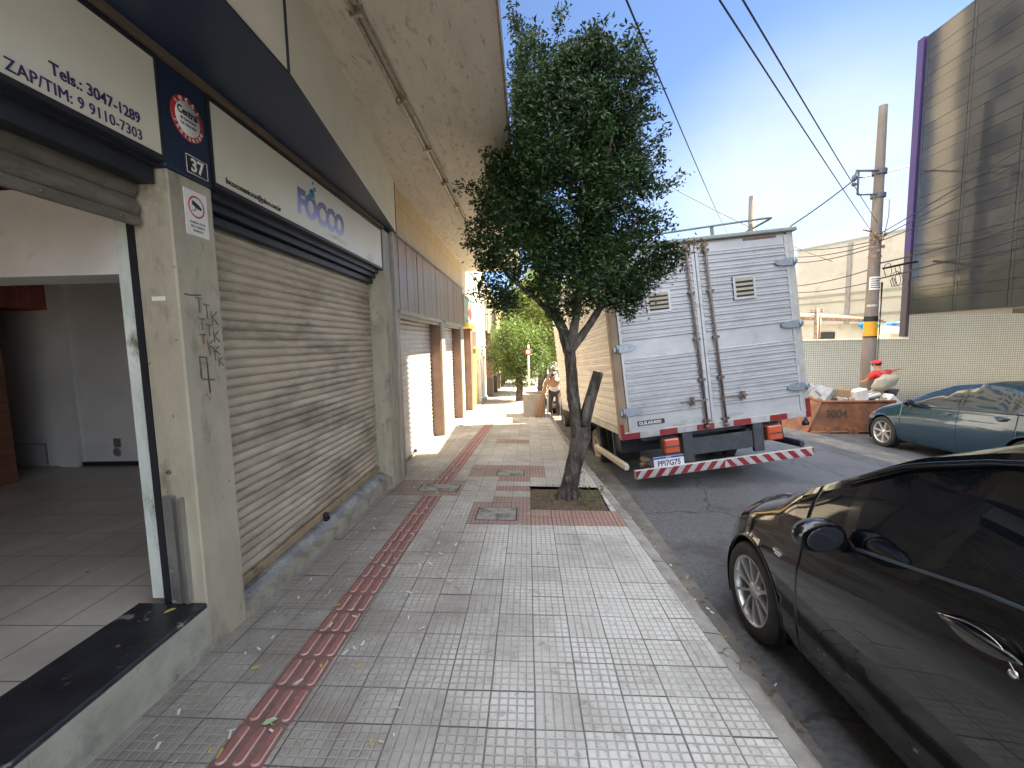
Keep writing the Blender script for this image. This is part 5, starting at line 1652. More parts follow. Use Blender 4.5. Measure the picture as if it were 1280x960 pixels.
# chrome-edged door handle in its cup
def handle(car, y0, z0, P, L=.24, chrome=True, paintm=None):
    hx_ = bx(y0, z0, P)
    q = MB(); q.ell((hx_ + .006, y0, z0), .012, L / 2, .055, 24, 12, R=Matrix.Rotation(radians(-6), 3, 'X')); h = q.build('door_handle', m_gloss if chrome else paintm, car)
    q = MB()
    pts = [(hx_ - .012 - .016 * sin(pi * t), y0 + L * .5 - L * t, z0 + .022 + .012 * sin(pi * t)) for t in [i / 10 for i in range(11)]]
    q.tube(pts, [.006] + [.013] * 9 + [.006], n=8)
    q.build('grip', m_gloss if chrome else paintm, h)
    if chrome:
        q = MB()
        pe = [(hx_ - .022 - .006 * sin(pi * t), y0 + L * .52 - L * 1.02 * t, z0 + .026 + .034 * sin(pi * t ** 1.2) - .045 * max(0, t - .8) / .2) for t in [i / 16 for i in range(17)]]
        q.tube(pe, .0017, n=6)
        q.lathe([(0, -.004), (.011, -.004), (.013, 0), (.013, .004)], c=(hx_ - .012, y0 - L * .40, z0 - .020), axis='x', n=16)
        q.build('chrome_edge', m_chrome, h)
handle(black, -1.32, .845, PB)
handle(black, -2.1, .90, PB)
q = MB()
pts = [(bx(y_, stab(PB['ZB'], y_)) - .004, y_, stab(PB['ZB'], y_) + .012) for y_ in [-.80 - .1 * i for i in range(15)]]
q.tube(pts, .007, n=6)
q.build('window_trim', mat('dark_chrome_trim', (0.10, 0.12, 0.15), (0.08, 0.10, 0.12), rough=.2, metal=.6), black)
q = MB()
pts = []
for i in range(14):
    y_ = -.62 - .09 * i
    xb = bx(y_, stab(PB['ZB'], y_)); xr_ = -stab(PB['XR'], y_)
    tt = .93
    pts.append((xb + (xr_ - xb) * tt - .026, y_, stab(PB['ZB'], y_) + (stab(PB['ZR'], y_) - stab(PB['ZB'], y_)) * tt))
q.tube(pts, .011, n=6); q.build('rain_deflector', m_gloss, black)
q = MB(); q.box(bx(-.30, .66) - .004, bx(-.30, .66) + .01, -.335, -.255, .655, .668); q.box(bx(-.30, .66) - .004, bx(-.30, .66) + .01, -.32, -.27, .643, .651); q.build('fender_badge', m_chrome, black)
q = MB(); q.tube([(-.35, -.33, 1.0), (-.1, -.38, 1.045), (.35, -.36, 1.035)], .008, n=6); q.tube([(.1, -.33, 1.0), (.4, -.4, 1.045), (.66, -.42, 1.02)], .008, n=6); q.build('wiper', m_dark, black)

# --- blue sedan across the road
m_bluepaint = car_paint('blue_car_paint', (0.004, 0.045, 0.085), (0.004, 0.038, 0.075), metal=0.3, rough=0.25)
PS = dict(yf=0.80, yr=-3.45, wb=2.58, ra=0.355, rw=0.31, zs=0.20, kf=.30, kr=.2,
          W=[(.80, .60), (.65, .74), (.4, .80), (.1, .835), (-.5, .84), (-2.4, .84), (-2.9, .81), (-3.3, .75), (-3.45, .66)],
          ZB=[(.80, .50), (.65, .60), (.4, .70), (.1, .80), (-.3, .87), (-.6, .90), (-1.4, .93), (-2.4, .96), (-2.9, .95), (-3.45, .80)],
          XR=[(.80, .42), (.3, .56), (-.2, .70), (-.42, .74), (-.8, .68), (-1.2, .60), (-1.7, .57), (-2.2, .57), (-2.6, .60), (-2.85, .66), (-3.45, .55)],
          ZR=[(.80, .56), (.65, .66), (.4, .77), (.1, .86), (-.3, .94), (-.5, .99), (-.9, 1.19), (-1.25, 1.33), (-1.7, 1.38), (-2.1, 1.34), (-2.45, 1.22), (-2.8, 1.04), (-3.1, .985), (-3.45, .86)],
          ZC=[(.80, .58), (.74, .66), (.5, .78), (.1, .90), (-.3, .97), (-.5, 1.0), (-.6, 1.03), (-1.0, 1.26), (-1.3, 1.38), (-1.7, 1.43), (-2.1, 1.40), (-2.4, 1.30), (-2.8, 1.08), (-3.0, 1.02), (-3.35, .99), (-3.45, .88)],
          gaps=[-.42, -1.52, -2.4], ws=[-.52, -1.2], sw=[(-.62, -1.46), (-1.58, -2.28), (-2.34, -2.52)], spokes=7, spw=(.022, .016))
PS['cls'] = cls_factory((-.52, -1.2), PS['sw'], [(-.424, -1.516), (-1.524, -2.396)], (-2.2, -2.75), (.62, .30, .54, .80), (-3.15, -3.42, .70, .92))
blue, _, _ = build_car('parked_car', (8.02, 8.93, -0.41 + S * 8.93), 'teal blue four door sedan parked across the road beside the rubble skip', PS, m_bluepaint, m_carglassb)
mirror(blue, -.72, .98, -.83, -1, m_gloss, 0.85); mirror(blue, -.72, .98, .83, 1, m_gloss, 0.85)
handle(blue, -1.30, .82, PS, L=.2, chrome=False, paintm=m_bluepaint); handle(blue, -2.2, .86, PS, L=.2, chrome=False, paintm=m_bluepaint)
q = MB()
pts = [(bx(y_, stab(PS['ZB'], y_), PS) - .004, y_, stab(PS['ZB'], y_) + .010) for y_ in [-.50 - .1 * i for i in range(21)]]
q.tube(pts, .010, n=6); q.build('window_trim', m_gloss, blue)

# --- silver hatchback beyond the truck on the near side
m_silver = car_paint('silver_car_paint', (0.42, 0.40, 0.36), (0.36, 0.34, 0.31), metal=0.3, rough=0.35)
PV = dict(PB); PV['zs'] = .2
PV['cls'] = cls_factory((-.36, -1.02), PB['sw'], [(-.474, -1.616), (-1.624, -2.2)], (-2.35, -2.8), (.60, .34, .52, .74), (-2.68, -3.01, .68, 1.02))
PV['spokes'] = 6
silver, _, _ = build_car('parked_car', (1.45, 16.0, -0.21 + S * 16.0), 'silver hatchback with red tail lights parked at the kerb beyond the truck', PV, m_silver, m_carglassb)
q = MB(); q.box(-.70, .70, -3.04, -2.98, .36, .44, bev=.01); q.build('rear_bumper_strip', m_dark, silver)
q = MB(); q.box(-.22, .22, -3.07, -3.045, .52, .64, bev=.004); q.build('licence_plate', m_plate, silver)

# ------------------------------------------------------------------ TREES
def leaves(q, centers, n_per, spread, size, rng, mi=0, droop=0.0):
    for c, sc in centers:
        for _ in range(int(n_per * sc)):
            d = Vector((rng.gauss(0, 1), rng.gauss(0, 1), rng.gauss(0, 1)))
            p = Vector(c) + d * spread * (0.55 + 0.45 * sc)
            L_ = size * rng.uniform(.65, 1.25); W_ = L_ * rng.uniform(.36, .5)
            ax = Vector((rng.gauss(0, 1), rng.gauss(0, 1), rng.gauss(0, .7) - droop)).normalized()
            nn_ = Vector((rng.gauss(0, .8), rng.gauss(0, .8), rng.gauss(.5, .8)))
            b = ax.cross(nn_)
            if b.length < 1e-3: continue
            b.normalize(); up = b.cross(ax)
            o_ = len(q.v)
            q.v += [tuple(p), tuple(p + ax * L_ * .45 + b * W_ * .5 + up * L_ * .05), tuple(p + ax * L_ - up * L_ * .1), tuple(p + ax * L_ * .45 - b * W_ * .5 + up * L_ * .05)]
            q.f.append((o_, o_ + 1, o_ + 2, o_ + 3)); q.mi.append(mi); q.sm.append(False)


m_bark = mat('bark', (0.060, 0.047, 0.038), (0.17, 0.15, 0.13), rough=0.95, scale=7, bump=1.0, bscale=22, stretch=(1.5, 1.5, .45), c3=(0.018, 0.014, 0.011), s3=5, l3=0.48, h3=0.62, bdist=0.05)
m_cutwood = mat('cut_wood', (0.16, 0.12, 0.09), (0.10, 0.08, 0.06), rough=0.9, scale=20)
m_leaf = leaf_mat('street_tree_leaf', (0.008, 0.024, 0.007), (0.036, 0.082, 0.020), trans=0.25, rough=0.36)
m_leafbr = leaf_mat('dry_leaf', (0.20, 0.12, 0.06), (0.10, 0.10, 0.03), trans=.25, rough=.6)
tree = empty('street_tree', (0.43, 4.64, -0.17), 'dark leafy tree with forked trunk and sawn off limb, growing from the pavement pit', 'tree')
q = MB()
rt = random.Random(2)
_tube = q.tube
def fine_tube(pts, rad, n=8, **kw):
    P2, R2 = [], []
    rad = rad if isinstance(rad, (list, tuple)) else [rad] * len(pts)
    for (a, b), (ra1, rb1) in zip(zip(pts, pts[1:]), zip(rad, rad[1:])):
        for k in range(6):
            f = k / 6
            P2.append(Vector(a).lerp(Vector(b), f)); R2.append((ra1 + (rb1 - ra1) * f) * rt.uniform(.965, 1.035))
    P2.append(Vector(pts[-1])); R2.append(rad[-1])
    return _tube(P2, R2, n=max(n, 12) + 6, **kw)
q.tube = fine_tube
def wob(p, a=.008): return tuple(c + rt.uniform(-a, a) for c in p)
tp = [(0.425, 4.64, -0.24), (0.43, 4.64, -0.12), (0.45, 4.64, 0.02), (0.485, 4.64, 0.20), (0.53, 4.64, 0.36), (0.565, 4.64, 0.50), (0.575, 4.645, 0.62)]
q.tube([wob(p, .006) for p in tp], [.13, .105, .092, .088, .090, .098, .092], n=16)
q.tube([(0.545, 4.64, 0.50), (0.51, 4.64, 0.72), (0.485, 4.645, 0.95), (0.47, 4.65, 1.18), (0.45, 4.66, 1.42), (0.44, 4.67, 1.52)], [.080, .070, .065, .062, .064, .064], n=14)
q.tube([(0.45, 4.66, 1.40), (0.38, 4.68, 1.66), (0.24, 4.70, 1.95), (0.14, 4.70, 2.4), (0.10, 4.72, 3.0), (0.05, 4.74, 3.7)], [.068, .055, .046, .036, .026, .012], n=10)
q.tube([(0.45, 4.66, 1.44), (0.50, 4.60, 1.70), (0.56, 4.56, 2.1), (0.60, 4.55, 2.7), (0.62, 4.60, 3.4), (0.6, 4.62, 4.2)], [.052, .046, .042, .034, .026, .010], n=10)
q.tube([(0.46, 4.66, 1.42), (0.62, 4.66, 1.64), (0.78, 4.66, 1.88), (0.98, 4.64, 2.25), (1.15, 4.62, 2.8)], [.05, .042, .035, .025, .010], n=9)
q.tube([(0.34, 4.68, 1.74), (0.10, 4.60, 1.98), (-0.18, 4.52, 2.2), (-.38, 4.50, 2.5)], [.035, .028, .02, .008], n=7)
q.tube([(0.78, 4.66, 1.88), (1.1, 4.5, 2.05), (1.45, 4.4, 2.2)], [.028, .018, .006], n=7)
q.tube([(0.55, 4.6, 2.0), (0.5, 4.9, 2.5), (0.4, 5.2, 3.0)], [.03, .02, .008], n=7)
q.tube([(0.58, 4.6, 2.3), (0.7, 4.3, 2.8), (0.8, 4.1, 3.4)], [.03, .02, .008], n=7)
for _ in range(10):
    an = rt.uniform(0, 2 * pi); q.tube([(0.43, 4.64, -0.05), (0.43 + .09 * cos(an), 4.64 + .09 * sin(an), -0.12), (0.43 + .16 * cos(an), 4.64 + .16 * sin(an), -0.20)], [.05, .04, .015], n=7)
for (a, b_, c_) in ((.40, 4.53, .05), (.50, 4.55, .30), (.60, 4.56, .52)): q.ell((a, b_, c_), .035, .025, .045, 10, 7)
def rough_up(q, amp=.010):
    out = []
    for p in q.v:
        v = Vector(p); n_ = mnoise.noise_vector(Vector((v.x * 14, v.y * 14, v.z * 5))) * amp + mnoise.noise_vector(v * 40) * amp * .5
        out.append((v.x + n_.x, v.y + n_.y, v.z))
    q.v = out
rough_up(q)
tr_ = q.build('trunk', m_bark, tree, world=True)
q = MB(); q.tube([(0.565, 4.64, 0.52), (0.61, 4.64, 0.70), (0.665, 4.64, 0.90), (0.735, 4.64, 1.14), (0.752, 4.64, 1.195)], [.080, .068, .060, .057, .054], n=14)
q.lathe([(0, 0.0), (.053, -.004)], c=(0.7525, 4.64, 1.197), axis='z', n=14, mi=1)
q.tube([(0.59, 4.60, 0.62), (0.60, 4.56, 0.74), (0.64, 4.55, .95)], [.05, .045, .03], n=8)
q.build('cut_limb', [m_bark, m_cutwood], tree, world=True)

ra_ = random.Random(21)
cent = []
ELL = [((0.40, 4.62, 3.20), (0.80, 0.85, 1.05), 1.0), ((0.28, 4.64, 4.20), (0.62, 0.62, 0.55), .85), ((0.72, 4.60, 3.98), (0.55, 0.55, 0.58), .85),
       ((0.92, 4.6, 2.95), (0.50, 0.55, 0.75), .9), ((-0.12, 4.62, 2.75), (0.52, 0.55, 0.62), .9), ((0.55, 4.6, 2.20), (0.62, 0.55, 0.42), .8),
       ((0.95, 4.55, 2.18), (0.36, 0.32, 0.34), .8), ((-0.26, 4.60, 2.18), (0.22, 0.28, 0.32), .5), ((1.30, 4.45, 2.32), (0.26, .2, .16), .7), ((0.1, 4.62, 3.55), (.55, .6, .5), .9)]
for (c, r, dn) in ELL:
    vol = r[0] * r[1] * r[2]
    for _ in range(int(900 * vol ** .7 * dn) + 12):
        d = Vector((ra_.gauss(0, 1), ra_.gauss(0, 1), ra_.gauss(0, 1))).normalized()
        rr = ra_.uniform(0.25, 1.0) ** 0.42 * ra_.uniform(.88, 1.045)
        p = (c[0] + d.x * r[0] * rr, c[1] + d.y * r[1] * rr, c[2] + d.z * r[2] * rr)
        if p[2] > 3.40 and p[0] < -0.08: continue
        if p[2] < 1.72: continue
        nv = mnoise.noise(Vector(p) * 2.6) + .45 * mnoise.noise(Vector(p) * 6.0)
        edge = rr > .8
        if nv < (-.20 if edge else -.40): continue
        if (p[2] - 1.53) / p[1] > .648 + .05 * mnoise.noise(Vector((p[0] * 5, 0, 3))): continue
        cent.append((p, ra_.uniform(.6, 1.2)))
# protruding sprigs
sprigs = [((0.35, 4.6, 4.55), (0.05, 0, 0.25)), ((1.0, 4.55, 4.2), (.17, 0, .26)), ((1.15, 4.6, 3.7), (.2, 0, .08)), ((1.30, 4.6, 3.05), (.28, 0, .10)), ((0.05, 4.6, 4.5), (-.10, 0, .22)),
          ((-.05, 4.6, 4.55), (-.05, 0, .28)), ((.7, 4.6, 4.4), (.05, 0, .15)), ((-.45, 4.6, 3.1), (-.22, 0, .02)), ((-.40, 4.6, 2.2), (-.15, 0, -.16)), ((1.2, 4.5, 2.55), (.25, 0, .12)), ((-.5, 4.6, 2.6), (-.12, 0, -.05)), ((1.25, 4.6, 3.45), (.16, 0, .15)), ((.3, 4.5, 1.85), (0, 0, -.12)), ((.95, 4.5, 1.9), (.1, 0, -.14)), ((-.1, 4.5, 2.0), (-.06, 0, -.12))]
for s0, dv in sprigs:
    q2 = MB(); q2.tube([s0, (s0[0] + dv[0], s0[1] + dv[1], s0[2] + dv[2])], [.006, .002], n=5); q2.build('twig', m_bark, tree, world=True)
    for k in range(7):
        f = k / 6
        cent.append(((s0[0] + dv[0] * f, s0[1] + dv[1] * f + ra_.uniform(-.05, .05), s0[2] + dv[2] * f), .35))
q = MB(); leaves(q, cent, 52, 0.052, 0.053, ra_)
print('tree leaves', len(q.f))
q.build('crown', m_leaf, tree, world=True, recalc=False)
q = MB(); leaves(q, [((1.42 + .05 * i, 4.42, 2.40 + .012 * i), .5) for i in range(6)] + [((1.36, 4.42, 2.25), .6), ((1.5, 4.4, 2.28), .5)], 40, .055, .05, ra_)
tag(q.build('dry_leaves', m_leafbr, tree, world=True, recalc=False), 'brown dry leaves', None, kind='stuff')
# weeds in the pit
m_weed = leaf_mat('weed_leaf', (0.06, 0.10, 0.025), (0.13, 0.14, 0.05), trans=.3, rough=.6)
q = MB()
wc = [((0.62 + ra_.uniform(-.12, .2), 4.35 + ra_.uniform(-.15, .5), -.17 + ra_.uniform(0, .05)), .5) for _ in range(45)]
wc += [((PIT[0] + ra_.uniform(.02, .5), PIT[1] + ra_.uniform(.05, .8), -.185), .18) for _ in range(30)]
wc += [((0.57 + ra_.uniform(-.03, .05), 4.72, -.05 + ra_.uniform(0, .22)), .4) for _ in range(8)]
leaves(q, wc, 16, .028, .028, ra_)
tag(q.build('weeds', m_weed, recalc=False), 'low weeds and dry leaves in the tree pit', 'weeds', kind='stuff')


def bgtree(loc, h, r, label, c1, c2, seed, n=150, leaf=.11, trunk=.12, low=.3):
    rg_ = random.Random(seed)
    t = empty('street_tree', loc, label, 'tree', 'trees farther down the street')
    q = MB()
    q.tube([(0, 0, -.4), (.05, 0, h * .2), (-.04, .05, h * .4), (.05, 0, h * .7)], [trunk * 1.3, trunk, trunk * .8, .03], n=9)
    for k in range(7):
        a = rg_.uniform(0, 6.28); zz = h * rg_.uniform(.3, .5)
        q.tube([(0, 0, zz), (cos(a) * r * .4, sin(a) * r * .4, zz + h * .15), (cos(a) * r * .75, sin(a) * r * .75, zz + h * .28)], [trunk * .5, trunk * .3, .015], n=6)
    q.build('trunk', m_bark, t)
    cs_ = []
    for _ in range(n):
        d = Vector((rg_.gauss(0, 1), rg_.gauss(0, 1), rg_.gauss(0, 1))).normalized(); rr = rg_.uniform(.2, 1) ** .45 * rg_.uniform(.8, 1.15)
        cs_.append(((d.x * r * rr, d.y * r * rr, h * (low + 1) / 2 + d.z * h * (1 - low) / 2 * rr), rg_.uniform(.5, 1.2)))
    q = MB(); leaves(q, cs_, 34, r * .115, leaf, rg_)
    q.build('crown', leaf_mat('leaf_' + str(seed), c1, c2, trans=.42, rough=.5), t, recalc=False)
    return t
bgtree((-0.35, 15.5, -0.60), 3.0, 1.05, 'small green street tree beyond the concrete planter, nearest of the far trees', (0.05, 0.10, 0.02), (0.12, 0.18, 0.04), 31, n=420, leaf=.10, low=.22)
bgtree((0.55, 19.5, -0.75), 5.6, 1.9, 'tall yellow green street tree beyond the round traffic sign', (0.07, 0.12, 0.025), (0.18, 0.22, 0.05), 32, n=750, leaf=.13, low=.22)
bgtree((1.0, 26.0, -1.0), 6.5, 2.4, 'broad dark green street tree beyond the silver car', (0.035, 0.075, 0.02), (0.10, 0.14, 0.035), 33, n=650, leaf=.17, low=.1)
bgtree((0.2, 34.0, -1.35), 6.8, 2.6, 'hazy green street tree at the end of the arcade', (0.05, 0.09, 0.02), (0.13, 0.17, 0.04), 34, n=450, leaf=.2, low=.15)
bgtree((3.4, 44.0, -1.7), 8.5, 4.0, 'largest green tree at the far end of the street behind the truck', (0.045, 0.08, 0.02), (0.12, 0.15, 0.04), 35, n=500, leaf=.28, low=.05)

# ------------------------------------------------------------------ PLANTER, TRUNK CUTTINGS, TRAFFIC SIGN
m_conc = mat('planter_concrete', (0.42, 0.38, 0.33), (0.33, 0.30, 0.26), rough=0.9, scale=4, bump=.3, bscale=40)
t = empty('concrete_planter', (0.14, 11.6, -0.45), 'square concrete planter box on the pavement in front of the far trees', 'planter')
q = MB()
px0, px1, py0, py1, pzb, pzt = -0.145, 0.44, 11.25, 12.0, -.55, .165
q.box(px0, px1, py0, py0 + .07, pzb, pzt); q.box(px0, px1, py1 - .07, py1, pzb, pzt); q.box(px0, px0 + .07, py0 + .07, py1 - .07, pzb, pzt); q.box(px1 - .07, px1, py0 + .07, py1 - .07, pzb, pzt)
q.build('box', m_conc, t, world=True)
q = MB(); q.box(px0 + .07, px1 - .07, py0 + .07, py1 - .07, pzb, pzt - .06); q.build('soil', m_soil, t, world=True)
t = empty('leaning_stems', (0.40, 11.1, -0.45), 'bundle of bare brown stems leaning against the concrete planter', 'stems')
q = MB(); rg2 = random.Random(9)
for k in range(11):
    a = rg2.uniform(-.06, .06); b_ = rg2.uniform(-.06, .1)
    q.tube([(0.26 + a * 1.6, 11.14, -.44), (0.33 + a, 11.16, .0), (0.48 + b_, 11.22, .45), (0.62 + b_ * 1.3, 11.26, .72 + rg2.uniform(-.2, .15))], [.028, .022, .016, .006], n=6)
q.build('stem', mat('dry_stem', (0.42, 0.26, 0.15), (0.30, 0.18, 0.10), rough=.8, scale=10), t, world=True)
t = empty('white_post', (0.50, 11.3, -.45), 'thin white post standing at the kerb side of the planter', 'post')
q = MB(); q.tube([(0.50, 11.25, -.6), (0.50, 11.25, .14)], .022, n=8); q.lathe([(.022, 0), (.03, .01), (.03, .03), (0, .045)], c=(.5, 11.25, .13), n=10); q.build('shaft', m_white, t, world=True)
t = empty('traffic_sign', (0.02, 12.6, -.5), 'round traffic sign on a thin pale pole behind the planter', 'sign')
q = MB(); q.tube([(0.03, 12.6, -.6), (0.02, 12.6, 1.45)], .028, n=8); q.build('pole', m_pale, t, world=True)
q = MB(); q.lathe([(0, -.032), (.10, -.032), (.10, -.028)], c=(0.02, 12.6, 1.25), axis='y', n=28); q.build('face', m_whiteink, t, world=True)
q = MB(); q.lathe([(.075, -.035), (.104, -.035), (.104, -.026)], c=(0.02, 12.6, 1.25), axis='y', n=28); q.build('rim', m_redink, t, world=True)

# ------------------------------------------------------------------ RIGHT SIDE: wall, dark glass building, far buildings
m_mosaic = grid_mat('mosaic_tile_wall', 'x', (0.40, 0.45, 0.47), (0.33, 0.375, 0.39), (0.15, 0.155, 0.15), 0.082, 0.005, rough=0.4, soft=.006, bump=.6)
wz0 = -1.3
t = empty('tiled_wall', (13.5, 16.5, -1.0), 'pale mosaic tiled wall with a dark grid running behind the rubble skip and under the dark building', 'wall')
q = MB(); q.box(9.3, 22, 16.5, 16.75, wz0, 1.36); q.box(14.0, 22, 16.5, 16.75, 1.3605, 2.9); q.build('wall', m_mosaic, t, world=True)
q = MB(); q.box(9.25, 13.995, 16.46, 16.8, 1.361, 1.40); q.build('coping', m_white, t, world=True)

m_dglass = grid_mat('dark_mirror_cladding', 'y', (0.030, 0.034, 0.040), (0.050, 0.054, 0.058), (0.012, 0.013, 0.015), 1.22, 0.006, rough=0.07, metal=0.0, spec=0.5, bump=.25, pitch2=0.61, rnd_amt=.6, wob=0.6)
m_purple = mat('purple_metal', (0.075, 0.050, 0.165), (0.06, 0.04, 0.135), rough=0.4, scale=3)
m_purpd = mat('purple_metal_dark', (0.10, 0.08, 0.10), (0.08, 0.06, 0.08), rough=0.5)
db = empty('dark_glass_building', (10.6, 5, -.6), 'tall building with dark mirrored cladding over the pavement and a purple corner strip', 'building')
q = MB(); q.box(10.55, 15.5, -12, 12.55, 2.06, 9.20)
q.build('block', mat('dark_soffit', (0.16, 0.155, 0.14), (0.12, 0.115, 0.105), rough=.7), db, world=True)
q = MB()
yv = -12.0; zc_ = [2.07 + i * 0.61 for i in range(13)]
rp = random.Random(77)
while yv < 12.4:
    y1 = min(yv + 1.22, 12.42)
    for i in range(12):
        z0_, z1_ = zc_[i], min(zc_[i + 1], 9.21)
        if z1_ - z0_ < .1: continue
        tx = rp.uniform(-.0018, .0018); ty = rp.uniform(-.0025, .0025)
        q.hexa([(10.50 + tx, yv + .006, z0_ + .005), (10.545, yv + .006, z0_ + .005), (10.545, y1 - .006, z0_ + .005), (10.50 - tx, y1 - .006, z0_ + .005),
                (10.50 + tx + ty, yv + .006, z1_ - .005), (10.545, yv + .006, z1_ - .005), (10.545, y1 - .006, z1_ - .005), (10.50 - tx + ty, y1 - .006, z1_ - .005)])
    yv = y1
q.build('cladding', m_dglass, db, world=True)
q = MB(); q.box(10.46, 10.56, 12.44, 12.63, 3.75, 9.24); q.build('corner_strip', m_purple, db, world=True)
q = MB(); q.box(10.462, 10.558, 12.442, 12.628, 1.46, 3.749); q.build('corner_strip', m_purpd, db, world=True)
q = MB(); q.box(11.9, 12.15, 10.55, 10.75, -1.0, 2.059); q.box(14.5, 14.8, 6.0, 6.3, -1.0, 2.059); q.box(11.9, 12.15, 4.0, 4.3, -1, 2.059); q.build('column', m_dark, db, world=True)
q = MB(); q.box(15.2, 15.4, -12, 12.5, -1.2, 2.059); q.build('wall', m_upwall2, db, world=True)
for y_ in (9.0, 10.5):
    q = MB(); q.box(11.2, 13.4, y_, y_ + .02, 1.95, 2.055); q.build('beam', m_upwall, db, world=True)

# tall block added out of view to shade the near part of the street
tt_ = empty('shading_tower', (16.2, 0, -.6), 'unseen grey tower block added behind the dark glass building to shade the street', 'building')
q = MB(); q.box(16.2, 30, 4.6, 13.0, -1.5, 27); w_ = q.build('wall', m_upwall2, tt_, world=True)
for fl in range(8):
    for k in range(3):
        q = MB(); q.box(16.14, 16.2, 5.2 + k * 2.6, 6.8 + k * 2.6, 2 + fl * 3.1, 3.5 + fl * 3.1); q.build('window', m_winglass, w_, world=True)

# beige long building far right
m_beige = mat('beige_render', (0.62, 0.58, 0.48), (0.52, 0.485, 0.40), rough=.9, scale=.5, c3=(0.42, .38, .29), s3=.9, l3=.55, h3=.75)
bb = empty('beige_warehouse', (20, 28, -1), 'long blank beige warehouse wall with faint bands beyond the pole', 'building')
A0, A1 = Vector((24.2, 15.4, 0)), Vector((18.6, 31, 0))
A0 = Vector((21.7 + (21.7 - 18.6) * .9, 25 - 6 * .9, 0)); A1 = Vector((18.6, 31.0, 0))
dr_ = (A1 - A0).normalized(); nr_ = Vector((dr_.y, -dr_.x, 0))
if nr_.x < 0: nr_ = -nr_
q = MB()
def P_(a, n_, z): v = A0 + dr_ * a + nr_ * n_; return (v.x, v.y, z)
Ln = (A1 - A0).length
q.hexa([P_(0, 0, -2), P_(Ln, 0, -2), P_(Ln, 12, -2), P_(0, 12, -2), P_(0, 0, 7.25), P_(Ln, 0, 7.25), P_(Ln, 12, 7.25), P_(0, 12, 7.25)])
q.build('wall', m_beige, bb, world=True)
q = MB()
m_bband = mat('greenish_band', (0.36, 0.36, 0.27), (0.32, 0.32, 0.25), rough=.9)
for z0_, z1_ in ((4.05, 4.20), (3.65, 3.72), (2.72, 2.86), (7.26, 7.42)):
    q.hexa([P_(0, -.05, z0_), P_(Ln, -.05, z0_), P_(Ln, 0.01, z0_), P_(0, .01, z0_), P_(0, -.05, z1_), P_(Ln, -.05, z1_), P_(Ln, .01, z1_), P_(0, .01, z1_)])
q.build('band', m_bband, bb, world=True)
for a in (Ln * .30, Ln * .74):
    q = MB(); q.hexa([P_(a, -.08, -1), P_(a + .25, -.08, -1), P_(a + .25, .01, -1), P_(a, .01, -1), P_(a, -.08, 7.2), P_(a + .25, -.08, 7.2), P_(a + .25, .01, 7.2), P_(a, .01, 7.2)])
    q.build('downpipe', m_greypil, bb, world=True)
# low sunlit sheds and tarps between wall and warehouse
t = empty('low_shed', (15, 20, -1), 'low cream shed with a weathered tiled roof behind the mosaic wall', 'shed')
q = MB(); q.box(12.5, 15.6, 20.2, 23, -1.2, 2.05); q.build('wall', m_pale, t, world=True)
q = MB(); q.hexa([(12.3, 19.9, 2.25), (15.9, 19.9, 2.05), (15.9, 23.2, 2.5), (12.3, 23.2, 2.7), (12.3, 19.9, 2.33), (15.9, 19.9, 2.13), (15.9, 23.2, 2.58), (12.3, 23.2, 2.78)])
for k in range(18): q.tube([(12.35 + k * .2, 19.88, 2.35 - k * .0111), (12.35 + k * .2, 23.2, 2.8 - k * .0111)], .04, n=6)
q.build('roof', mat('old_roof_tile', (0.36, 0.24, 0.17), (0.25, 0.18, 0.13), rough=.9, scale=5), t, world=True)
q = MB(); q.box(12.46, 12.5, 21, 21.8, .6, 1.5); q.build('window', m_winglass, t, world=True)
q = MB(); q.box(13.2, 13.9, 20.16, 20.2, 1.2, 1.7); q.build('window', m_winglass, t, world=True)
t = empty('low_shed', (18, 20, -1), 'low white parapet shed standing right of the pole behind the mosaic wall', 'shed')
q = MB(); q.box(16.2, 21, 20.0, 21.5, -1.2, 1.55); q.box(17, 20, 21.5, 23.5, -1.2, 1.95); q.build('wall', m_pale, t, world=True)
m_tarp = mat('blue_tarp', (0.02, 0.16, 0.55), (0.02, 0.30, 0.62), rough=.4, scale=3)
for nm, c, r in (('bundled blue tarp left of the pole above the tiled wall', (14.95, 19.6, 1.95), (.36, .4, .17)), ('flat blue tarp awning right of the pole above the tiled wall', (16.25, 19.6, 1.98), (.5, .6, .09))):
    q = MB(); q.ell((0, 0, 0), *r, 20, 10)
    rj = random.Random(4)
    q.v = [(a + rj.uniform(-.04, .04), b, cc + rj.uniform(-.03, .03)) for a, b, cc in q.v]
    o_ = q.build('tarp', m_tarp); o_.location = c; tag(o_, nm, 'tarp', 'blue tarps')

# ------------------------------------------------------------------ UTILITY POLE
m_pole = mat('weathered_pole_concrete', (0.23, 0.20, 0.175), (0.15, 0.13, 0.115), rough=.85, scale=5, stretch=(1, 1, .25), bump=.3, bscale=30, c3=(0.13, .12, .11), s3=3, l3=.6, h3=.72)
m_yel = mat('yellow_band_paint', (0.72, 0.36, 0.01), (0.62, 0.30, 0.02), rough=.5, scale=6, c3=(.30, .20, .08), s3=12, l3=.6, h3=.7)
PX, PY = 9.19, 12.0
up = empty('utility_pole', (PX, PY, -.85), 'tall concrete utility pole with a yellow band and a metal bracket', 'utility pole')
def pr_(z): return .178 - (z + .9) * .0105
q = MB()
zs_ = [-.95 + i * .5 for i in range(17)] + [7.35]
q.lathe([(pr_(z), z) for z in zs_] + [(0, 7.36)], c=(PX, PY, 0), n=24)
q.build('shaft', m_pole, up, world=True)
q = MB(); q.lathe([(pr_(1.5) + .004, 1.50), (pr_(1.9) + .004, 1.88)], c=(PX, PY, 0), n=24); bnd = q.build('yellow_band', m_yel, up, world=True)
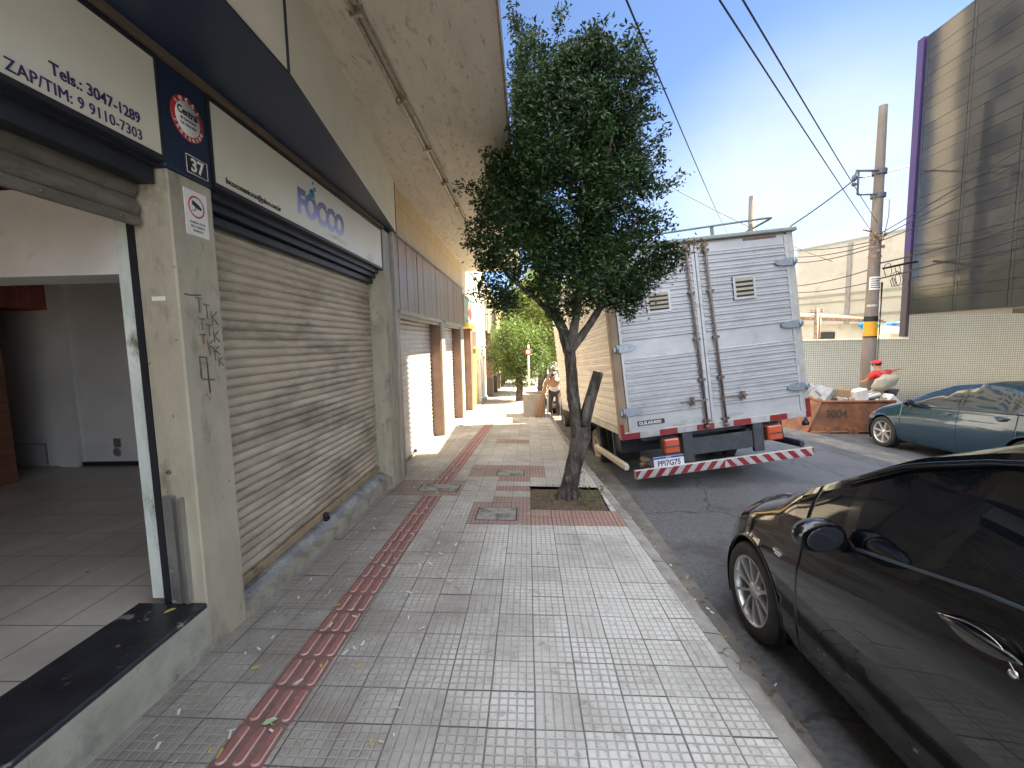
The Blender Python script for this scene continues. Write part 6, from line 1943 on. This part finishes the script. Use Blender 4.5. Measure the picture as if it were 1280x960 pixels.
q = MB(); q.lathe([(pr_(1.9) + .006, 1.885), (pr_(1.9) + .006, 2.02)], c=(PX, PY, 0), n=24); q.lathe([(pr_(1.45) + .005, 1.46), (pr_(1.45) + .005, 1.495)], c=(PX, PY, 0), n=24); q.build('dark_ring', m_dark, up, world=True)
q = MB()
z0 = 5.72
q.tube([(PX, PY - .1, z0), (PX - .66, PY - .1, z0 + .02)], .028, n=6); q.tube([(PX, PY - .1, 5.14), (PX - .58, PY - .1, 5.14)], .022, n=6); q.tube([(PX - .60, PY - .1, 5.14), (PX - .60, PY - .1, z0)], .024, n=6)
q.tube([(PX - .66, PY - .1, z0 - .02), (PX - .72, PY - .1, z0 - .25)], .02, n=6)
q.ell((PX - .70, PY - .1, z0 - .16), .06, .06, .09, 10, 8); q.ell((PX - .70, PY - .1, z0 - .32), .06, .06, .05, 10, 8)
q.lathe([(.16, 5.66), (.16, 5.78)], c=(PX, PY, 0), n=20); q.lathe([(.165, 5.08), (.165, 5.18)], c=(PX, PY, 0), n=20)
q.build('bracket', mat('bracket_steel', (0.10, .115, .15), (.08, .09, .12), rough=.5), up, world=True)
# paper notices wrapped on the shaft
def wrap(zc, h, mt, a0=200, a1=330, name='notice'):
    q = MB(); n_ = 10; r0, r1 = pr_(zc - h / 2) + .006, pr_(zc + h / 2) + .006
    vs_ = []
    for i in range(n_ + 1):
        a = radians(a0 + (a1 - a0) * i / n_)
        vs_ += [(PX + cos(a) * r0, PY + sin(a) * r0, zc - h / 2), (PX + cos(a) * r1, PY + sin(a) * r1, zc + h / 2)]
    q.add(vs_, [(2 * i, 2 * i + 2, 2 * i + 3, 2 * i + 1) for i in range(n_)], 0, True)
    return q.build(name, mt, up, world=True)
wrap(2.88, .34, m_whiteink)
for i in range(5): wrap(2.77 + i * .055, .022, m_blackink, 212, 318 - (i % 2) * 18, 'notice_text').data.transform(Matrix.Translation((0, -.004, 0)))
wrap(.66, .32, m_whiteink, 250, 320)
wrap(2.30, .06, m_aluf, 190, 350, 'strap')
q = MB(); rc = random.Random(6)
for z in (3.55, 3.8, 4.0, 4.15):
    q.lathe([(pr_(z) + .012, z), (pr_(z) + .012, z + .05)], c=(PX, PY, 0), n=18)
for _ in range(9):
    q.ell((PX + rc.uniform(-.24, .22), PY - .15, rc.uniform(3.5, 4.25)), .035, .035, .05, 8, 6)
q.tube([(PX + .12, PY - .1, 4.0), (PX + .22, PY - .1, 4.6), (PX + .21, PY - .1, 5.0)], .01, n=5)
q.tube([(PX - .2, PY - .12, 4.2), (PX - .42, PY - .12, 4.25)], .02, n=5)
q.build('insulator', m_rust, up, world=True)
q = MB()
for k in range(5):
    pts = []
    cx_, cz_ = PX + .32 + rc.uniform(-.08, .35), 3.0 + rc.uniform(-.15, .3); r__ = rc.uniform(.08, .2)
    for i in range(17): a = 2 * pi * i / 16; pts.append((cx_ + cos(a) * r__ * .55, PY - .1 + .02 * sin(3 * a), cz_ + sin(a) * r__))
    q.tube(pts, .008, n=5, caps=False)
q.tube([(PX + .14, PY - .12, 3.25), (PX + .4, PY - .1, 3.3), (PX + .8, PY - .05, 3.38), (PX + 1.1, PY, 3.42)], .03, n=6)
for k in range(3): q.tube([(PX + .12, PY - .14, 2.4 - k), (PX + .10 + .02 * k, PY - .14, 2.9)], .008, n=5)
q.build('cable_coil', m_dark, up, world=True)

t = empty('utility_pole', (10.95, 22.0, -1), 'slim distant pole rising behind the truck roof', 'utility pole')
q = MB(); q.lathe([(.20, -1.2), (.15, 8.3), (0, 8.31)], c=(10.96, 22, 0), n=14); q.build('shaft', m_pole, t, world=True)
t = empty('utility_pole', (13.9, 17.2, -1), 'short rusty pole with a crossbar above the mosaic wall', 'utility pole')
q = MB(); q.tube([(11.02, 17.0, -.8), (11.0, 17.0, 2.55)], .07, n=8); q.tube([(11.14, 17.0, .6), (11.14, 17.0, 2.2)], .03, n=6); q.tube([(10.75, 17, 2.42), (11.25, 17, 2.46)], .03, n=6); q.tube([(10.8, 17, 2.3), (11.2, 17, 2.3)], .02, n=6)
for a in (10.8, 11.0, 11.2): q.ell((a, 17, 2.52), .03, .03, .05, 8, 6)
q.build('shaft', m_rust, t, world=True)

# ------------------------------------------------------------------ CABLES
m_cable = mat('black_cable', (0.02, .022, .026), (.03, .032, .036), rough=.6)
def wire(p0, p1, sag, r, label, extend=None):
    p0, p1 = Vector(p0), Vector(p1)
    mid = (p0 + p1) / 2
    n_ = 20; pts = []
    for i in range(n_ + 1):
        t_ = i / n_; v = p0.lerp(p1, t_) - mid; pts.append((v.x, v.y, v.z - sag * 4 * t_ * (1 - t_)))
    q = MB(); q.tube(pts, r, n=6)
    o_ = q.build('overhead_cable', m_cable); o_.location = mid
    tag(o_, label, 'cable', 'overhead cables')
def through(a, b, k0, k1):
    a, b = Vector(a), Vector(b); return a + (b - a) * k0, a + (b - a) * k1
# from the pole up over the street towards the camera's side
a, b = through((9.12, 11.9, 4.05), (1.270, 3.0, 3.658), 0, 1.25); wire(a, b, .04, .0065, 'overhead cable meeting the pole, left of the two long parallel ones')
a, b = through((9.12, 11.9, 4.45), (1.414, 3.0, 3.651), 0, 1.25); wire(a, b, .04, .0065, 'overhead cable meeting the pole, right of the two long parallel ones')
a, b = through((8.991 * .95, 19.0, 5.8), (0.703, 3.0, 3.684), 0, 1.25); wire(a, b, .12, .0065, 'leftmost long overhead cable running down behind the truck roof')
# thick service cable crossing the pole bracket
wire((PX - .66, PY - .1, 5.55), (6.0, 10.9, 3.95), .05, .015, 'thick twisted cable from the pole bracket down to the left')
wire((PX - .66, PY - .1, 5.55), (19.5, 18.5, 10.05), .35, .017, 'thick twisted cable rising from the pole bracket to the right')
lab = ['highest thin cable right of the pole crossing the dark building', 'second thin cable right of the pole crossing the dark building', 'third cable right of the pole crossing the dark building', 'fourth cable right of the pole crossing the dark building', 'lowest thick cable right of the pole crossing the dark building']
rt_ = [((PX, PY - .2, 4.15), (3.185 * 3.1, 3 * 3.1, 1.53 + (2.72 - 1.53) * 3.1)), ((PX, PY - .2, 4.05), (3.19 * 3.1, 3 * 3.1, 1.53 + (2.64 - 1.53) * 3.1)), ((PX, PY - .2, 3.95), (3.2 * 3.1, 3 * 3.1, 1.53 + (2.513 - 1.53) * 3.1)),
       ((PX, PY - .2, 3.38), (3.224 * 3.1, 3 * 3.1, 1.53 + (2.249 - 1.53) * 3.1)), ((PX, PY - .2, 2.98), (3.23 * 3.1, 3 * 3.1, 1.53 + (2.173 - 1.53) * 3.1))]
for (p, e), l_, s_ in zip(rt_, lab, (.05, .06, .08, .1, .1)):
    pp = Vector(p); ee = Vector(e); ee = pp + (ee - pp) * 1.6
    wire(pp, ee, s_, .011 if 'thick' not in l_ and 'fourth' not in l_ else .018, l_)
for (z, e, l_, s_) in ((3.98, 4.55, 'highest cable left of the pole in front of the warehouse', .1), (3.92, 4.25, 'second cable left of the pole in front of the warehouse', .12), (3.84, 4.0, 'third cable left of the pole in front of the warehouse', .12), (3.30, 3.0, 'fourth cable left of the pole in front of the warehouse', .1), (2.95, 2.75, 'lowest cable left of the pole in front of the warehouse', .1)):
    k = 1.35
    wire((PX, PY - .15, z), (7.2 * k * .97, 12 * k, 1.53 + (e * .62 + 1.0 - 1.53) * k), s_, .013, l_)
wire((3.466 * .95, 11.4, 5.55), (PX, 13.6, 3.75), .12, .010, 'thin slack cable running left from the pole above the truck roof')

# ------------------------------------------------------------------ RUBBLE SKIP
m_skip = mat('rusty_orange_skip', (0.33, 0.13, 0.06), (0.16, 0.08, 0.05), rough=.8, scale=4, bump=.4, bscale=30, c3=(0.11, .065, .045), s3=3, l3=.48, h3=.68)
sk = empty('rubble_skip', (8.0, 11.2, -.83), 'rusty orange rubble skip with faded numbers at the far kerb', 'skip')
q = MB()
bz, tz = -.80, -.035
b4 = [(6.72, 10.5, bz), (8.62, 10.5, bz), (8.62, 12.0, bz), (6.55, 12.0, bz)]
t4 = [(7.00, 10.5, tz), (8.72, 10.5, tz - .02), (8.72, 12.05, tz + .06), (7.15, 12.05, tz + .10)]
nb = [(p[0] + (.05 if i in (0, 3) else -.05), p[1] + (.05 if i < 2 else -.05), p[2] + .05) for i, p in enumerate(b4)]
nt_ = [(p[0] + (.05 if i in (0, 3) else -.05), p[1] + (.05 if i < 2 else -.05), p[2]) for i, p in enumerate(t4)]
o_ = len(q.v); q.v += b4 + t4 + nb + nt_
F4 = []
for i in range(4):
    j = (i + 1) % 4
    F4 += [(i, j, 4 + j, 4 + i), (8 + i, 8 + j, 12 + j, 12 + i), (4 + i, 4 + j, 12 + j, 12 + i)]
F4 += [(0, 1, 2, 3), (8, 9, 10, 11)]
for f in F4: q.f.append(tuple(v + o_ for v in f)); q.mi.append(0); q.sm.append(False)
q.tube([t4[0], t4[1]], .035, n=6); q.tube([t4[0], t4[3]], .035, n=6); q.tube([t4[1], t4[2]], .035, n=6)
q.tube([(6.75, 10.47, bz + .03), (8.6, 10.47, bz + .03)], .03, n=6); q.tube([b4[0], t4[0]], .022, n=6)
for x_ in (7.1, 7.62, 7.75, 8.30): q.box(x_, x_ + .09, 10.42, 10.5, bz - .04, bz + .12)
q.build('hull', m_skip, sk, world=True)
q = MB(); q.tube([(6.62, 11.5, -.45), (6.50, 11.5, -.45)], .07, n=12); q.tube([(6.86, 11.1, -.25), (6.74, 11.1, -.27)], .05, n=12); q.build('lifting_lug', m_dark, sk, world=True)
text_mesh('faded_number', '3004', .26, mat('faded_black_paint', (0.10, .06, .04), (.07, .045, .03), rough=.8), sk, TXT_F, (7.10, 10.492, -.42), offset=.006, extrude=.002)
text_mesh('faded_number', '75', .22, MATS['faded_black_paint'], sk, TXT_F, (8.08, 10.492, -.50), offset=.004, extrude=.002)
# rubble on the skip
m_wb = mat('white_board', (0.72, .70, .66), (.6, .58, .55), rough=.7, scale=6); m_card = mat('cardboard', (0.36, .24, .13), (.30, .20, .11), rough=.8, scale=6); m_plas = mat('plaster_rubble', (0.55, .50, .44), (.38, .34, .30), rough=.9, scale=8)
m_grb = mat('grey_plank', (0.34, .35, .37), (.22, .23, .25), rough=.7, scale=8)
def E3(a, b, c): return Euler((radians(a), radians(b), radians(c))).to_matrix()
def rub(name, c, s3, R, mt, label, cat, group=None):
    q = MB(); q.box(-s3[0] / 2, s3[0] / 2, -s3[1] / 2, s3[1] / 2, -s3[2] / 2, s3[2] / 2, bev=min(s3) * .12)
    o_ = q.build(name, mt); o_.matrix_basis = Matrix.Translation(c) @ R.to_4x4(); tag(o_, label, cat, group); return o_
rub('bent_sheet', (7.12, 11.2, .16), (.62, .05, .34), E3(30, 28, 5), m_wb, 'bent white panel at the left end of the rubble skip', 'panel')
rub('steel_sheet', (7.30, 10.95, .10), (.16, .5, .38), E3(10, 35, 20), m_grb, 'grey metal sheet tilted up beside the cardboard box in the skip', 'metal sheet')
rub('cardboard_box', (7.72, 10.95, .09), (.46, .36, .28), E3(0, 4, -6), m_card, 'brown cardboard box in the middle of the skip', 'box')
rub('polystyrene_block', (8.05, 10.78, .07), (.36, .26, .30), E3(0, -10, 8), m_wb, 'white block beside the cardboard box in the skip', 'block')
rub('plywood_offcut', (8.55, 11.0, .02), (.50, .06, .26), E3(20, -12, -10), mat('plywood', (0.50, .36, .20), (.42, .3, .17), rough=.7), 'tan plywood offcut at the right end of the skip', 'board')
rub('white_bag', (8.78, 10.75, -.09), (.34, .25, .26), E3(0, 42, 10), m_wb, 'white sack slumped over the right corner of the skip beside the blue car', 'bag')
for i in range(6):
    rub('plank', (8.30 + .05 * i, 10.75 + .06 * i, .0 + .022 * i), (.58 - .03 * i, .06, .025), E3(8 * i, -14 - 3 * i, 3 * i), m_wb if i % 2 else m_grb, 'narrow board in the loose stack right of the white block in the skip', 'plank', 'boards stacked in the skip')
rub('plank', (7.25, 10.85, .03), (.55, .05, .03), E3(0, 38, 12), m_grb, 'single grey plank sloping over the left rim of the skip', 'plank')
q = MB(); rr_ = random.Random(12)
for _ in range(120):
    x_, y_ = rr_.uniform(7.08, 8.62), rr_.uniform(10.6, 11.9); s_ = rr_.uniform(.04, .12)
    q.obox((x_, y_, -.06 + rr_.uniform(-.03, .06)), s_, s_ * .8, s_ * .6, E3(rr_.uniform(0, 90), rr_.uniform(0, 90), rr_.uniform(0, 90)))
q.box(7.06, 8.65, 10.56, 11.95, -.4, -.07)
tag(q.build('rubble', m_plas), 'grey broken rubble filling the skip', 'rubble', kind='stuff')

# ------------------------------------------------------------------ PEOPLE
def skin_mesh(name, verts, edges, radii, root, mt, parent=None, sub=2, extra=None):
    me = bpy.data.meshes.new('tmp'); me.from_pydata([tuple(v) for v in verts], edges, [])
    ob = bpy.data.objects.new('tmp', me); col.objects.link(ob)
    md = ob.modifiers.new('skin', 'SKIN'); md.use_smooth_shade = True
    layer = me.skin_vertices[0] if me.skin_vertices else None
    if layer is None:
        bpy.context.view_layer.objects.active = ob
        layer = me.skin_vertices[0]
    for i, r in enumerate(radii):
        rx = r if isinstance(r, tuple) else (r, r)
        layer.data[i].radius = rx
        layer.data[i].use_root = (i == root)
    sb = ob.modifiers.new('sub', 'SUBSURF'); sb.levels = sub; sb.render_levels = sub
    dg = bpy.context.evaluated_depsgraph_get(); dg.update()
    m2 = bpy.data.meshes.new_from_object(ob.evaluated_get(dg))
    col.objects.unlink(ob); bpy.data.objects.remove(ob)
    for p in m2.polygons: p.use_smooth = True; p.material_index = 0
    m2.materials.clear(); m2.materials.append(mt); m2.name = name
    o_ = bpy.data.objects.new(name, m2); col.objects.link(o_)
    if parent is not None: o_.parent = parent
    return o_


m_skin = mat('skin', (0.42, .22, .14), (.36, .18, .12), rough=.55)
def person(loc, yaw, label, J, shirt, trousers, capm, group=None):
    """J: joint dict in local coordinates (x right, y front, z up)"""
    t = empty('person', loc, label, 'person', group, rotm=Matrix.Rotation(yaw, 3, 'Z'))
    names = ['pelvis', 'waist', 'chest', 'neck', 'head', 'crown', 'shL', 'elL', 'wrL', 'haL', 'shR', 'elR', 'wrR', 'haR', 'hipL', 'knL', 'anL', 'toL', 'hipR', 'knR', 'anR', 'toR']
    rad = dict(pelvis=(.145, .11), waist=(.125, .095), chest=(.155, .11), neck=.055, head=(.082, .095), crown=(.070, .082), shL=.062, elL=.043, wrL=.030, haL=(.035, .018), shR=.062, elR=.043, wrR=.030, haR=(.035, .018),
               hipL=.088, knL=.060, anL=.042, toL=(.042, .03), hipR=.088, knR=.060, anR=.042, toR=(.042, .03))
    idx = {n_: i for i, n_ in enumerate(names)}
    ed = [('pelvis', 'waist'), ('waist', 'chest'), ('chest', 'neck'), ('neck', 'head'), ('head', 'crown'), ('chest', 'shL'), ('shL', 'elL'), ('elL', 'wrL'), ('wrL', 'haL'), ('chest', 'shR'), ('shR', 'elR'), ('elR', 'wrR'), ('wrR', 'haR'),
          ('pelvis', 'hipL'), ('hipL', 'knL'), ('knL', 'anL'), ('anL', 'toL'), ('pelvis', 'hipR'), ('hipR', 'knR'), ('knR', 'anR'), ('anR', 'toR')]
    V = [Vector(J[n_]) for n_ in names]; E = [(idx[a], idx[b]) for a, b in ed]; Rr = [rad[n_] for n_ in names]
    for s_ in ('L', 'R'):                         # five fingers off each palm
        h_ = Vector(J['ha' + s_]); d = (h_ - Vector(J['wr' + s_])).normalized(); sd = d.cross(Vector((0, 0, 1)))
        if sd.length < .1: sd = Vector((1, 0, 0))
        sd.normalize(); nn_ = sd.cross(d)
        for k, (o__, ln) in enumerate(((-.030, .062), (-.010, .075), (.010, .070), (.028, .055))):
            b = len(V); V += [h_ + d * .02 + sd * o__, h_ + d * (.02 + ln * .55) + sd * o__ - nn_ * .006, h_ + d * (.02 + ln) + sd * o__ - nn_ * .022]
            E += [(idx['ha' + s_], b), (b, b + 1), (b + 1, b + 2)]; Rr += [.010, .009, .007]
        b = len(V); V += [h_ - d * .035 + sd * .038, h_ + sd * .062 - nn_ * .012]; E += [(idx['ha' + s_], b), (b, b + 1)]; Rr += [.012, .009]
    body_ = skin_mesh('body', V, E, Rr, 0, m_skin, t)
    hd = Vector(J['head']); cr = Vector(J['crown']); face = Vector(J.get('face', (0, 1, 0))).normalized(); upv = (cr - hd).normalized(); side = face.cross(upv).normalized()
    q = MB(); c0 = hd + face * .092 + upv * .0
    q.tube([c0 + upv * .025, c0 + face * .016 - upv * .012, c0 - upv * .018], [.008, .014, .008], n=8)
    for sx in (-1, 1): q.ell(hd + side * sx * .084 + upv * .0, .012, .02, .03, 8, 6)
    q.build('nose_and_ears', m_skin, t)
    q = MB()
    for sx in (-1, 1): q.ell(hd + face * .088 + side * sx * .032 + upv * .025, .012, .010, .008, 8, 6)
    q.build('eyes', m_dark, t)
    q = MB(); q.ell(hd + face * .092 - upv * .045, .024, .010, .006, 8, 6); q.build('mouth', m_redink, t)
    q = MB(); Rh = Matrix((side, face, upv)).transposed()
    q.ell(hd - face * .012 + upv * .035, .092, .105, .085, 16, 10, R=Rh); q.build('hair', m_dark, t)
    # clothes
    sv = ['pelvis', 'waist', 'chest', 'shL', 'elL', 'shR', 'elR']
    e_ = [(0, 1), (1, 2), (2, 3), (3, 4), (2, 5), (5, 6)]
    hemL = Vector(J['shL']).lerp(Vector(J['elL']), .8); hemR = Vector(J['shR']).lerp(Vector(J['elR']), .8)
    pts = [Vector(J['pelvis']), Vector(J['waist']), Vector(J['chest']) + Vector((0, 0, .02)), Vector(J['shL']), hemL, Vector(J['shR']), hemR]
    skin_mesh('shirt', pts, e_, [(.165, .135), (.15, .12), (.172, .132), .080, .068, .080, .068], 0, shirt, t)
    pts = [Vector(J['pelvis']), Vector(J['hipL']), Vector(J['knL']), Vector(J['anL']) + Vector((0, 0, .04)), Vector(J['hipR']), Vector(J['knR']), Vector(J['anR']) + Vector((0, 0, .04))]
    skin_mesh('trousers', pts, [(0, 1), (1, 2), (2, 3), (0, 4), (4, 5), (5, 6)], [(.158, .125), .102, .078, .066, .102, .078, .066], 0, trousers, t)
    q = MB()
    for s_ in ('L', 'R'):
        a = Vector(J['an' + s_]); b = Vector(J['to' + s_]); m_ = (a + b) / 2; m_.z = min(a.z, b.z) - .005
        ang = atan2((b - a).y, (b - a).x); q.ell(m_, .14, .052, .05, 14, 8, R=Matrix.Rotation(ang, 3, 'Z'))
    q.build('shoes', m_dark, t)
    if capm:
        q = MB(); c = hd + upv * .045 - face * .005
        prof = [(cos(a) * 1.0, sin(a)) for a in [radians(x) for x in range(0, 91, 15)]]
        o_ = len(q.v)
        for rr2, hz in prof:
            for k in range(20):
                a = 2 * pi * k / 20
                p = c + side * (cos(a) * rr2 * .102) + face * (sin(a) * rr2 * .118) + upv * hz * .085
                q.v.append(tuple(p))
        for i in range(len(prof) - 1):
            for k in range(20):
                q.f.append((o_ + i * 20 + k, o_ + i * 20 + (k + 1) % 20, o_ + (i + 1) * 20 + (k + 1) % 20, o_ + (i + 1) * 20 + k)); q.mi.append(0); q.sm.append(True)
        cp = q.build('cap', capm[0], t)
        q = MB(); pts_t, pts_b = [], []
        for k in range(11):
            a = radians(20 + 140 * k / 10)
            pts_t.append(c + side * cos(a) * .100 + face * sin(a) * .110); pts_b.append(c + side * cos(a) * .085 + face * (sin(a) * .10 + .085) - upv * .012)
        o_ = len(q.v); q.v += [tuple(p) for p in pts_t + pts_b] + [tuple(p + upv * .008) for p in pts_t + pts_b]
        for k in range(10):
            q.f += [(o_ + k, o_ + k + 1, o_ + 12 + k, o_ + 11 + k), (o_ + 22 + k, o_ + 23 + k, o_ + 34 + k, o_ + 33 + k), (o_ + 11 + k, o_ + 12 + k, o_ + 34 + k, o_ + 33 + k)]; q.mi += [0] * 3; q.sm += [True] * 3
        q.build('peak', capm[1], cp)
    return t


m_redcloth = mat('red_cloth', (0.62, .045, .04), (.52, .035, .035), rough=.8, scale=12)
m_darkcloth = mat('dark_trousers_cloth', (0.035, .035, .045), (.05, .05, .06), rough=.85)
m_whcloth = mat('white_cloth', (0.66, .66, .64), (.56, .57, .58), rough=.85)
# man at the skip: leaning forward to the left, right arm stretched out
J1 = dict(pelvis=(0, -.06, .90), waist=(-.02, .02, 1.06), chest=(-.04, .10, 1.26), neck=(-.05, .16, 1.42), head=(-.06, .20, 1.53), crown=(-.065, .205, 1.61), face=(-.2, 1, -.15),
          shL=(-.24, .10, 1.33), elL=(-.34, .20, 1.12), wrL=(-.24, .42, 1.08), haL=(-.18, .47, 1.07), shR=(.15, .10, 1.34), elR=(.36, .16, 1.36), wrR=(.56, .18, 1.40), haR=(.64, .19, 1.41),
          hipL=(-.10, -.06, .84), knL=(-.12, .0, .46), anL=(-.12, -.06, .08), toL=(-.13, .10, .03), hipR=(.10, -.06, .84), knR=(.12, .0, .46), anR=(.13, -.08, .08), toR=(.15, .08, .03))
person((9.10, 11.30, -.775), radians(12), 'man in red cap and red shirt by the skip with one arm stretched out', J1, m_redcloth, m_darkcloth, (m_redcloth, m_dark))
sb_ = empty('grey_sack', (8.80, 10.92, .36), 'large beige sack held by the man in the red cap', 'sack')
q = MB(); q.ell((0, 0, 0), .33, .12, .17, 24, 14, R=Matrix.Rotation(radians(-24), 3, 'Y')); rj = random.Random(3)
q.v = [tuple(Vector(p) + mnoise.noise_vector(Vector(p) * 7) * .045 + mnoise.noise_vector(Vector(p) * 18) * .015) for p in q.v]
q.build('cloth', mat('beige_sackcloth', (0.42, .38, .30), (.34, .31, .24), rough=.9, scale=5), sb_)
# man at the kerb beyond the planter, bending forward
J2 = dict(pelvis=(0, -.18, .82), waist=(0, -.06, .96), chest=(0, .08, 1.10), neck=(0, .18, 1.21), head=(0, .25, 1.29), crown=(0, .28, 1.36), face=(0, 1, -.35),
          shL=(-.20, .08, 1.14), elL=(-.28, .18, .90), wrL=(-.22, .36, .80), haL=(-.20, .43, .78), shR=(.20, .08, 1.14), elR=(.28, .18, .90), wrR=(.22, .36, .80), haR=(.20, .43, .78),
          hipL=(-.10, -.18, .77), knL=(-.12, .04, .44), anL=(-.12, -.08, .08), toL=(-.12, .09, .03), hipR=(.10, -.18, .77), knR=(.12, .04, .44), anR=(.12, -.08, .08), toR=(.12, .09, .03))
person((0.74, 12.35, -.72), radians(170), 'man in dark cap and white shirt bending forward beside the silver car', J2, m_whcloth, m_darkcloth, (m_dark, m_dark))

# ------------------------------------------------------------------ SMALL LITTER
m_lit = mat('paper_scrap', (0.68, .68, .66), (.55, .55, .52), rough=.7); m_yleaf = mat('yellow_leaf', (0.50, .40, .10), (.42, .34, .08), rough=.7)
q = MB(); rl = random.Random(44)
for _ in range(230):
    x_ = rl.uniform(-1.55, -.55) if rl.random() < .75 else rl.uniform(-1.6, .9); y_ = rl.uniform(1.2, 6) ** 1.0
    L_ = rl.uniform(.006, .020); a = rl.uniform(0, pi); c_, s_ = cos(a), sin(a); w = L_ * rl.uniform(.2, .45)
    z_ = gz(x_, y_) + .009
    q.quad((x_ - c_ * L_ - s_ * w, y_ - s_ * L_ + c_ * w, z_), (x_ + c_ * L_ - s_ * w, y_ + s_ * L_ + c_ * w, z_ + .004), (x_ + c_ * L_ + s_ * w, y_ + s_ * L_ - c_ * w, z_ + .003), (x_ - c_ * L_ + s_ * w, y_ - s_ * L_ - c_ * w, z_), 0 if rl.random() < .7 else 1)
tag(q.build('litter_scraps', [m_lit, m_yleaf], recalc=False), 'tiny paper scraps and dry petals scattered over the pavement', 'litter', kind='stuff')
q = MB()
for _ in range(420):
    y_ = rl.uniform(1.2, 9); x_ = kerb_o(y_) + abs(rl.gauss(0, .10)) + .012
    L_ = rl.uniform(.004, .016); a = rl.uniform(0, pi); c_, s_ = cos(a), sin(a); w = L_ * rl.uniform(.3, .8); z_ = road_z(x_, y_) + .004
    q.quad((x_ - c_ * L_ - s_ * w, y_ - s_ * L_ + c_ * w, z_), (x_ + c_ * L_ - s_ * w, y_ + s_ * L_ + c_ * w, z_ + .004), (x_ + c_ * L_ + s_ * w, y_ + s_ * L_ - c_ * w, z_ + .005), (x_ - c_ * L_ + s_ * w, y_ - s_ * L_ - c_ * w, z_), rl.choice((0, 2, 2, 2, 2, 2, 1, 2)))
tag(q.build('gutter_litter', [m_lit, m_yleaf, m_soil], recalc=False), 'grit and dry leaf bits collected along the gutter', 'litter', kind='stuff')
def leaf_at(x_, y_, z_, s_, a, label, mt):
    q = MB(); ca, sa = cos(a), sin(a)
    pts = [(-1, 0, 0), (-.4, .42, .12), (.4, .36, .15), (1, 0, .02), (.4, -.36, .12), (-.4, -.42, .05)]
    q.add([((p[0] * ca - p[1] * sa) * s_, (p[0] * sa + p[1] * ca) * s_, p[2] * s_ + .002) for p in pts], [(0, 1, 2, 3), (0, 3, 4, 5)])
    o_ = q.build('fallen_leaf', mt, recalc=False); o_.location = (x_, y_, z_); tag(o_, label, 'leaf', 'fallen leaves')
leaf_at(-1.36, 1.93, gz(-1.36, 1.93) + .003, .022, .3, 'yellow fallen leaf on the pavement left of the red tactile strip', m_yleaf)
leaf_at(-1.80, 1.97, .234, .028, .9, 'yellow fallen leaf on the black threshold', m_yleaf)
leaf_at(-1.10, 1.62, gz(-1.10, 1.62) + .010, .032, .5, 'green and white leaf on the red tactile strip', mat('green_leaf', (0.20, .42, .16), (.55, .6, .5), rough=.6, scale=30))

for o_ in bpy.data.objects:
    if o_.parent is None and 'label' in o_ and len(o_['label'].split()) > 16: print('LONG', o_.name, o_['label'])
